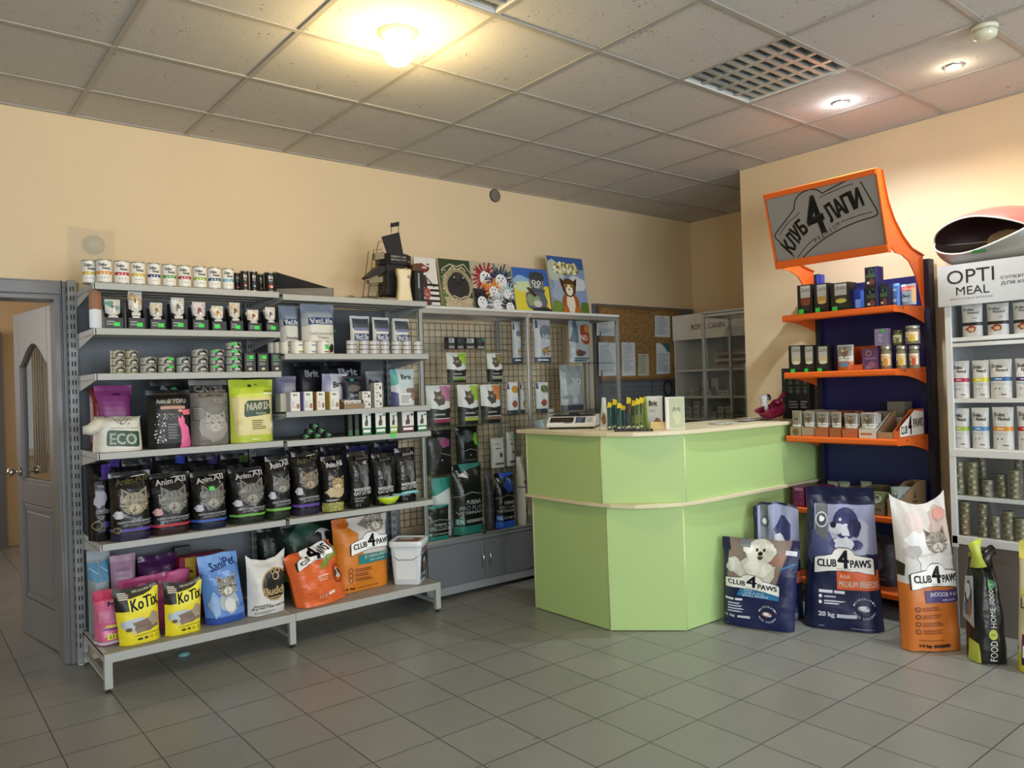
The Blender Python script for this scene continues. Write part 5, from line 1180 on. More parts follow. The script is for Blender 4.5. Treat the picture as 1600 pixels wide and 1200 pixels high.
# ================================================================== RIGHT SHELVING UNIT
ZR = [1.983, 1.646, 1.316, 1.151]
def vet(): return [('r', 0, .62, 1, 1, '#8d98a8'), ('p', [(0, .55), (.5, .62), (1, .55), (1, .72), (0, .72)], '#a9afb6'), ('r', .12, .585, .88, .72, '#1e3a72'), ('t', 'VetLife', .16, .605, .84, .70, '#e6eaf0', .05)]
GV = 'white and blue veterinary diet packs'
BY(436, 470, 478, -.44, ZR[1], .10, 'white diet bag with a blue name plate, half hidden at the left', '#c5c6c2', vet()+[('t', 'Struvite', .2, .30, .85, .37, '#7a5a58', .03)], name='food_bag', cat='bag', group=GV)
BY(470, 527, 476, -.50, ZR[1], .12, 'largest white diet bag with a blue name plate and dark side', '#cdccc4', vet()+[('t', 'Gastrointestinal', .12, .38, .95, .44, '#6a6a6e', .02), ('t', 'Puppy', .38, .29, .72, .36, '#5a5a60', .02), ('blob', .78, .12, .09, .09, '#1c1a1a', 3)], name='food_bag', cat='bag', tagpos=(.90, .47, .05), group=GV)
for i, (u0, u1, vt, a) in enumerate([(547, 580, 494, 'left'), (582, 611, 496, 'middle'), (614, 642, 498, 'right')]):
    BY(u0, u1, vt, -.40, ZR[1], .06, 'small white veterinary diet pouch with dark header, %s of three' % a, '#d5d5d1', [('r', .08, .68, .92, .93, '#4a4f56'), ('r', .12, .62, .9, .70, '#7077a0'), ('r', .12, .36, .88, .55, '#1e3a72'), ('t', 'VetLife', .17, .39, .83, .53, '#e6eaf0', .05), ('r', .3, .12, .7, .2, '#b9a8a6')], name='food_pouch', cat='pouch', group=GV, tagpos=(.7, .28, .1) if i == 0 else None)
vc = [(538, 559.5), (561, 576), (577.5, 591), (592, 610), (611.5, 626.5), (627.5, 643), (645, 660)]
for i, (u0, u1) in enumerate(vc):
    loc, rr_, _ = canY(u0, u1, 545, -.505, ZR[1]+.001)
    for k in range(3):
        can_item('flat_tin', 'white flat tin, %s in the %s stack of the diet tins' % (['bottom', 'middle', 'top'][k], ORD[i]), (loc[0], loc[1], ZR[1]+.001+k*.0275), aim(loc), .0305, .027, '#d3d1cc', [('r', .3, .3, .75, .75, '#8f93b0'), ('lines', .32, .3, .72, .7, 2, '#e0e0e4'), ('r', 0, 0, 1, .10, '#77746e'), ('r', 0, .92, 1, 1, '#8f8c86')], 'white flat tins on the second shelf', key='vettin', n=16)  # grey end bands paint in the dark gaps between stacked tins
for i, (u0, u1, Yc, c) in enumerate([(422, 434, -.36, '#8d8a80'), (432, 442, -.40, '#8d8a80'), (440, 452, -.44, '#8d8a80'), (452, 473, -.505, '#7aa050'), (474.5, 492, -.505, '#4a8ab0'), (494.5, 512, -.505, '#a84a4a')]):
    loc, rr_, _ = canY(u0, u1, 531, Yc, ZR[1]+.001)
    can_item('round_tub', 'white round tub %s before the big diet bags, counting from the left' % ORD[i], loc, aim(loc), .0395, .074, '#d6d2c8', [('r', .55, .1, 1, .85, '#e8e6e0'), ('r', .58, .62, 1, .74, '#8a8a9a'), ('r', .55, .1, 1, .2, c)], 'white round tubs on the second shelf', cat='tub', metal='#dad7ce', tagpos=(.75, .5, .14) if i == 5 else None)
# third level
def brit_dark(y=.74): return [('t', 'Brit', .30, y, .80, y+.14, '#c9ccd4', .05)]
BY(460, 506, 566, -.24, ZR[2], .12, 'navy black bag with white lettering in the back row, left of two', '#0f1018', brit_dark(.68), name='food_bag', cat='bag', group='navy black bags at the back of the third shelf')
BY(508, 570, 565, -.24, ZR[2], .12, 'navy black bag with white lettering in the back row, right of two', '#10111c', brit_dark(.70)+[('cat', .5, .42, .2, '#4a4a4c', '#8a8a8a', '#15151a')], name='food_bag', cat='bag', group='navy black bags at the back of the third shelf')
BY(432, 466, 588, -.34, ZR[2], .08, 'lilac and white bag with a small animal picture behind the boxes', '#8a86a0', [('r', .3, .1, 1, .8, '#a5a4ae'), ('blob', .75, .45, .2, .15, '#7a5a44', 3)], name='food_bag', cat='bag')
BY(499, 541, 584, -.40, ZR[2], .07, 'tilted pale lilac bag with black lettering above the boxes', '#a9a6c4', [('p', [(.22, .2), (1, .3), (1, .98), (.3, .98)], '#cfd2da'), ('t', 'Brit', .38, .60, .84, .76, '#15151c', .05, .03)], name='food_bag', cat='bag', shear=.1)
BY(535, 568, 588, -.46, ZR[2], .06, 'dark blue pouch with a bowl picture and white lettering', '#10142a', [('blob', .5, .62, .34, .12, '#5a5450', 2), ('t', 'Brit', .28, .34, .74, .46, '#d5d8de', .05), ('t', 'CARE', .16, .25, .82, .31, '#d5d8de', .03), ('lines', .1, .1, .9, .2, 2, '#8a8ea0'), ('r', .35, .84, .55, .92, '#3a8a6a')], name='food_pouch', cat='pouch')
BY(572, 603, 580, -.36, ZR[2], .08, 'grey bag with black lettering behind the stacked small boxes', '#8d9196', [('t', 'Brit', .10, .62, .58, .76, '#15151c', .05), ('blob', .6, .35, .3, .2, '#a5a9ad', 3)], name='food_bag', cat='bag')
BY(610, 651, 577, -.49, ZR[2], .08, 'white and teal bag with black lettering beside the cabinet post', '#c3c9cd', [('p', [(0, .55), (.22, .6), (.22, 1), (0, 1)], '#5aa5a4'), ('p', [(0, 0), (.22, 0), (.2, .35), (0, .4)], '#4a4a7a'), ('r', .22, .5, 1, 1, '#b5c6ca'), ('t', 'Brit', .36, .72, .78, .85, '#15151c', .05), ('r', .24, .04, .78, .34, '#d8d9d8'), ('lines', .28, .08, .74, .3, 4, '#8a8a92'), ('blob', .82, .28, .14, .14, '#8a7266', 3), ('blob', .7, .42, .2, .08, '#6f6258', 6)], name='food_bag', cat='bag')
def brbox(c): return [('r', 0, .55, .12, 1, c), ('r', 0, 0, .1, .55, c), ('t', 'Brit', .34, .80, .72, .92, '#1a1a20', .04), ('r', 0, .55, 1, .56, '#a0a0a4'), ('lines', .16, .15, .55, .5, 4, '#a5a5aa'), ('blob', .78, .26, .18, .16, '#9a6a4a', 3)]
GBX = 'white treat boxes in front on the third shelf'
KY(434, 447, 615, -.50, ZR[2], .08, 'white treat box at the far left, mostly hidden', '#a7a79f', [], group=GBX)
for i, (u0, u1, vt, c, nm, sc_) in enumerate([(449, 468, 613, '#8a8ab4', 'violet-edged', '#b5b4b0'), (470, 488, 612, '#8a86c0', 'lavender-edged', '#8f8cba'), (490, 507, 612, '#c8923e', 'amber-edged', '#b9904a'), (511, 529, 612, '#d8c36a', 'yellow-edged', '#d6bd74')]):
    KY(u0, u1, vt, -.545, ZR[2], .07, '%s white treat box with a small animal picture, third shelf' % nm, '#dcdcd8', brbox(c), group=GBX, sidecol=sc_)
loc, w_, h_ = fitY(532, 569, 622, -.545, ZR[2]+.001, .09)
tray(loc, w_, .055, .09, .03, 'low brown cardboard tray holding small white boxes, third shelf', '#8a7456')
for j, (x, k) in enumerate([(-.042, 0), (0, 0), (.042, 0)]):
    box_item('small_box', 'small white box in the brown tray, %s' % ['left', 'middle', 'right'][j], 'box', (loc[0]+x*.9, loc[1], loc[2]+.004), 0, .034, .045, .045, '#d8d7d2', [('t', 'Brit', .25, .62, .75, .85, '#1a1a20', .03)], group='small white boxes in the tray')
k3 = [(563, 580, 1, 0), (582, 598, 0, 0), (582, 598, 1, 0), (582, 598, 2, 0), (565, 580, 0, 0)]
nm3 = ['small white box on the second layer left of the tallest stack', 'bottom box of the tallest small white box stack', 'middle box of the tallest small white box stack', 'topmost box of the tallest small white box stack', 'small white box beside the brown tray, bottom layer']
for i, (u0, u1, k, _) in enumerate(k3):
    loc, w_, h_ = fitY(u0, u1, 630, -.545, ZR[2]+.001, .06)
    box_item('small_box', nm3[i], 'box', (loc[0], loc[1], ZR[2]+.001+k*.0505), 0, w_*.93, .050, .05, '#d9d9d5', [('t', 'Brit', .22, .66, .66, .88, '#1a1a20', .03), ('lines', .12, .15, .5, .5, 3, '#a5a5aa'), ('blob', .76, .42, .16, .22, '#55504c', 3)], group='stacked small white boxes', sidecol='#b9b8b2')
# fourth level: pyramid of small flat tins and treat packs
GP_ = 'small dark flat tins in a pyramid'
pyr = [(0, 469.5, 484), (0, 487, 502), (0, 504.5, 519), (1, 477, 491.5), (1, 495, 509.5), (2, 486.5, 501)]
pn = ['bottom left', 'bottom middle', 'bottom right', 'middle layer left', 'middle layer right', 'top']
for i, (k, u0, u1) in enumerate(pyr):
    loc, rr_, _ = canY(u0, u1, 680, -.49, ZR[3]+.001)
    can_item('flat_tin', 'small dark flat tin with a green tag, %s of the little pyramid' % pn[i], (loc[0], loc[1]+.012*k, ZR[3]+.001+k*.0285), aim(loc), .0285, .028, '#17201c', [('r', .1, .3, .9, .6, '#24382c')], GP_, key='pyr', tagpos=(.62, .55, .12), metal='#5f6a62', n=16)
GC = 'upright treat cartons on the fourth shelf'
for i, (u0, u1, c, c2, nm, sd) in enumerate([(541, 550, '#16201a', '#2f5a3c', 'narrow dark', '#0f1412'), (551.5, 560, '#16201a', '#2f5a3c', 'second narrow dark', '#0f1412'), (563, 579, '#dbe0da', '#2e7a4a', 'white and green', '#16201a'), (583.5, 602, '#dbe0da', '#2e7a4a', 'wider white and green', '#16201a'), (606, 620, '#d3d8cf', '#8ab040', 'white and lime', '#2c3a30'), (625, 646, '#d6d0cf', '#5a2438', 'white and maroon', '#8a8a86'), (649, 666, '#d2d8d4', '#2e7a4a', 'last white and green', '#1c2a22')]):
    KY(u0, u1, 643 if i > 1 else 648, -.53, ZR[3], .05, '%s treat carton with a cat silhouette, fourth shelf' % nm, c, [('r', 0, 0, 1, .30, c2), ('r', .08, .10, .92, .22, '#e2e6e2' if i > 1 else c2), ('p', [(.3, .38), (.62, .38), (.68, .55), (.58, .70), (.66, .86), (.52, .82), (.40, .86), (.42, .66), (.28, .52)], '#4a4038' if i > 1 else '#1f3a2a'), ('e', .85, .85, .12, .1, c2)], group=GC, sidecol=sd)
b = MB(); r = thing('price_tag', 'green price tag on the shelf edge under the lime carton', 'price tag', (onY(615, 678, -.565)[0], -.5635, 1.136)); b.box(-.016, .016, -.001, 0, -.008, .014, M(TAG, .5)); b.build('tag', r)
# ================================================================== ON TOP OF THE RIGHT UNIT
ZT = 1.983
def PY(u, v, Y): q = onY(u, v, Y); return (q[0], q[2])
def outl(pts, Y, x0, z0): return [(onY(u, v, Y)[0]-x0, onY(u, v, Y)[2]-z0) for u, v in pts]
Yd = -.36; ox = onY(612, 463, Yd)[0]
r = thing('cardboard_display', 'black cardboard display column with a hexagonal lettered tray and header card', 'display', (ox, Yd, ZT))
DB = M('#141315', .5)
b = MB(); b.prism(outl([(598, 462), (624, 464), (624, 414), (597, 414)], Yd, ox, ZT)[::1], -.06, .06, DB, 'y'); b.build('column', r, bevel=.002)
b = MB(); hx = [(-.115, -.02), (-.07, -.085), (.05, -.085), (.115, -.03), (.10, .06), (-.10, .06)]
zt0 = PY(620, 416, Yd)[1]-ZT; zt1 = PY(620, 400, Yd)[1]-ZT
b.prism([(x+.02, y) for x, y in hx], zt0, zt1, DB)
flat_text(b, 'PREMIUM CARE', lambda x, y: (-.045+.11*x, -.0865, zt0+.040+.012*y), M('#bdbab4', .6), 0, 1); flat_text(b, 'NATURAL FOOD', lambda x, y: (-.045+.11*x, -.0865, zt0+.020+.012*y), M('#bdbab4', .6), 0, 1)
b.add([(.078, -.083, zt0+.02), (.128, -.038, zt0+.02), (.128, -.038, zt0+.028), (.078, -.083, zt0+.028)], [(0, 1, 2, 3)], M('#9a9890', .6)); b.build('tray', r, fixn=False)
b = MB(); b.prism(outl([(603, 401), (627, 400), (620, 364), (593, 371)], Yd, ox, ZT), -.03, -.022, M('#1b1516', .45), 'y'); b.build('header_card', r)
b = MB()
for u in (609, 620): a = outl([(u, 365), (u, 348)], Yd, ox, ZT); b.tube([(a[0][0], -.02, a[0][1]), (a[1][0], -.02, a[1][1])], .002, DB, 6)
b.prism(outl([(608, 356), (621, 354), (621, 347), (608, 350)], Yd, ox, ZT), -.022, -.016, DB, 'y'); b.build('top_sign', r)
Yw = -.40; ox = onY(588, 463, Yw)[0]
r = thing('wire_rack', 'small black wire rack with slanted shelves left of the display column', 'rack', (ox, Yw, ZT))
WR = M('#19181a', .45)
def wires(mb, segs, Y, dy=0.0, rad=.0022):
    for s_ in segs:
        a = outl(s_, Y, ox, ZT); mb.tube([(p[0], dy, max(p[1], .003)) for p in a], rad, WR, 6)
b = MB(); wires(b, [[(575, 464), (584, 390), (597, 390)], [(596, 464), (603, 440)], [(577, 446), (602, 446)], [(578, 441), (602, 441)], [(575, 463), (597, 464)], [(584, 400), (598, 400)], [(587, 398), (592, 377), (597, 377)]], Yw)
wires(b, [[(575, 464), (584, 390)], [(596, 464), (603, 440)]], Yw, .07)
for s_ in ((575, 463), (596, 464)): a = outl([s_], Yw, ox, ZT)[0]; b.tube([(a[0], 0, .003), (a[0], .07, .003)], .0022, WR, 6)
b.build('wire_frame', r)
b = MB(); b.prism(outl([(570, 434), (590, 416), (599, 417), (599, 424), (592, 429), (574, 436)], Yw, ox, ZT), -.03, .05, DB, 'y'); b.build('slanted_shelf', r)
b = MB(); b.prism(outl([(585, 396), (599, 393), (603, 404), (585, 406)], Yw, ox, ZT), -.01, .03, M('#8a7d66', .7), 'y'); b.build('card_insert', r); b = MB(); b.prism(outl([(575, 437), (597, 432), (597, 441), (577, 443)], Yw, ox, ZT), -.01, .03, M('#8a7d66', .7), 'y'); b.build('card_insert', r)
vx = onY(631.5, 468, -.50)[0]
r = thing('air_freshener', 'cream plastic air freshener dispenser with a narrow waist', 'dispenser', (vx, -.50, ZT), math.radians(-15))
b = MB(); CRP = M('#d8cba8', .35)
loft(b, [rsq(.105, .07, 0, .02), rsq(.095, .066, .03, .02), rsq(.080, .056, .10, .02), rsq(.083, .058, .15, .02), rsq(.098, .070, .19, .022), [(p[0], p[1], .190+.018*abs(p[0])/.045) for p in rsq(.092, .064, .19, .022)]], CRP); b.build('dispenser_body', r, fixn=False)
b = MB(); b.lathe((.024, -.036, .155), [(0, 0), (.008, 0), (.007, .003), (0, .004)], M('#8d8468', .4), 12, 'y', caps=False); b.build('nozzle', r)
r = thing('saucer', 'flat white saucer beside the cream dispenser', 'plate', (onY(610, 467, -.47)[0], -.47, ZT+.001))
b = MB(); b.lathe((0, 0, 0), [(.0, .0), (.03, 0), (.048, .008), (.05, .010), (.03, .004), (0, .003)], M('#c9c2ae', .4), 24, caps=False); b.build('dish', r)
bx = onY(650, 468, -.40)[0]
r = thing('umbrella_box', 'tall black box with a grey strip and brown top beside the paintings', 'box', (bx, -.40, ZT))
b = MB(); b.box(-.032, .036, -.045, .045, 0, .215, DB); b.box(-.008, .006, -.047, -.045, .0, .10, M('#33353a', .4)); b.box(-.010, .004, -.047, -.045, .10, .20, M('#8f8d92', .4)); b.build('box_body', r, fixn=False)
b = MB(); b.prism([(-.04, .215), (.04, .215), (.028, .262), (.0, .268), (-.034, .255)], -.03, .04, M('#5d3a24', .5), 'y'); b.build('top_flap', r)
# ------------------------------------------------------------------ paintings
ZP = 1.977
def painting(ubl, ubr, vtop, vb, label, bgc, ops, group='canvas paintings leaning in a row on the cabinet', Y=-.235, tilt=.16, w=None):
    x0 = onY(ubl, vb, Y)[0]; x1 = onY(ubr, vb, Y)[0]; hh = (onY((ubl+ubr)/2-5, vtop, Y+.05)[2]-ZP)/math.cos(tilt); W = (x1-x0)*.99
    r = thing('canvas_painting', label, 'painting', ((x0+x1)/2, Y, ZP+.002), 0, group)
    ct, st = math.cos(tilt), math.sin(tilt)
    def T(x, y, z): return (x, y*ct+z*st+0, -y*st*0+z*ct+max(0, 0))
    b = MB(); V = [T(x, y, z) for z in (0, hh) for x, y in ((-W/2, 0), (W/2, 0), (W/2, .016), (-W/2, .016))]
    b.add(V, [(0, 3, 2, 1), (4, 5, 6, 7), (1, 2, 6, 5), (2, 3, 7, 6), (3, 0, 4, 7)], M('#c8c2b4', .7)); b.add(V, [(0, 1, 5, 4)], M(bgc, .6))
    decals(b, ops, lambda x, y, o_: T((x-.5)*W, -o_, y*hh), W/hh, 1, 1, res=2, eps=.00015)
    b.build('canvas', r, fixn=False); return r
painting(655, 689, 403, 473, 'painting with black stripes and a reddish brown figure, leftmost of the row', '#dcdad4', [('r', 0, i*.105+.02, 1, i*.105+.065, '#141414') for i in range(5)] + [('blob', .44, .78, .22, .09, '#7a2c24', 2), ('e', .44, .80, .12, .05, '#c9bcae'), ('e', .30, .87, .07, .035, '#8a2f26'), ('e', .62, .87, .07, .035, '#8a2f26'), ('blob', .40, .52, .13, .18, '#4a2a20', 4), ('blob', .42, .30, .18, .12, '#a03a34', 6), ('dots', .3, .22, .6, .4, 16, .03, '#d5b0a6', 4), ('blob', .40, .12, .22, .08, '#5a3224', 7), ('l', [(.5, .6), (.8, .42)], .05, '#2a1814')], Y=-.25)
painting(693, 742, 406, 476, 'painting of a pug face with a black muzzle', '#2c3f22', [('blob', .12, .3, .2, .4, '#52703a', 3), ('blob', .55, .12, .50, .24, '#b0a284', 8), ('e', .54, .50, .47, .46, '#b0a182'), ('e', .55, .52, .42, .42, '#9a8d72'), ('e', .56, .46, .36, .36, '#2b2729'), ('dots', .1, .05, .95, .22, 40, .03, '#c9bc9c', 4), ('dots', .05, .3, .2, .8, 20, .03, '#c5b898', 5), ('e', .56, .66, .20, .13, '#3a3434'), ('e', .42, .62, .07, .07, '#111'+'111'), ('e', .71, .62, .07, .07, '#111111'), ('e', .44, .64, .02, .02, '#e8e8e8'), ('e', .73, .64, .02, .02, '#e8e8e8'), ('e', .57, .52, .07, .045, '#121012'), ('l', [(.10, .80), (.35, .90), (.56, .86), (.80, .92), (1, .74)], .03, '#c9bc9c'), ('l', [(.30, .78), (.42, .86), (.54, .80)], .025, '#e0d6bc'), ('l', [(.60, .80), (.72, .86), (.84, .78)], .025, '#e0d6bc'), ('l', [(.05, .7), (.2, .86)], .03, '#9a8c6c'), ('l', [(.35, .28), (.56, .22), (.78, .28)], .03, '#cdc1a2')])
def fanc(cx, cy, c1, c2, sd, s=1.0):
    s *= 1.35
    rr = random.Random(sd); o = []
    for i in range(38):
        a = 2*math.pi*i/38+rr.uniform(-.1, .1); L = (.24+rr.uniform(-.06, .08))*s
        o.append(('l', [(cx+.06*math.cos(a), cy+.05*math.sin(a)), (cx+L*math.cos(a), cy+L*.85*math.sin(a))], .022*s, c1 if i % 3 else c2))
    o += [('e', cx, cy-.03*s, .11*s, .12*s, '#dfe3e4'), ('e', cx-.035*s, cy+.03, .03*s, .035*s, '#f5f5f5'), ('e', cx+.035*s, cy+.03, .03*s, .035*s, '#f5f5f5'), ('e', cx-.035*s, cy+.03, .014*s, .018*s, '#202020'), ('e', cx+.035*s, cy+.03, .014*s, .018*s, '#202020'), ('e', cx, cy-.03, .02*s, .014*s, '#c07a72')]
    return o
painting(743, 806, 411, 481, 'painting of several shaggy cats with red, blue and orange fur', '#b5ab90', [('r', 0, 0, 1, .45, '#2a2c34')] + fanc(.34, .70, '#a52a30', '#7a1a2a', 1) + fanc(.72, .66, '#16243c', '#2f5a7a', 2) + fanc(.50, .42, '#d9762c', '#e2a04a', 3, .8) + fanc(.85, .38, '#b9cdd2', '#8fb4c0', 4, .7) + fanc(.18, .20, '#15171c', '#2a2c34', 5, .8) + fanc(.55, .16, '#c9d0d4', '#8f9aa0', 6, .7) + fanc(.86, .12, '#101216', '#2a2c34', 7, .7))
painting(808, 863, 420, 486, 'painting of a grey hooded cat with a scarf on a blue and yellow background', '#d6c83a', [('r', 0, .62, 1, 1, '#3a62b0'), ('blob', .2, .70, .3, .14, '#8fb4d6', 3), ('blob', .35, .58, .4, .12, '#c9d6a8', 5), ('blob', .64, .28, .34, .34, '#5b6470', 4), ('blob', .50, .30, .2, .16, '#8a9a72', 6), ('e', .66, .68, .22, .22, '#6f7479'), ('e', .68, .82, .22, .12, '#3a3e44'), ('p', [(.46, .80), (.50, .94), (.60, .86)], '#3a3e44'), ('p', [(.74, .86), (.86, .95), (.88, .80)], '#3a3e44'), ('e', .58, .70, .055, .05, '#e8e6da'), ('e', .72, .69, .055, .05, '#e8e6da'), ('e', .58, .70, .025, .03, '#20242a'), ('e', .72, .69, .025, .03, '#20242a'), ('e', .65, .61, .09, .05, '#b5b8b8'), ('e', .65, .64, .03, .02, '#4a3a3a'), ('p', [(.40, .50), (.85, .46), (.88, .54), (.5, .58)], '#4c5560'), ('p', [(.34, .56), (.42, .58), (.62, .40), (.54, .36)], '#4a2c22'), ('blob', .78, .06, .35, .1, '#2a2e34', 8), ('e', .62, .22, .12, .08, '#c9c6b8')])
painting(866, 922, 402, 488, 'tallest painting, a seated cat under a flower wreath on blue sky', '#7f93b4', [('r', 0, .80, 1, 1, '#3c5a94'), ('blob', .2, .75, .3, .2, '#b5bfae', 2), ('blob', .7, .55, .35, .14, '#c5ccd0', 3), ('blob', .3, .4, .3, .2, '#9aa6bc', 5), ('r', 0, 0, 1, .12, '#5f7a34'), ('blob', .12, .14, .16, .1, '#6f8a3a', 5), ('blob', .9, .14, .14, .12, '#54702c', 6), ('e', .48, .79, .36, .13, '#6a6a3a'), ('dots', .15, .72, .82, .88, 60, .045, '#d8d2a0', 3), ('dots', .15, .72, .82, .88, 26, .04, '#8a7f3a', 6), ('dots', .15, .72, .82, .88, 18, .04, '#eeeade', 9), ('e', .50, .20, .24, .24, '#9a5a2a'), ('e', .50, .20, .12, .22, '#e0d4c0'), ('e', .34, .08, .08, .10, '#b0652c'), ('e', .66, .08, .08, .10, '#b0652c'), ('p', [(.30, .48), (.26, .64), (.42, .55)], '#2c2018'), ('p', [(.58, .55), (.74, .64), (.70, .48)], '#2c2018'), ('e', .50, .47, .19, .20, '#5a3a22'), ('e', .50, .43, .10, .12, '#e4dccb'), ('e', .42, .50, .045, .04, '#b9a83a'), ('e', .58, .50, .045, .04, '#b9a83a'), ('e', .42, .50, .018, .03, '#111111'), ('e', .58, .50, .018, .03, '#111111'), ('e', .50, .44, .025, .018, '#6a3a34')])
# ================================================================== INSIDE THE GLASS CABINETS
GI = 'food packs inside the glass cabinets'
for i, (u0, u1, a) in enumerate([(697, 710, 'first'), (711, 724, 'second'), (725, 741, 'third'), (742, 757, 'fourth')]):
    loc, w_, h_ = fitY(u0, u1, 529, -.34, 1.689, .05)
    box_item('small_box', 'small black and white tin box on the top glass shelf, %s of four' % a, 'box', loc, 0, w_, .085, .05, '#1a1c1d', [('r', .1, .55, .9, .92, '#b9bdbd' if i in (0, 2) else '#2c3032'), ('r', .1, .1, .9, .3, '#8a8e8e'), ('lines', .15, .6, .85, .88, 2, '#4a4c4e')] + ([('e', .8, .85, .15, .12, '#3a8a6a')] if i == 3 else []), group='tin boxes on the top glass shelf')
def propl(c1, c2, ped='#8a6a52'): return [('r', 0, .40, 1, 1, '#d3d5d2'), ('p', [(.62, .62), (1, .58), (1, .98), (.55, .98)], c1), ('blob', .45, .66, .26, .16, '#4a4038', 3), ('dog' if 0 else 'cat', .42, .74, .16, '#5a4c40', '#a5988a', '#2a2420'), ('p', [(0, .46), (.5, .40), (1, .46), (1, .34), (0, .34)], '#17181a'), ('lines', .2, .26, .85, .32, 1, '#a5a5a2'), ('r', .18, .10, .84, .17, c2), ('r', .18, .18, .84, .20, '#c9c9c6')]
BY(699, 730, 551, -.34, 1.456, .06, 'white and black pet food pouch with green accent on the second glass shelf', '#17181a', propl('#9ac03a', '#6a9a2a'), group=GI, ws=1.13)
BY(760, 788, 552, -.34, 1.456, .06, 'white and black pet food pouch with brown accent on the second glass shelf', '#17181a', propl('#8a7a52', '#8f8f6a'), group=GI, ws=.98)
BY(667, 706, 602, -.37, 1.162, .08, 'large white and black pouch with pink accent in the glass cabinet', '#17181a', propl('#b06a92', '#8f2a4a'), group=GI, name='food_bag', cat='bag', ws=1.13)
BY(716, 750, 601, -.37, 1.162, .08, 'large white and black pouch with lime accent in the glass cabinet', '#17181a', propl('#9ac03a', '#9ab03a'), group=GI, name='food_bag', cat='bag', ws=1.13)
BY(752, 784, 601, -.37, 1.162, .08, 'large white and black pouch with orange accent in the glass cabinet', '#17181a', propl('#c97a3a', '#7a5a44'), group=GI, name='food_bag', cat='bag', ws=1.13)
BY(666, 708, 672, -.25, .823, .09, 'dark bag with a magenta patch on the lower glass shelf', '#1c1b1c', [('blob', .62, .72, .26, .12, '#8a3a6a', 3), ('l', [(.1, .40), (.5, .47), (.9, .40)], .02, '#8a8578'), ('blob', .3, .5, .2, .3, '#2c2a2a', 5), ('e', .5, .32, .03, .02, '#c9c9c6')], name='food_bag', cat='bag', group=GI, rough=.25, ws=1.13)
BY(714, 749, 666, -.25, .823, .09, 'dark bag with a bright green patch on the lower glass shelf', '#16171a', [('blob', .80, .72, .16, .14, '#7ac02a', 3), ('blob', .45, .78, .28, .14, '#4a4c50', 5), ('l', [(.1, .44), (.5, .50), (.9, .44)], .02, '#8a8578'), ('e', .5, .36, .03, .02, '#c9c9c6'), ('lines', .2, .1, .85, .3, 2, '#3a3a3c')], name='food_bag', cat='bag', group=GI, rough=.22, tagpos=(.86, .58, .08), ws=1.13)
def vetw(): return [('e', .42, .80, .24, .09, '#a9aaa8'), ('lines', .2, .62, .8, .68, 1, '#55585a'), ('e', .6, .42, .1, .16, '#2f3234'), ('r', .15, .10, .85, .17, '#5a5c5e')]
for i, (u0, u1, vt, a) in enumerate([(767, 790, 684, 'left'), (791, 806, 675, 'middle')]):
    BY(u0, u1, vt, -.25, .823, .06, 'white pouch with a small dark figure on the lower glass shelf, %s of two' % a, '#c5c8c8', vetw(), group='white pouches on the lower glass shelf', tagpos=(.8, .86, .12) if i == 1 else None)
BZ = .394
BY(676, 708, 746, -.28, BZ, .08, 'white and teal bag behind on the cabinet floor beside the post', '#cdd0cf', [('p', [(0, .70), (1, .84), (1, 1), (0, 1)], '#2f8a7c'), ('t', '60', .3, .48, .6, .55, '#55585a', .02), ('lines', .1, .05, .9, .3, 3, '#8a8f8f')], name='food_bag', cat='bag', group=GI, ws=1.13)
def pro(c, code, sub): return [('p', [(.30, .90), (1, .96), (1, 1), (.2, 1)], c), ('l', [(.0, .55), (.5, .61), (1, .55)], .02, '#8a8578'), ('t', 'PURINA', .30, .44, .80, .50, '#c5c7c6', .02), ('t', 'PRO PLAN', .10, .36, .90, .42, '#8a8c8c', .02), ('t', 'VETERINARY', .04, .305, .90, .345, '#b5b7b6', .02), ('r', 0, .02, 1, .14, c), ('r', .02, .16, .22, .25, c), ('t', code, .05, .175, .18, .235, '#dfe5e4', .02), ('t', sub, .27, .185, .95, .225, '#dfe1e0', .03)]
BY(663, 704, 790, -.385, BZ, .08, 'black veterinary bag with a teal base, left on the cabinet floor', '#141616', pro('#1f7a70', 'EN', 'GASTROINTESTINAL'), name='food_bag', cat='bag', group='black veterinary bags on the cabinet floor', rough=.25, ws=1.13)
BY(709, 757, 724, -.385, BZ, .12, 'largest black veterinary bag with teal top corner and teal base', '#131516', pro('#1f6f62', 'EN', 'GASTROINTESTINAL')+[('p', [(.1, .84), (.45, .80), (.3, .88)], '#c9cbca')], name='food_bag', cat='bag', group='black veterinary bags on the cabinet floor', rough=.2, tagpos=None, ws=1.13)
BY(774, 806, 738, -.385, BZ, .10, 'black veterinary bag with a blue base and blue picture', '#121418', pro('#1f4fb0', 'HA', 'DIET')+[('blob', .6, .78, .3, .14, '#1f3f8a', 3)], name='food_bag', cat='bag', group='black veterinary bags on the cabinet floor', rough=.22, ws=1.13)
BY(759, 773, 735, -.30, BZ, .07, 'narrow dark grey pack between two black veterinary bags', '#3a3d3e', [('r', 0, .3, 1, .34, '#55585a'), ('r', 0, .6, 1, .64, '#55585a')], name='food_bag', cat='bag', group=GI, ws=1.13)
BY(808, 824, 713, -.36, BZ, .10, 'tall white bag with a red line and dark picture beside the counter', '#cfccc6', [('l', [(.05, .95), (.6, .90), (1, .92)], .02, '#9a3a3a'), ('t', 'ROYAL', .45, .60, 1, .66, '#a3262a', .03), ('r', .0, .55, 1, .565, '#5a5a5a'), ('blob', .75, .22, .16, .16, '#2a2a2a', 3)], name='food_bag', cat='bag', group=GI, ws=.98)
r = thing('metal_clip', 'small shiny metal clip on the cabinet floor front', 'clip', (onY(757, 828, -.415)[0], -.40, .410))
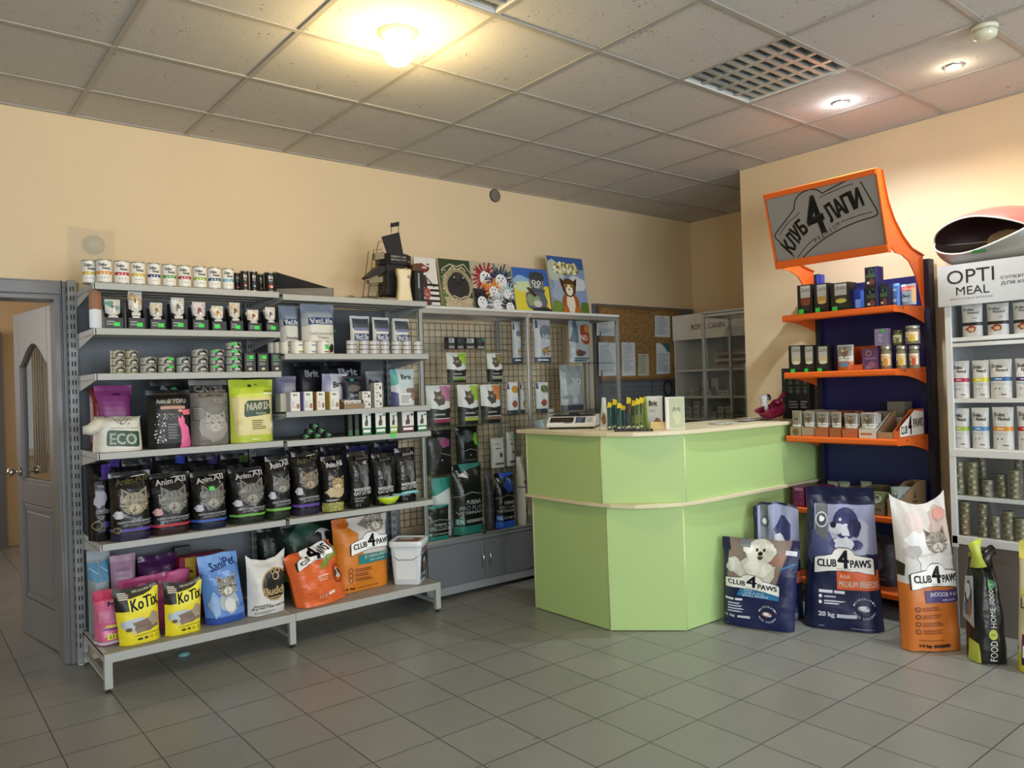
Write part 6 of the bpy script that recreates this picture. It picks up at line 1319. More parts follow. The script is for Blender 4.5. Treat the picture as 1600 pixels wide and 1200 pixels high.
b = MB(); b.tube([(-.02, 0, .004), (-.005, -.004, .014), (.01, 0, .008), (.022, .002, .012)], .004, M('#c9c9c6', .15, 1.0), 8); b.build('clip', r)
def nd(c1, c2): return [('p', [(0, 0), (.22, 0), (.30, 1), (0, 1)], '#b5babd'), ('e', .62, .70, .40, .34, c1), ('t', 'ND', .42, .52, .85, .66, '#d8d8d4', .02, -.03), ('e', .55, .28, .24, .13, c2), ('dots', .3, .18, .8, .36, 14, .05, '#6a4a30', 3), ('r', 0, 0, 1, .12, '#23395c'), ('lines', .1, .03, .9, .09, 1, '#c9cdd0'), ('p', [(.05, .8), (.16, .8), (.18, .98), (.07, .98)], '#22345a')]
BY(800, 816, 503, -.35, 1.594, .06, 'blue grey bag with white lettering, left of the cabinet centre post', '#aab2b8', nd('#5f6f7c', '#9a7a4a'), name='food_bag', cat='bag', group=GI, ws=.98)
BY(835, 862, 500, -.35, 1.594, .06, 'blue grey bag with white lettering, right of the cabinet centre post', '#aab2b8', nd('#5f6f7c', '#a8824a'), name='food_bag', cat='bag', group=GI, ws=1.13)
BY(890, 924, 501, -.33, 1.594, .07, 'silver bag with an orange red patch at the right end of the top glass shelf', '#9aa2a6', [('p', [(0, .5), (.3, .45), (.34, 1), (.2, 1)], '#4a5f74'), ('e', .68, .66, .28, .34, '#8a3a24'), ('e', .80, .80, .16, .14, '#b9783a'), ('t', 'ND', .40, .54, .76, .66, '#dcdad6', .02, -.03), ('blob', .4, .22, .24, .09, '#5a3a34', 2), ('lines', .1, .02, .9, .12, 2, '#3a3e42')], name='food_bag', cat='bag', group=GI, rough=.25, ws=1.13)
BY(876, 914, 571, -.33, 1.217, .08, 'crumpled silver bag with white lettering on the middle glass shelf', '#8d9498', [('t', 'ND', .42, .58, .78, .72, '#d5d7d7', .02, -.03), ('e', .5, .22, .14, .1, '#b5b9bb'), ('r', 0, 0, 1, .12, '#3a4046'), ('blob', .5, .45, .3, .2, '#a5acaf', 4)], name='food_bag', cat='bag', group=GI, rough=.22, wr=.010, ws=1.13)
for i, (u0, u1, c, nm) in enumerate([(792, 812, '#b5822a', 'amber'), (813, 820, '#6a7480', 'grey'), (837, 859, '#4f6a34', 'green')]):
    BY(u0, u1, 597, -.35, 1.217, .05, 'small white pouch with an %s oval and blue corner, middle glass shelf' % nm if nm == 'amber' else 'small white pouch with a %s oval and blue corner, middle glass shelf' % nm, '#c9cccd', [('e', .62, .76, .34, .26, c), ('t', 'ND', .38, .56, .8, .68, '#e2e0dc', .02, -.02), ('blob', .5, .32, .28, .12, '#8a4a34', 3), ('r', .02, .78, .16, .98, '#22345a'), ('r', 0, 0, 1, .12, '#2c3a4a')], group='small oval printed pouches')
BY(838, 862, 655, -.35, .852, .08, 'pale blue white pack behind the scale corner', '#b9c4c6', [('r', .0, .8, .3, 1, '#8fa5ae')], name='food_bag', cat='bag', group=GI, ws=1.13)
# ================================================================== ON THE COUNTER
ZC = 1.141
def CX(u, X, v=665): q = onX(u, v, X); return (q[0], q[1], ZC)
loc = CX(896, 2.62)
r = thing('counter_scale', 'white retail scale with dark display and keypad on the counter', 'scale', loc, math.radians(-52))
b = MB(); SW = M('#cfcdc4', .4)
b.prism([(-.125, .012), (-.125, .035), (-.05, .075), (.13, .085), (.13, .012)], -.155, .155, SW, 'x'); b.build('scale_body', r, bevel=.006)
b = MB(); 
def SPn(x, y, o_): a = (-.125+.075*y, .035+.040*y); return (-.15+.30*x, a[0]-o_*.47, a[1]+o_*.88)
decals(b, [('r', .05, .18, .55, .88, '#1b1a1c'), ('r', .09, .34, .51, .74, '#3a2a26'), ('r', .36, .04, .52, .14, '#3a3a3e'), ('r', .60, .08, .80, .90, '#2c3144'), ('lines', .62, .12, .78, .86, 5, '#6a7494'), ('r', .84, .2, .95, .8, '#a9a8a2')], SPn, 3.5, 1, 1); b.build('control_panel', r, fixn=False)
b = MB(); b.box(-.15, .15, -.05, .14, .098, .104, M('#2a2d34', .3, .6)); b.box(-.03, .03, .02, .08, .085, .098, M('#33353a', .5)); b.build('weighing_plate', r, bevel=.002)
b = MB()
for x in (-.13, .13):
    for y in (-.10, .11): b.lathe((x, y, 0), [(.012, 0), (.012, .014)], M('#222222', .6), 10)
b.build('feet', r) if False else None
for x in (-.13, .13):
    for y in (-.10, .11): b = MB(); b.lathe((x, y, 0), [(.012, 0), (.012, .014)], M('#222222', .6), 10); b.build('foot', r)
loc = CX(858, 2.66); r = thing('plastic_bag', 'clear crumpled plastic bag left of the scale', 'plastic bag', (loc[0], loc[1]-.02, ZC))
b = MB(); b.lathe((0, 0, 0), [(.04, 0), (.055, .03), (.045, .07), (.02, .10), (.028, .12)], film_mat('clearbag', '#b5bcbc', .45), 9, caps=False); b.build('bag_film', r)
def item_bag(u0, u1, vt, X, label, col, ops=(), name='food_pouch', cat='pouch', rot=-60, d=.03, **kw):
    q = onX((u0+u1)/2, 650, X); _, _, z = project(q); w_ = (u1-u0)/FPX*z; h_ = onX((u0+u1)/2, vt, X)[2]-ZC
    return bag(name, label, cat, (q[0], q[1], ZC), math.radians(rot), w_, h_, d, col, ops, **kw)
item_bag(935, 953, 621, 2.56, 'clear conical treat bag with brown treats, left of the yellow topped tubes', '#b9bcb6', [('blob', .5, .35, .3, .2, '#7a4a2a', 3), ('p', [(.1, .0), (.9, 0), (.9, .08), (.1, .08)], '#dedcd2')], name='treat_bag', cat='bag', topw=.35)
def tube_(u, vt, X, c1, label):
    q = onX(u, 660, X); h_ = onX(u, vt, X)[2]-ZC
    r = thing('dispensing_tube', label, 'tube', (q[0], q[1], ZC), math.radians(-60), 'yellow topped tubes on the counter')
    b = MB(); loft(b, [rsq(.026, .020, 0, .008), rsq(.027, .021, h_*.6, .008), rsq(.024, .010, h_*.80, .004)], M(c1, .3)); decals(b, [('r', .1, .35, .9, .8, '#2a4f50' if c1 != '#4a5a30' else '#6f7a3a'), ('r', .2, .1, .8, .22, '#c9c9a0')], lambda x, y, o_: (-.013+.026*x, -.0118-o_, y*h_*.6), .4, 1, 1, res=1); b.build('tube_body', r, fixn=False)
    b = MB(); b.prism([(-.013, h_*.78), (.010, h_*.76), (.016, h_*.95), (-.008, h_)], -.003, .003, M('#e3c92a', .4), 'y'); b.build('yellow_cap', r)
for u, vt, X, c, a in [(953, 628, 2.56, '#1f4a48', 'first'), (961, 623, 2.62, '#1f4a48', 'second'), (968, 629, 2.56, '#274038', 'third'), (974, 633, 2.62, '#1f4a48', 'fourth')]: tube_(u, vt, X, c, 'dark teal tube with a yellow top, %s in the left cluster' % a)
for u, vt, X, c, a in [(983, 620, 2.60, '#4a3a30', 'first'), (991, 625, 2.66, '#4a5a30', 'second'), (997, 622, 2.60, '#4a5a30', 'third'), (1003, 620, 2.68, '#4a5a30', 'fourth')]: tube_(u, vt, X, c, 'olive tube with a yellow top, %s in the right cluster' % a)
item_bag(1006, 1036, 619, 2.74, 'lime and white treat pouch with black lettering on the counter', '#c9cdc8', [('p', [(0, 0), (.24, 0), (.14, 1), (0, 1)], '#a5b84a'), ('t', 'Brit', .30, .70, .74, .86, '#15151c', .04), ('lines', .34, .52, .7, .6, 2, '#9a9ea0'), ('blob', .72, .22, .2, .14, '#8a5a40', 3)], name='treat_pouch', cat='pouch')
for i, (u, X, a, ln) in enumerate([(976, 2.50, 'left', .12), (1003, 2.56, 'right', .13)]):
    q = CX(u, X); r = thing('blister_strip', 'black blister strip lying at the counter front, %s one' % a, 'blister strip', (q[0], q[1], ZC), math.radians(-52), 'black blister strips on the counter')
    b = MB(); b.box(-ln/2, ln/2, -.02, .02, 0, .004, M('#1a1a1c', .3)); 
    for k in range(6): b.lathe((-ln/2+ln*(k+.5)/6, 0, .004), [(.009, 0), (.007, .008), (0, .010)], M('#232326', .25), 10)
    b.build('strip', r, fixn=False)
q = CX(1030, 2.70); r = thing('cream_card', 'small cream card leaning at the foot of the lime pouch', 'card', (q[0], q[1]+.0, ZC), math.radians(-52))
b = MB(); b.prism([(-.012, 0), (-.008, 0), (.020, .045), (.016, .045)], -.05, .05, M('#d9c08a', .6), 'x'); b.build('card', r)
q = CX(1055, 2.76); r = thing('photo_stand', 'white standing leaflet box with a pale green dog photo', 'photo stand', (q[0], q[1], ZC), math.radians(-48))
h_ = onX(1055, 620, 2.76)[2]-ZC
b = MB(); b.box(-.055, .055, -.018, .018, 0, h_, M('#d9d6cc', .4)); decals(b, [('r', .22, .04, .96, .97, '#b5bf9c'), ('blob', .6, .45, .24, .3, '#c9cdb0', 3), ('dog', .58, .62, .17, '#8f9678', '#d5d8c2', '#4a5038'), ('r', .04, .04, .18, .97, '#e4e2da')], lambda x, y, o_: (-.055+.11*x, -.018-o_, y*h_), .11/h_, 1, 1); b.build('stand_body', r, fixn=False)
for i, (u, Y, wd, a, c) in enumerate([(1130, -1.78, .16, 'left', '#bfc0bc'), (1165, -1.72, .20, 'middle', '#a9a9a8'), (1192, -1.74, .14, 'right', '#b59a96')]):
    q = onY(u, 658, Y); r = thing('paper_sheet', 'loose sheet in a plastic sleeve lying on the counter, %s of three' % a, 'paper', (q[0], Y, ZC+.001+.003*i), .2*i-.1, 'loose papers on the counter')
    b = MB(); n = 6; vs = [(-wd/2+wd*i_/n, -.06+.12*j/2, .0015+.005*abs(math.sin(i_*1.7+i))) for j in range(3) for i_ in range(n+1)]
    b.add(vs, [(j*(n+1)+k, j*(n+1)+k+1, (j+1)*(n+1)+k+1, (j+1)*(n+1)+k) for j in range(2) for k in range(n)], M(c, .3), True); b.build('sheet', r, fixn=False, solid=.001)
# magenta scoop standing with a white figure behind
q = onY(1204, 650, -1.78)
r = thing('food_scoop', 'dark magenta plastic food scoop with a long handle on the counter', 'scoop', (q[0]-.02, -1.80, ZC+.002), math.radians(0))
MG = M('#7a1236', .35)
b = MB(); n = 10; vs = []
for j in range(n+1):
    for i in range(n+1):
        u = i/n; a = math.pi*(1+j/n); wv = .045+.02*math.sin(u*2.4); vs.append((-.13+.20*u, wv*math.cos(a), .07+.03*u+(wv*1.25)*math.sin(a)*(.35+.65*min(1, u*2.5))))
b.add(vs, [(j*(n+1)+i, j*(n+1)+i+1, (j+1)*(n+1)+i+1, (j+1)*(n+1)+i) for i in range(n) for j in range(n)], MG, True)
b.lathe((.07, 0, .075), [(.062, 0), (.05, .012), (0, .018)], MG, 16, 'x', caps=False); b.build('scoop_bowl', r, fixn=False, solid=.004)
b = MB(); b.tube([(.06, 0, .105), (.10, 0, .135), (.14, 0, .16), (.185, 0, .178)], .012, MG, 10, radii=[.016, .012, .013, .012]); b.build('handle', r)
r = thing('figurine', 'tiny black and white figurine behind the magenta scoop', 'figurine', (q[0]+.02, -1.72, ZC))
b = MB(); b.lathe((0, 0, 0), [(.03, 0), (.034, .05), (.026, .10), (.018, .115), (.030, .14), (.026, .165), (0, .178)], M('#d3d5d6', .35), 16, caps=False); b.build('body', r)
b = MB(); b.lathe((.016, -.022, .13), [(.018, 0), (.020, .02), (.012, .04), (0, .044)], M('#17181c', .3), 12, caps=False); b.build('cap', r)
# black product board standing at the wall end of the counter
loc = (4.05, -1.865, ZC); hB = .345
r = thing('blister_board', 'black board with rows of carded items standing between counter and orange shelves', 'display board', loc, RX_)
b = MB(); b.box(-.105, .10, -.03, .03, 0, hB, M('#17191a', .4)); o = []
for a in range(3):
    for c_ in range(3): o += [('e', .32+.27*a, .88-.17*c_, .07, .07, '#4a5450'), ('r', .26+.27*a, .945-.17*c_, .38+.27*a, .96-.17*c_, '#4f8a54')]
o += [('lines', .25, .2, .6, .36, 3, '#6a6e6c'), ('lines', .68, .2, .92, .36, 3, '#7a7e7c'), ('dots', .04, .1, .12, .95, 12, .02, '#5a8a8a', 2)]
decals(b, o, lambda x, y, o_: (-.105+.205*x, -.030-o_, y*hB), .6, 1, 1, res=1); b.build('board', r, fixn=False)
# ================================================================== ORANGE STAND GOODS
def BX(u0, u1, vt, Xf, Z, d, label, col, ops=(), name='food_pouch', cat='pouch', rot=0.0, **kw):
    loc, w, h = fitX(u0, u1, vt, Xf, Z+.001, d)
    return bag(name, label, cat, loc, RX_+rot, w, h, d, col, ops, **kw)
def KX(u0, u1, vt, Xf, Z, d, label, col, ops=(), name='carton', cat='box', rot=0.0, **kw):
    loc, w, h = fitX(u0, u1, vt, Xf, Z+.001, d)
    return box_item(name, label, cat, loc, RX_+rot, w, h, d, col, ops, **kw)
D1, D2, D3, D4 = 1.816, 1.451, 1.046, .600
XF = 3.705
def sheba(c, pic): return [('r', .22, .40, .86, .96, '#b5b4ae'), ('t', 'Sheba', .26, .74, .82, .90, '#20201e', .02, .03), ('r', .22, .40, .86, .56, c), ('e', .55, .36, .3, .12, pic), ('blob', .5, .2, .35, .08, '#2a2a28', 3)]
GS_ = 'black cat food cartons on the orange stand'
KX(1247, 1271, 446, XF, D1, .08, 'black carton with silver panel and brown food picture, top orange shelf', '#121413', sheba('#7a3a24', '#8a4a2c'), group=GS_, tagpos=(.25, .10, .16))
KX(1273, 1296, 444, XF, D1, .08, 'black carton with silver panel and golden food picture, top orange shelf', '#121413', sheba('#b5924a', '#d0b070'), group=GS_, tagpos=(.25, .10, .16))
KX(1299, 1329, 443, XF, D1, .09, 'wider black carton with yellow green food picture, top orange shelf', '#121413', sheba('#3a3a30', '#c5c060'), group=GS_, tagpos=(.22, .10, .14))
KX(1277, 1285, 430, 3.90, D1, .04, 'slim blue carton standing behind the black cartons', '#34409a', [])
KX(1331, 1352, 452, XF+.05, D1, .06, 'blue cartons edge with pale panel beside the black cartons', '#1d2470', [('r', .3, .1, .7, .5, '#6a86c0'), ('r', .7, .1, .98, .9, '#3c6ad0')])
def felix(c='#2a2f8a'): return [('r', .0, 0, 1, 1, '#14161e'), ('t', 'Felix', .15, .62, .78, .88, '#8fc0d8', .03, .03), ('r', .1, .45, .8, .6, '#3a5a3a'), ('blob', .5, .22, .28, .18, '#6a3a34', 3), ('e', .25, .18, .12, .1, '#d9d2c0'), ('r', .86, 0, 1, 1, c)]
loc, w_, h_ = fitX(1353, 1374, 448, XF, D1+.001, .07)
box_item('carton', 'black and blue carton under another one, top orange shelf', 'box', loc, RX_, w_, h_, .07, '#1c1e5c', felix(), group='black and blue cartons on the top orange shelf')
hh2 = onX(1364, 418, XF+.035)[2]-(D1+.001+h_)
box_item('carton', 'black and blue carton stacked on top of another, highest on the stand', 'box', (loc[0], loc[1], D1+.0015+h_), RX_, w_*.98, hh2, .07, '#1c1e5c', felix(), group='black and blue cartons on the top orange shelf')
KX(1375, 1391, 445, XF, D1, .07, 'black and blue carton with a pale food picture, right of the stacked pair', '#1c1e5c', felix('#1b1b5c'), group='black and blue cartons on the top orange shelf')
BX(1393, 1405, 443, XF, D1, .04, 'light blue pouch beside the black cartons on the top orange shelf', '#3c6cb8', [('e', .45, .7, .3, .18, '#8ab8e0'), ('lines', .2, .15, .8, .3, 2, '#c9d8e8')])
BX(1405, 1430, 444, XF+.02, D1, .05, 'pale blue pouch with a red band at the right of the top orange shelf', '#8fa6c0', [('r', .0, .66, .95, .88, '#c9484a'), ('t', 'Delikat', .1, .70, .8, .84, '#e8dcdc', .02), ('r', .8, .1, 1, .8, '#c9a06a'), ('t', '3+1', .26, .30, .66, .50, '#1f2f4a', .04), ('e', .4, .25, .25, .15, '#a9bccc')])
# second orange shelf
for i, (u0, u1, a, c) in enumerate([(1233, 1255, 'left', '#b5b88a'), (1255, 1274, 'middle', '#a8a88a'), (1275, 1297, 'right', '#c5b48a')]):
    KX(u0, u1, 540, XF, D2, .06, 'slanted black cat food pouch carton on the second orange shelf, %s of three' % a, '#121413', sheba(c, '#d9d4c4'), group='black pouch cartons on the second orange shelf', tagpos=(.3, .06, .16))
def c4p(body, lab): return [('r', .1, .55, .9, .95, '#8a8a86'), ('blob', .5, .72, .3, .18, '#6f5a4a', 3), ('e', .4, .78, .09, .08, '#b5a590'), ('e', .62, .80, .09, .08, '#a59078'), ('r', 0, 0, 1, .36, body), ('r', .04, .40, .96, .55, '#e8e6e0'), ('t', 'CLUB', .08, .43, .38, .52, '#15151a', .02), ('t', '4', .43, .42, .55, .60, '#15151a', .02), ('t', 'PAWS', .60, .43, .93, .52, '#15151a', .02), ('e', .5, .24, .3, .14, lab)]
BX(1306, 1333, 539, XF, D2, .04, 'white and orange cat food pouch standing alone on the second orange shelf', '#c9c8c4', c4p('#b5622c', '#5a86a8'), sealcol='#c5c9c8')
r = thing('cardboard_tray', 'orange cardboard tray with a slanted side, middle of the second orange shelf', 'tray', (3.80, onX(1345, 570, 3.80)[1], D2+.001), RX_)
b = MB(); c = M('#c65a2a', .5)
b.box(-.06, .06, -.09, .10, 0, .003, c); b.prism([(-.09, 0), (.10, 0), (.10, .15), (.02, .15), (-.09, .035)], -.06, -.057, c, 'x'); b.prism([(-.09, 0), (.10, 0), (.10, .15), (.02, .15), (-.09, .035)], .057, .06, c, 'x'); b.box(-.06, .06, -.09, -.087, 0, .035, c); b.box(-.06, .06, .097, .10, 0, .15, c); b.build('tray_body', r)
KX(1348, 1373, 545, XF+.01, D2, .07, 'purple carton with a gold ring mark on the second orange shelf', '#5f3a6a', [('ring', .42, .78, .16, .04, '#b59a52'), ('r', .2, .5, .9, .58, '#8a6a94'), ('blob', .6, .25, .3, .18, '#8a5a72', 3), ('lines', .2, .05, .6, .2, 2, '#9a8aa0')])
def jar(u0, u1, vt, Xc, Z, label, lab, lid='#a9a7a0', body='#7a7260', h=None):
    loc, r_, h_ = canX(u0, u1, vt, Xc, Z); h_ = h or h_
    r = thing('glass_jar', label, 'jar', loc, RX_+.2, 'glass jars on the second orange shelf')
    b = MB(); b.lathe((0, 0, 0), [(r_*.90, 0), (r_*.98, h_*.06), (r_*.98, h_*.70), (r_*.84, h_*.82), (r_*.84, h_*.86)], M(body, .15), 20, caps=True)
    decals(b, [('r', .05, .12, .95, .95, '#d8d2b8'), ('lines', .15, .55, .9, .8, 2, lab), ('e', .55, .35, .2, .2, lab), ('e', .2, .3, .07, .12, '#2a2a28')], lambda x, y, o_: (r_*(.99+o_*8)*math.sin((x-.5)*2.2), -r_*(.99+o_*8)*math.cos((x-.5)*2.2), h_*(.10+.58*y)), 1.6, 8, 1, res=1); b.build('jar_body', r, fixn=False)
    b = MB(); b.lathe((0, 0, 0), [(r_*.93, h_*.85), (r_*.95, h_*.87), (r_*.95, h_*.98), (r_*.9, h_), (0, h_)], M(lid, .3, .7), 20, caps=False); b.build('lid', r)
    return loc, h_
l1, hj = jar(1375, 1394, 540, 3.74, D2+.001, 'glass jar with an orange printed label, leftmost of the front row', '#c98a2c')
jar(1399, 1418, 540, 3.74, D2+.001, 'glass jar with a yellow printed label, middle of the front row', '#d0a83a')
l3, _ = jar(1419, 1437, 540, 3.74, D2+.001, 'glass jar with a red printed label, right of the front row', '#c04a34')
hj = hj
KX(1367, 1387, 514, 3.72, D2+.001+hj, .05, 'lilac carton with a green tag standing on the front jars', '#8f86a6', [('dots', .1, .1, .9, .9, 18, .05, '#6a6480', 3), ('lines', .3, .2, .7, .7, 3, '#b5aec4')], tagpos=(.68, .86, .14))
jar(1394, 1411, 516, 3.76, D2+.0015+hj, 'greenish jar without a lid label standing in the upper row', '#6a6a3a', body='#5f6038', lid='#5a5a3c')
jar(1413, 1438, 509, 3.745, D2+.0015+hj, 'large glass jar with a yellow label in the upper row', '#d0a83a')
# third orange shelf: pouch boxes
G3P = 'pouch boxes on the third orange shelf'
def openbox(u0, u1, vt, Z, label, col, front, group, Xf=None, d=.30, pouch=None, n=3, side=None, plabel='', hf=.35):
    Xf = Xf or XF-.01
    loc, w_, h_ = fitX(u0, u1, vt, Xf, Z+.001, d, .97)
    tray(loc, w_, h_*.97, d, h_*hf, label, col, group, 'pouch_box', RX_, front)
    if pouch:
        for k in range(n):
            q = (loc[0]-d/2+.022+k*.030, loc[1], loc[2]+.004)
            bag('food_pouch', '%s, %s in its box' % (plabel, ['front one', 'second one', 'third one', 'fourth one'][k]), 'pouch', q, RX_, w_*.90, h_*(.97-.03*k), .018, pouch[0], pouch[1], group=group+' (pouches)', res=(5, 7), sealcol=pouch[2] if len(pouch) > 2 else None)
openbox(1239, 1256, 640, D3, 'beige pouch box at the left end of the third orange shelf', '#9a9078', [('e', .5, .5, .3, .3, '#6a5a2a')], G3P, pouch=('#a9a590', [('r', .1, .4, .9, .95, '#8f8b78'), ('cat', .5, .62, .2, '#5a5248', '#c9c4b4', '#2a2620'), ('e', .5, .25, .34, .16, '#8a7420'), ('r', .1, .36, .9, .44, '#d8d4c6')]), plabel='cat food pouch with an olive yellow patch')
openbox(1257, 1276, 641, D3, 'beige pouch box second from left on the third orange shelf', '#a0917c', [('r', 0, 0, 1, .2, '#b5734a')], G3P, pouch=('#b5ada0', c4p('#b56a3c', '#c0602c')), plabel='cat food pouch with a rusty orange patch')
openbox(1277, 1298, 642, D3, 'orange and brown pouch box third from left on the third orange shelf', '#a5603a', [], G3P, pouch=('#b5ada0', c4p('#c0602c', '#c9662c')), n=2, plabel='cat food pouch set back in the brown box')
openbox(1300, 1318, 642, D3, 'brown pouch box fourth from left, half empty, third orange shelf', '#9a5a38', [], G3P, pouch=('#b5b0a4', c4p('#c0602c', '#c9662c')), n=1, plabel='single cat food pouch in the half empty box')
openbox(1320, 1344, 644, D3, 'orange pouch box with a grey dog pouch, third orange shelf', '#b0603a', [], G3P, pouch=('#c0bdb6', c4p('#c8602c', '#8a3a20')), plabel='white food pouch with brown oval patch')
openbox(1346, 1373, 643, D3, 'white pouch box with a green patch pouch, third orange shelf', '#c9c2b4', [('lines', .1, .3, .9, .7, 1, '#b5622c')], G3P, pouch=('#cbc8c2', c4p('#d0ccc4', '#6a8a3a')), plabel='white food pouch with green oval patch')
loc, w_, h_ = fitX(1376, 1400, 641, XF-.01, D3+.001, .33)
r = tray(loc, w_, h_, .33, h_*.25, 'brown pouch box with slanted sides, nearly empty, third orange shelf', '#a07a5a', G3P, 'pouch_box', RX_)
# orange carton with plate, side facing the room
yb = loc[1]-w_/2-.004; wR = yb+2.697; yc = yb-wR/2
r = tray((XF-.01+.165, yc, D3+.001), wR, h_*1.02, .33, h_*.3, 'orange carton with white lettered plate at the right end, third orange shelf', '#c4622e', None, 'pouch_box', RX_)
b = MB(); YS = wR/2
def SD(x, y, o_): return (YS+.0006+o_, -.165+.33*x, .004+(h_*1.0)*y)
# lettered plate follows the slanted side
def SDs(x, y, o_): return SD(x, min(y, .32+x*1.05, 1), o_)
decals(b, [('p', [(.04, .06), (.96, .06), (.98, .90), (.62, .96), (.30, .66), (.04, .40)], '#e6e2da'), ('t', 'CLUB', .08, .14, .32, .42, '#5a2a22', .03, .02), ('t', '4', .37, .12, .49, .78, '#a5302a', .04), ('t', 'PAWS', .56, .34, .94, .66, '#5a2a22', .03, .02)], SD, .33/h_, 1, 1); b.build('side_print', r, fixn=False)
KX(1388, 1416, 627, 3.93, D3, .10, 'grey white folded box standing behind the pouch boxes', '#6a675f', [('r', .0, .0, 1, .55, '#c9cdd6')])
# fourth orange shelf
G4P = 'pouch boxes on the fourth orange shelf'
def whis(): return [('r', 0, 0, 1, 1, '#7a2466'), ('t', 'whiskas', .12, .60, .88, .74, '#e4c8dc', .03), ('dots', .1, .1, .9, .5, 16, .06, '#a8607a', 3), ('r', .2, .80, .9, .94, '#b07aa4')]
KX(1242, 1260, 757, XF-.01, D4, .20, 'purple cat food carton at the left of the fourth orange shelf', '#7a2466', whis(), group='purple cartons on the fourth orange shelf', topcol='#6a2a5c', sidecol='#5a1a4c')
KX(1262, 1283, 758, XF-.01, D4, .20, 'purple cat food carton with a cream strip, second on the fourth orange shelf', '#7a2466', whis()+[('r', .15, .84, .95, .97, '#d8b58a')], group='purple cartons on the fourth orange shelf', topcol='#6a2a5c', sidecol='#5a1a4c')
for i, (u0, u1, vt, c1, c2, nm, pl) in enumerate([(1286, 1303, 760, '#6a5f48', '#4a4a20', 'dark olive', 'dark olive food pouch'), (1305, 1331, 761, '#6f6650', '#3f4424', 'brown green', 'brown green food pouch'), (1334, 1360, 759, '#7a705c', '#5a7a62', 'pale green', 'pale green food pouch with blue strip'), (1362, 1386, 763, '#7a6e5a', '#6a7a4a', 'notched brown', 'olive food pouch behind the notch')]):
    openbox(u0, u1, vt, D4, '%s cardboard pouch box on the fourth orange shelf' % nm, c1, [('r', .1, .4, .8, .6, '#5a5240')], G4P, pouch=(c2, [('r', .06, .04, .94, .96, c2), ('blob', .5, .66, .36, .2, '#a9a78a' if i < 3 else '#c9ccc8', i+2), ('cat', .46, .72, .18, '#6a6a52', '#b5b49a', '#2a2a20'), ('r', .06, .12, .94, .26, '#a9c0cc' if i == 2 else '#6f7a52'), ('lines', .2, .3, .8, .4, 1, '#e0e0d4')], '#8a8f7a'), plabel=pl, n=3, hf=.22 if i != 3 else .45)
yL = onX(1388, 790, XF)[1]-.002; yR = -2.697; wR = yL-yR; yc = (yL+yR)/2
r = tray((XF+.15, yc, D4+.001), wR, .18, .33, .10, 'large brown corrugated box at the right end of the fourth orange shelf', '#8d7458', None, 'cardboard_box', RX_)
b = MB(); decals(b, [('p', [(.50, .55), (.56, .80), (.62, .55)], '#3a2f24'), ('p', [(.53, .60), (.56, .72), (.59, .60)], '#8d7458'), ('lines', .45, .38, .68, .46, 1, '#3a2f24'), ('lines', .1, .12, .3, .2, 1, '#5a4a38'), ('blob', .56, .24, .12, .1, '#6a5640', 3)], lambda x, y, o_: (wR/2+.0006+o_, -.165+.33*x, .17*y), 2, 1, 1); b.build('side_print', r, fixn=False)
for k in range(4):
    bag('food_pouch', 'blue grey food pouch in the brown corrugated box, %s from the front' % ORD[k], 'pouch', (XF+.02+.045*k, yc, D4+.005), RX_, wR*.86, .165-.004*k, .03, '#8a979c', [('blob', .5, .6, .3, .2, '#c5ccce', 3), ('r', .1, .1, .9, .3, '#5a7a8a'), ('cat', .5, .66, .2, '#6a7276', '#c9cfd2', '#2a3034')], group='pouches in the corrugated box', res=(5, 7))
for k, (u, nm) in enumerate([(1300, 'left'), (1318, 'middle'), (1352, 'right')]):
    loc, w_, h_ = fitX(u-9, u+9, 752, 3.93, D4+.001, .04)
    bag('food_pouch', 'grey food pouch standing behind the boxes on the fourth orange shelf, %s' % nm, 'pouch', loc, RX_, w_, h_, .03, '#7a7f78', [('r', .1, .6, .9, .9, '#a5a99c')], group='pouches standing at the back of the fourth shelf', res=(5, 7))
bag('food_bag', 'dark patterned bag on the lowest orange shelf behind the floor bags', 'bag', (3.85, -2.46, .156), RX_, .26, .30, .12, '#241c24', [('blob', .5, .6, .35, .25, '#4a3a4a', 3), ('blob', .6, .4, .2, .15, '#6a5a68', 5), ('lines', .1, .1, .9, .25, 2, '#5a4a5a')])
# ================================================================== ALCOVE CABINET CONTENTS
def AX(u, Z, X=5.10): q = onX(u, 600, X); return (X, q[1], Z)
for i in range(6):
    rr = random.Random(i); wd = rr.uniform(.26, .34)
    r = thing('magazine_pile', 'thick bundle of papers in the alcove cabinet, %s from the bottom of the pile' % ORD[i], 'papers', (5.10, onX(1147, 560, 5.02)[1]+rr.uniform(-.02, .02), 1.526+i*.029), rr.uniform(-.08, .08), 'stacked papers in the alcove cabinet')
    b = MB(); b.box(-.11, .11, -wd/2, wd/2, 0, .027, M(['#9a8f90', '#6f5058', '#b5aca4', '#5a4650', '#a39a96', '#7f6a6e'][i], .6)); b.build('paper_bundle', r, bevel=.003)
for i, (u, Z, w_, h_, lb, c) in enumerate([(1101, 1.281, .08, .15, 'upright white pouch in the alcove cabinet, left one', '#a9aaa8'), (1117, 1.281, .08, .16, 'upright white pouch in the alcove cabinet, middle one', '#b0b1ae'), (1144, 1.281, .07, .16, 'upright white pouch in the alcove cabinet, right one', '#a9aaa8')]):
    bag('food_pouch', lb, 'pouch', AX(u, Z), RX_, w_, h_, .04, c, [('r', .2, .3, .8, .5, '#7a7d80')], group='white pouches in the alcove cabinet', res=(5, 7))
k = 0
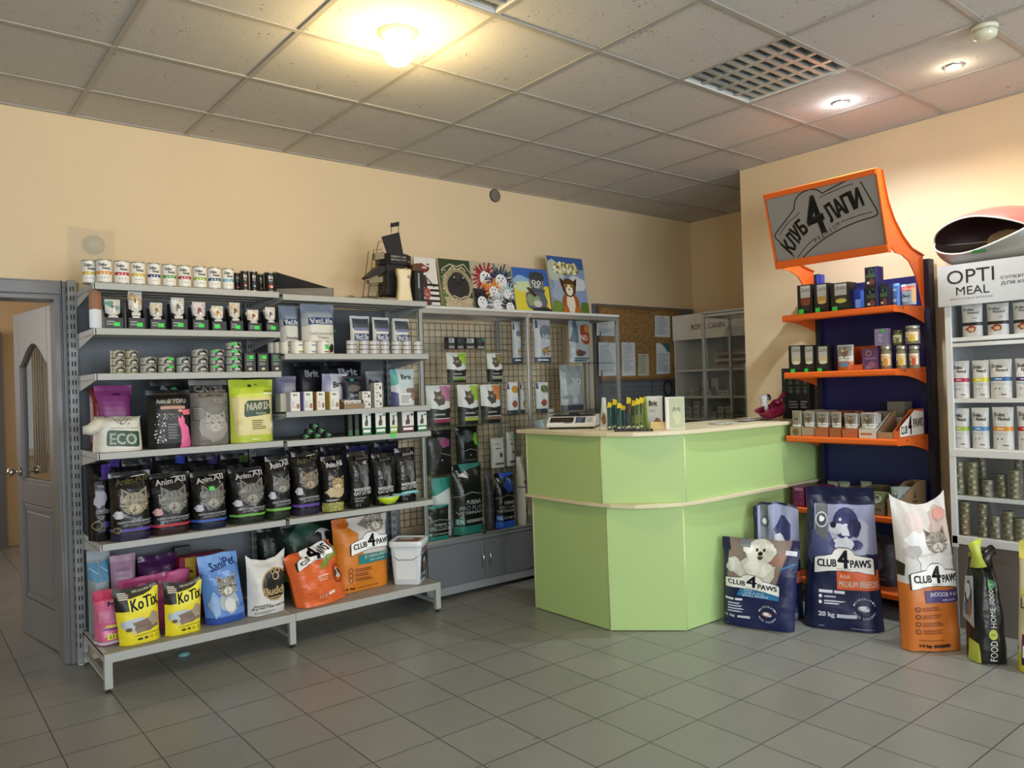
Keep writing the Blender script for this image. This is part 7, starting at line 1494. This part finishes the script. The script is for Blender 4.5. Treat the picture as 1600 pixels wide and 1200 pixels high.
for (u, Z, n) in [(1083, 1.281, 1), (1110, 1.281, 1), (1128, 1.281, 1), (1137, 1.281, 1), (1078, 1.081, 2), (1090, 1.081, 3), (1103, 1.081, 2), (1116, 1.081, 1), (1128, 1.081, 2), (1140, 1.081, 2)]:
    for j in range(n):
        p = AX(u, Z+.0505*j, 5.02)
        box_item('small_box', 'small pale carton on the %s alcove shelf, %s column from the left, %s' % ('upper' if Z > 1.2 else 'lower', ORD[k if Z > 1.2 else k-4], ['bottom', 'second', 'top'][j]), 'box', p, RX_, .062, .05, .06, '#a5a6a2', [('lines', .1, .3, .9, .7, 1, '#6a6c6e')], group='small pale cartons in the alcove cabinet')
    k += 1
# ================================================================== WHITE CABINET CONTENTS (right edge)
XO = OX+.03
def dol(c, y0=.44, y1=.54): return [('t', 'Dolina', .14, .78, .62, .87, '#2a2a30', .03), ('t', 'Noteci', .34, .68, .86, .77, '#2a2a30', .03), ('r', 0, y0, 1, y1, c), ('lines', .3, .47, .7, .51, 1, '#e0e0e0'), ('p', [(0, .40), (1, .36), (1, y0), (0, y0)], '#c9cacc'), ('e', .3, .25, .05, .03, '#5a5a5c'), ('e', .5, .25, .06, .03, '#5a5a5c'), ('lines', .55, .08, .85, .12, 1, '#5a5a5c')]
def rowp(Z, vt, cols, names, Xf=XO, shelfn='', u_=None):
    for i, (u0, u1) in enumerate(u_):
        loc, w_, h_ = fitX(u0, u1, vt[i], Xf+.0*i, Z+.001, .045)
        bag('food_pouch', 'white pouch with %s on the %s, %s from the left' % (names[i], shelfn, ORD[i]), 'pouch', loc, RX_, w_*.98, h_, .045, '#cfcfce', dol(cols[i]) if cols[i] != 'food' else [('t', 'Dolina', .14, .80, .62, .88, '#2a2a30', .03), ('t', 'Noteci', .34, .70, .86, .78, '#2a2a30', .03), ('r', 0, .34, 1, .44, '#1f1b1a'), ('blob', .5, .24, .28, .11, '#a03a24', 3), ('blob', .55, .22, .16, .07, '#d9b98a', 4), ('lines', .6, .55, .85, .58, 1, '#5a5a5c')], group='white lettered pouches in the right cabinet', sealcol='#dadad8')
ua = [(1500, 1535), (1539, 1576), (1580, 1617)]
rowp(1.615, [476, 474, 472], ['food']*3, ['dark band and food picture']*3, shelfn='top shelf', u_=ua)
ub = [(1486, 1514), (1517, 1545), (1544, 1581), (1584, 1620)]
rowp(1.275, [564, 563, 561, 560], ['#a81a4e', '#d3c92a', '#2a5f9a', '#3a2a6a'], ['crimson band', 'yellow band', 'blue band', 'violet band'], shelfn='second shelf', u_=ub)
uc = [(1487, 1514), (1516, 1545), (1548, 1584), (1587, 1622)]
rowp(1.0, [638, 637, 636, 635], ['#9ab52a', '#4a8ac0', '#d9902a', '#b5261f'], ['lime band', 'light blue band', 'orange band', 'red band'], shelfn='third shelf', u_=uc)
def cstack(u0, u1, n, Z, Xc, nm, c, hh=.0305):
    loc, r_, _ = canX(u0, u1, 760, Xc, Z+.001)
    for k in range(n):
        lv = 'bottom' if k == 0 else ('topmost' if k == n-1 else ORD[k]+' up')
        can_item('flat_tin', 'food tin behind glass, %s in the %s' % (lv, nm), (loc[0]+random.uniform(-.0015, .0015), loc[1]+random.uniform(-.0015, .0015), Z+.001+k*(hh+.0004)), RX_+random.uniform(-.4, .4), min(r_, .040), hh, c, [('blob', .3, .5, .18, .3, '#6a5f44', 3), ('blob', .7, .45, .16, .25, '#b5ac8a', 5), ('r', 0, .85, 1, 1, '#8a8468'), ('lines', .4, .3, .65, .7, 2, '#4a463a')], 'flat food tins stacked behind glass', key=('os', c), metal='#8f8d80', n=18)
Z6, Z7 = .738, .514
for a in [(1490, 1509, 6, Z6, 3.86, 'first stack, upper glass shelf', '#77735f'), (1511, 1530, 6, Z6, 3.86, 'second stack, upper glass shelf', '#7d7a5a'), (1528, 1544, 7, Z6, 3.97, 'tall stack set back, upper glass shelf', '#6f6c60'), (1534, 1553, 3, Z6, 3.86, 'low third stack, upper glass shelf', '#7f7c70'), (1557, 1575, 4, Z6, 3.88, 'fourth stack, upper glass shelf', '#6a6650'), (1577, 1596, 5, Z6, 3.86, 'fifth stack, upper glass shelf', '#77735f'), (1585, 1601, 7, Z6, 3.97, 'rear right stack, upper glass shelf', '#6f6c60'),
          (1497, 1516, 6, Z7, 3.86, 'first stack, lower glass shelf', '#7a6a44'), (1525, 1544, 6, Z7, 3.86, 'second stack, lower glass shelf', '#6a6650'), (1545, 1564, 4, Z7, 3.86, 'third stack, lower glass shelf', '#7f7c70'), (1565, 1583, 5, Z7, 3.86, 'fourth stack, lower glass shelf', '#77735f'), (1584, 1602, 4, Z7, 3.86, 'fifth stack, lower glass shelf', '#7d7a5a')]: cstack(*a)
# ================================================================== PET BED on the white cabinet
r = thing('pet_bed', 'clam shaped plastic pet bed, pink top and grey white bottom, on the white cabinet', 'pet bed', (3.955, -3.125, 2.0165))
PK = M('#c8706c', .3); WS = M('#8f8b85', .3); INS = M('#3a1f1f', .5); RIM = M('#e0ddd6', .25)
A_, B_, H0 = .30, .205, .155        # half length (y), half depth (x), seam height
def lobe(ph): c = math.cos(ph-.36); return max(0.0, (c-.38)/.62)**1.05 if c > .38 else 0.0
def shell(top, inner=False, k=1.0):
    n, mr = 48, 12; vs = []
    for j in range(mr+1):
        t = j/mr
        for i in range(n):
            ph = 2*math.pi*i/n
            s = lobe(ph)
            if top: zr = H0+.098*s; zz = zr+(.306-zr)*math.sin(t*math.pi/2); zc = (zz-H0)/(.306-H0)
            else: zr = H0-.098*s; zz = zr*(1-math.sin(t*math.pi/2)); zc = (H0-zz)/(H0+.03)
            rad = math.sqrt(max(0, 1-min(zc, 1)**2.2)); rad = max(rad, .0 if top else .46)*k
            if t == 1 and top: rad = 0
            x = -B_*rad*math.cos(ph); y = A_*rad*math.sin(ph)
            vs.append((x, y, zz*(k if not top else 1)+(0 if k == 1 else .003)))
    return vs, [(j*n+i, j*n+(i+1) % n, (j+1)*n+(i+1) % n, (j+1)*n+i) for j in range(mr) for i in range(n)], n
v, f, n = shell(True); b = MB(); b.add(v, f, PK, True); b.build('top_shell', r, fixn=False)
v2 = [(x*.985, y*.985, z-.004) for x, y, z in v]; b = MB(); b.add(v2, f, INS, True); b.build('top_lining', r, fixn=False)
rim1 = v[:n]; b = MB(); b.tube(rim1, .0045, RIM, 6, True); b.build('upper_rim', r)
v, f, n = shell(False); b = MB(); b.add(v, f, WS, True); b.add(v[-n:], [tuple(range(n))], WS); b.build('bottom_shell', r, fixn=False)
v2 = [(x*.985, y*.985, z+.004) for x, y, z in v]; b = MB(); b.add(v2, f, M('#5a4a44', .45), True); b.add([(x, y, z+.004) for x, y, z in v[-n:]], [tuple(range(n))], INS); b.build('bottom_lining', r, fixn=False)
b = MB(); b.tube(v[:n], .005, RIM, 6, True); b.build('lower_rim', r)
b = MB(); yy = onX(1531, 404, 3.77)[1]+3.125; b.add([(-.1935, yy+.034, .045), (-.1935, yy-.034, .045), (-.1975, yy-.034, .059), (-.1975, yy+.034, .059)], [(0, 1, 2, 3)], M('#2f7a34', .5)); b.build('price_tag', r, fixn=False)
# ================================================================== BAGS ON THE FLOOR
def base_ops(): return []
def navy(sub, subcol, t1, t2, kg, dogc, photo, em_y=.40):
    return [('p', [(.14, 1), (1, 1), (1, .47), (.8, .50), (.5, .52), (.14, .50), (.10, .7)], photo), ('p', [(.14, .72), (.30, .72), (.30, .93), (.14, .95)], '#6a6f80'),
            ('ring', .22, .84, .085, .016, '#2a2f45'), ('e', .22, .84, .05, .05, '#c9ced8'), ('ring', .22, .84, .062, .01, '#2a2f45')]
# right small bag standing behind
def emblem_at(y0, y1, x0=.10, x1=.94, sh=0): return ('emblem', x0, y0, x1, y1, '#171b34', sh)
def badge(cx, cy, r_, c='#c9cede', pic='#8f94a8', tc='#dfe3ee'):
    o = []
    for t_, a0, a1 in (('INTEGRAMIX', 2.75, .4), ('FOOD CONCEPT', 3.6, 5.8)):
        n_ = len(t_)
        for i, ch in enumerate(t_):
            if ch == ' ': continue
            a = a0+(a1-a0)*i/(n_-1); o.append(('t', ch, cx+r_*math.cos(a)-.010, cy+r_*.0+0, cx+r_*math.cos(a)+.010, cy, tc, 0.0, a))
    return o, [('blob', cx, cy, r_*.62, r_*.40, pic, 4), ('blob', cx-.02, cy+.005, r_*.34, r_*.26, '#e8ecf4', 6), ('blob', cx+.03, cy-.01, r_*.25, r_*.16, '#d5dae6', 8)]
def badge_ops(cx, cy, r_, asp, pic='#8f94a8', tc='#dfe3ee'):
    raw, o = badge(cx, cy, r_, pic=pic, tc=tc); out = []
    for (k, ch, x0, _, x1, _, c, bo, a) in raw:
        yc_ = cy+r_*asp*math.sin(a); hgt = .030*asp; out.append(('t', ch, x0, yc_-hgt/2, x1, yc_+hgt/2, c, bo))
    return [(p[0], p[1], p[2], p[3], p[4]*asp, p[5], p[6]) if p[0] == 'blob' else p for p in o]+out
def floor_bag(label, L, Rr, h, d, col, ops, back=0.0, **kw):
    """L, R: floor positions of the left and right bottom corners of the front face"""
    dx, dy = Rr[0]-L[0], Rr[1]-L[1]; w_ = math.hypot(dx, dy); a = math.atan2(dy, dx)
    cx, cy = (L[0]+Rr[0])/2-math.sin(a)*d/2, (L[1]+Rr[1])/2+math.cos(a)*d/2
    return bag('dog_food_bag' if kw.pop('dog', True) else 'cat_food_bag', label, 'bag', (cx, cy, .003), a, w_, h, d, col, ops, **kw)
asp = .40/.80
# tall centre bag
floor_bag('tallest navy dog food bag on the floor with a puppy and orange strip, twenty kilo', (3.205, -2.338), (3.395, -2.735), .80, .15, '#1a2148',
    [('p', [(.12, .86), (1, .86), (1, .52), (.6, .56), (.12, .50)], '#8f96b8'), ('blob', .62, .66, .34, .16, '#a9aec8', 3), ('blob', .22, .56, .2, .14, '#4a5080', 5), ('p', [(.14, .66), (.32, .62), (.32, .86), (.14, .86)], '#5f646c'),
     ('e', .58, .735, .19, .19, '#2a2f66'), ('blob', .46, .70, .12, .045, '#c9cddd', 4), ('e', .40, .725, .045, .04, '#12142c'), ('blob', .60, .69, .14, .05, '#d5d8e6', 7), ('blob', .70, .71, .10, .07, '#1d2152', 6), ('e', .50, .76, .02, .02, '#e0e2ee'), ('blob', .42, .60, .09, .035, '#2a2f66', 3), ('blob', .72, .59, .10, .035, '#2a2f66', 5), ('blob', .55, .60, .16, .05, '#d0d4e4', 9),
     ('ring', .23, .755, .085, .014, '#d0d4de'), ('e', .23, .755, .055, .055, '#3a3f4c'), ('blob', .23, .76, .04, .022, '#e4e6ea', 2), ('t', '180°', .56, .80, .70, .83, '#5a5f78', .0),
     ('r', .44, .285, .98, .42, '#d9602a'), ('t', 'Adult', .48, .365, .62, .395, '#f6e0d0', .02), ('t', 'MEDIUM BREEDS', .47, .305, .96, .345, '#f8efe6', .026), ('emblem', .14, .38, .93, .57, '#171b34', 0),
     ('r', .20, .255, .38, .275, '#dfe3ee'), ('r', .40, .255, .54, .275, '#dfe3ee'), ('e', .22, .23, .022, .022, '#e8ecf4'), ('e', .22, .19, .022, .022, '#e8ecf4'), ('lines', .27, .222, .50, .238, 1, '#c9cede'), ('lines', .27, .175, .56, .208, 2, '#c9cede'), ('t', '20 kg', .20, .085, .40, .125, '#eef0f6', .05), ('r', .43, .09, .68, .115, '#c9cede'), ('lines', .2, .02, .3, .03, 1, '#8a90a8'), ('lines', .6, .015, .9, .025, 1, '#8a90a8')]+badge_ops(.78, .16, .135, asp),
    topw=.80, flop=.035, seal=.11, wr=.012, sealcol='#151b40', rough=.3, lean=.05, res=(16, 26), seed=11)
# leaning front-left bag
floor_bag('navy dog food bag with a white terrier, teal strip, leaning at the counter, fourteen kilo', (2.925, -1.985), (3.060, -2.385), .50, .10, '#1b2350',
    [('p', [(.10, 1), (.90, 1), (.86, .62), (.70, .46), (.08, .56)], '#8a7a72'), ('blob', .45, .66, .34, .16, '#cfcec2', 3), ('blob', .16, .70, .1, .08, '#d5d5d0', 5), ('p', [(.64, .82), (.90, .88), (.80, .72), (.62, .70)], '#9a7462'),
     ('e', .52, .86, .19, .17, '#dcdcd4'), ('blob', .36, .88, .07, .06, '#e8e8e0', 4), ('blob', .68, .87, .07, .06, '#d0d0c6', 4), ('e', .47, .88, .018, .022, '#141414'), ('e', .57, .88, .018, .022, '#141414'), ('e', .52, .84, .035, .028, '#141414'), ('p', [(.48, .81), (.57, .81), (.54, .775), (.50, .775)], '#4a2626'), ('blob', .5, .68, .2, .1, '#e2e1d8', 6), ('r', .24, .90, .38, .985, '#7a828a'), ('p', [(.0, .86), (.12, .86), (.10, 1), (0, 1)], '#141a3c'),
     ('p', [(.76, .5), (1, .72), (1, .92), (.90, .94)], '#1b2350'), ('l', [(.80, .68), (.98, .76)], .02, '#2f7aa8'), ('r', .84, .84, .98, .89, '#dfe3ee'),
     ('p', [(.22, .36), (.80, .34), (.80, .44), (.28, .46)], '#2a7ab0'), ('t', 'LAMB & RICE', .30, .385, .60, .41, '#e6f0f6', .04), ('t', 'SMALL BREEDS', .30, .355, .66, .378, '#e6f0f6', .02), ('t', 'Adult', .32, .42, .44, .438, '#e6f0f6', .01), ('emblem', .06, .43, .80, .62, '#171b34', -.05),
     ('r', .06, .30, .18, .325, '#dfe3ee'), ('r', .20, .30, .30, .325, '#dfe3ee'), ('lines', .10, .16, .34, .28, 4, '#b5bbd0'), ('t', '14 kg', .05, .105, .20, .14, '#eef0f6', .05), ('r', .24, .105, .42, .13, '#c9cede'), ('lines', .02, .02, .16, .03, 1, '#8a90a8')]+badge_ops(.66, .18, .12, .36/.5, pic='#a9714a'),
    topw=1.04, wr=.014, seal=.06, rough=.3, lean=.01, res=(16, 18), seed=5, sealcol='#2a3058', shear=.05)
# bag behind
floor_bag('navy dog food bag with a twisted top squeezed behind two others at the counter', (3.175, -2.035), (3.325, -2.295), .66, .09, '#1a2148',
    [('p', [(.10, .98), (1, .98), (1, .52), (.10, .55)], '#969cbc'), ('p', [(.16, .70), (.34, .66), (.34, .98), (.16, .98)], '#6a6e78'), ('ring', .26, .84, .09, .016, '#3a3f50'), ('e', .26, .84, .055, .055, '#c9ccd4'), ('blob', .66, .78, .2, .12, '#2a2f66', 3), ('blob', .56, .64, .16, .1, '#cfd2e0', 5), ('blob', .78, .62, .12, .08, '#3a3f76', 7), ('r', .40, .32, 1, .42, '#c0542a'), ('t', 'MEDIUM BREEDS', .44, .34, .98, .37, '#e0b8a0', .03)]+badge_ops(.72, .18, .14, .39/.66),
    topw=.86, wr=.018, seal=.07, rough=.3, lean=.04, res=(14, 20), seed=9, ears=-.05)
# orange cat food bag
floor_bag('orange and white cat food bag with a lying tabby cat, purple strip, on the floor', (3.195, -2.935), (3.445, -3.130), .76, .14, '#c9702a',
    [('p', [(0, 1), (1, 1), (1, .45), (0, .45)], '#cfcbc8'), ('blob', .40, .74, .30, .10, '#e6e4e4', 3), ('blob', .76, .82, .22, .14, '#b9a49a', 5), ('blob', .34, .86, .2, .08, '#d9c9c4', 6), ('cat', .66, .72, .20, '#8f8478', '#d8d0c4', '#4f463c'), ('blob', .60, .58, .34, .08, '#dedad6', 8), ('blob', .24, .66, .16, .05, '#b5aeaa', 4), ('e', .80, .90, .12, .09, '#c98f86'), ('p', [(0, .60), (.08, .58), (.06, .50), (0, .50)], '#2a2420'),
     ('r', .34, .325, 1, .405, '#4a3a72'), ('t', 'INDOOR 4 in 1', .42, .365, .94, .392, '#e8e4f0', .04), ('t', 'with lamb', .62, .335, .86, .352, '#d5cfe4', .01), ('emblem', .14, .40, 1.0, .58, '#171716', .0),
     ('ring', .20, .285, .035, .012, '#4a2410'), ('ring', .20, .235, .035, .012, '#4a2410'), ('ring', .20, .185, .035, .012, '#4a2410'), ('ring', .20, .135, .035, .012, '#4a2410'), ('lines', .28, .27, .66, .30, 2, '#8a4716'), ('lines', .28, .22, .64, .25, 2, '#8a4716'), ('lines', .28, .17, .70, .20, 2, '#8a4716'), ('lines', .28, .12, .66, .15, 2, '#8a4716'), ('t', 'ПОВНОРАЦІОННИЙ', .2, .07, .6, .085, '#5a2c0c', .01), ('t', '14 kg', .22, .025, .40, .05, '#20120a', .05), ('r', .44, .028, .72, .048, '#3a1c0a')],
    topw=.92, wr=.013, seal=.03, rough=.38, lean=.05, ears=.10, res=(16, 24), seed=31, sealcol='#d6d2cf', dog=False, shear=-.01)
# black homefood bag: narrow spine towards the camera
r = floor_bag('black pet food bag with vertical lettering on its spine and a tied lime top', (3.265, -3.225), (3.385, -3.352), .52, .17, '#171715',
    [('p', [(.0, 0), (.18, 0), (.10, .18), (0, .2)], '#b5c04a'), ('e', .5, .275, .14, .14, '#b5c04a'), ('t', 'Boo', .42, .265, .58, .285, '#171715', .02), ('e', .58, .73, .13, .13, '#5a9a6a'), ('t', 'Dog', .51, .72, .65, .74, '#e0e8d8', .02)],
    topw=.62, wr=.014, seal=.05, rough=.3, lean=.02, res=(12, 24), seed=3, sealcol='#b5c04a', dog=True)
S_ = Surf(.1747, .52, .17, 'gusset', 12, 24, seal=.05, topw=.62, wr=.014, lean=.02, seed=3)
def vtext(root, S, s, y0, y1, xc, wd, m):
    vs, fs, a = text_mesh(s, 0, 2); b = MB()
    b.add([S.front(xc+wd/2-wd*y, y0+(y1-y0)*x, .004) for x, y in vs], fs, m); b.build('spine_lettering', root, fixn=False)
for s, y0, y1, xc in (('FOOD', .03, .22, .5), ('HOME', .34, .52, .52), ('FOOD', .55, .69, .54)): vtext(r, S_, s, y0, y1, xc, .20, M('#dcdccf', .4))
b = MB(); G = lambda x, y, o_: tuple(Vector((-.5*.1769*(.94-.24*(.4+.5*y))-.004-o_, -.065+.125*(1-x)+.008*y, .17+.25*y)))
decals(b, [('p', [(0, .1), (1, 0), (.9, 1), (.2, .92)], '#a9b4b8'), ('blob', .5, .55, .34, .34, '#2a2c30', 3), ('blob', .45, .65, .2, .2, '#c9cfd0', 6), ('blob', .35, .3, .2, .16, '#4a6a8a', 4), ('blob', .6, .35, .18, .2, '#8a6a54', 5)], G, .5, 1, 1); b.build('side_picture', r, fixn=False)
b = MB(); b.tube([(-.02, .0, .46), (-.03, .0, .52), (-.045, -.01, .56), (-.01, .01, .585)], .02, M('#b5c04a', .35), 8, radii=[.045, .022, .03, .012]); b.tube([(.0, .01, .46), (.01, .0, .51), (.045, .01, .54), (.06, .02, .515)], .02, M('#171715', .3), 8, radii=[.05, .03, .022, .01]); b.build('tied_top', r)
# cream and yellow bag at the frame edge
floor_bag('cream and yellow cat food bag cut by the right frame edge', (3.300, -3.366), (3.295, -3.64), .60, .13, '#d2c9a4',
    [('r', 0, 0, 1, .14, '#cfc03a'), ('p', [(0, .86), (1, .86), (1, 1), (0, 1)], '#e0d86a'), ('p', [(.12, .60), (.5, .66), (1, .62), (1, .80), (.3, .80)], '#d9cf4a'), ('r', .14, .06, .6, .30, '#1d2140'), ('r', .14, .22, .6, .30, '#5a1a4a'), ('r', .16, .12, .6, .215, '#e8e4da'), ('t', 'GEMON', .2, .13, .58, .20, '#1c1c1c', .03), ('t', 'LR', .12, .50, .34, .58, '#4a3f34', .0), ('p', [(0, .15), (.08, .17), (.0, .2)], '#9a4a24')],
    topw=.9, wr=.012, seal=.10, rough=.38, lean=.03, res=(14, 20), seed=41, sealcol='#e3db74', dog=False)
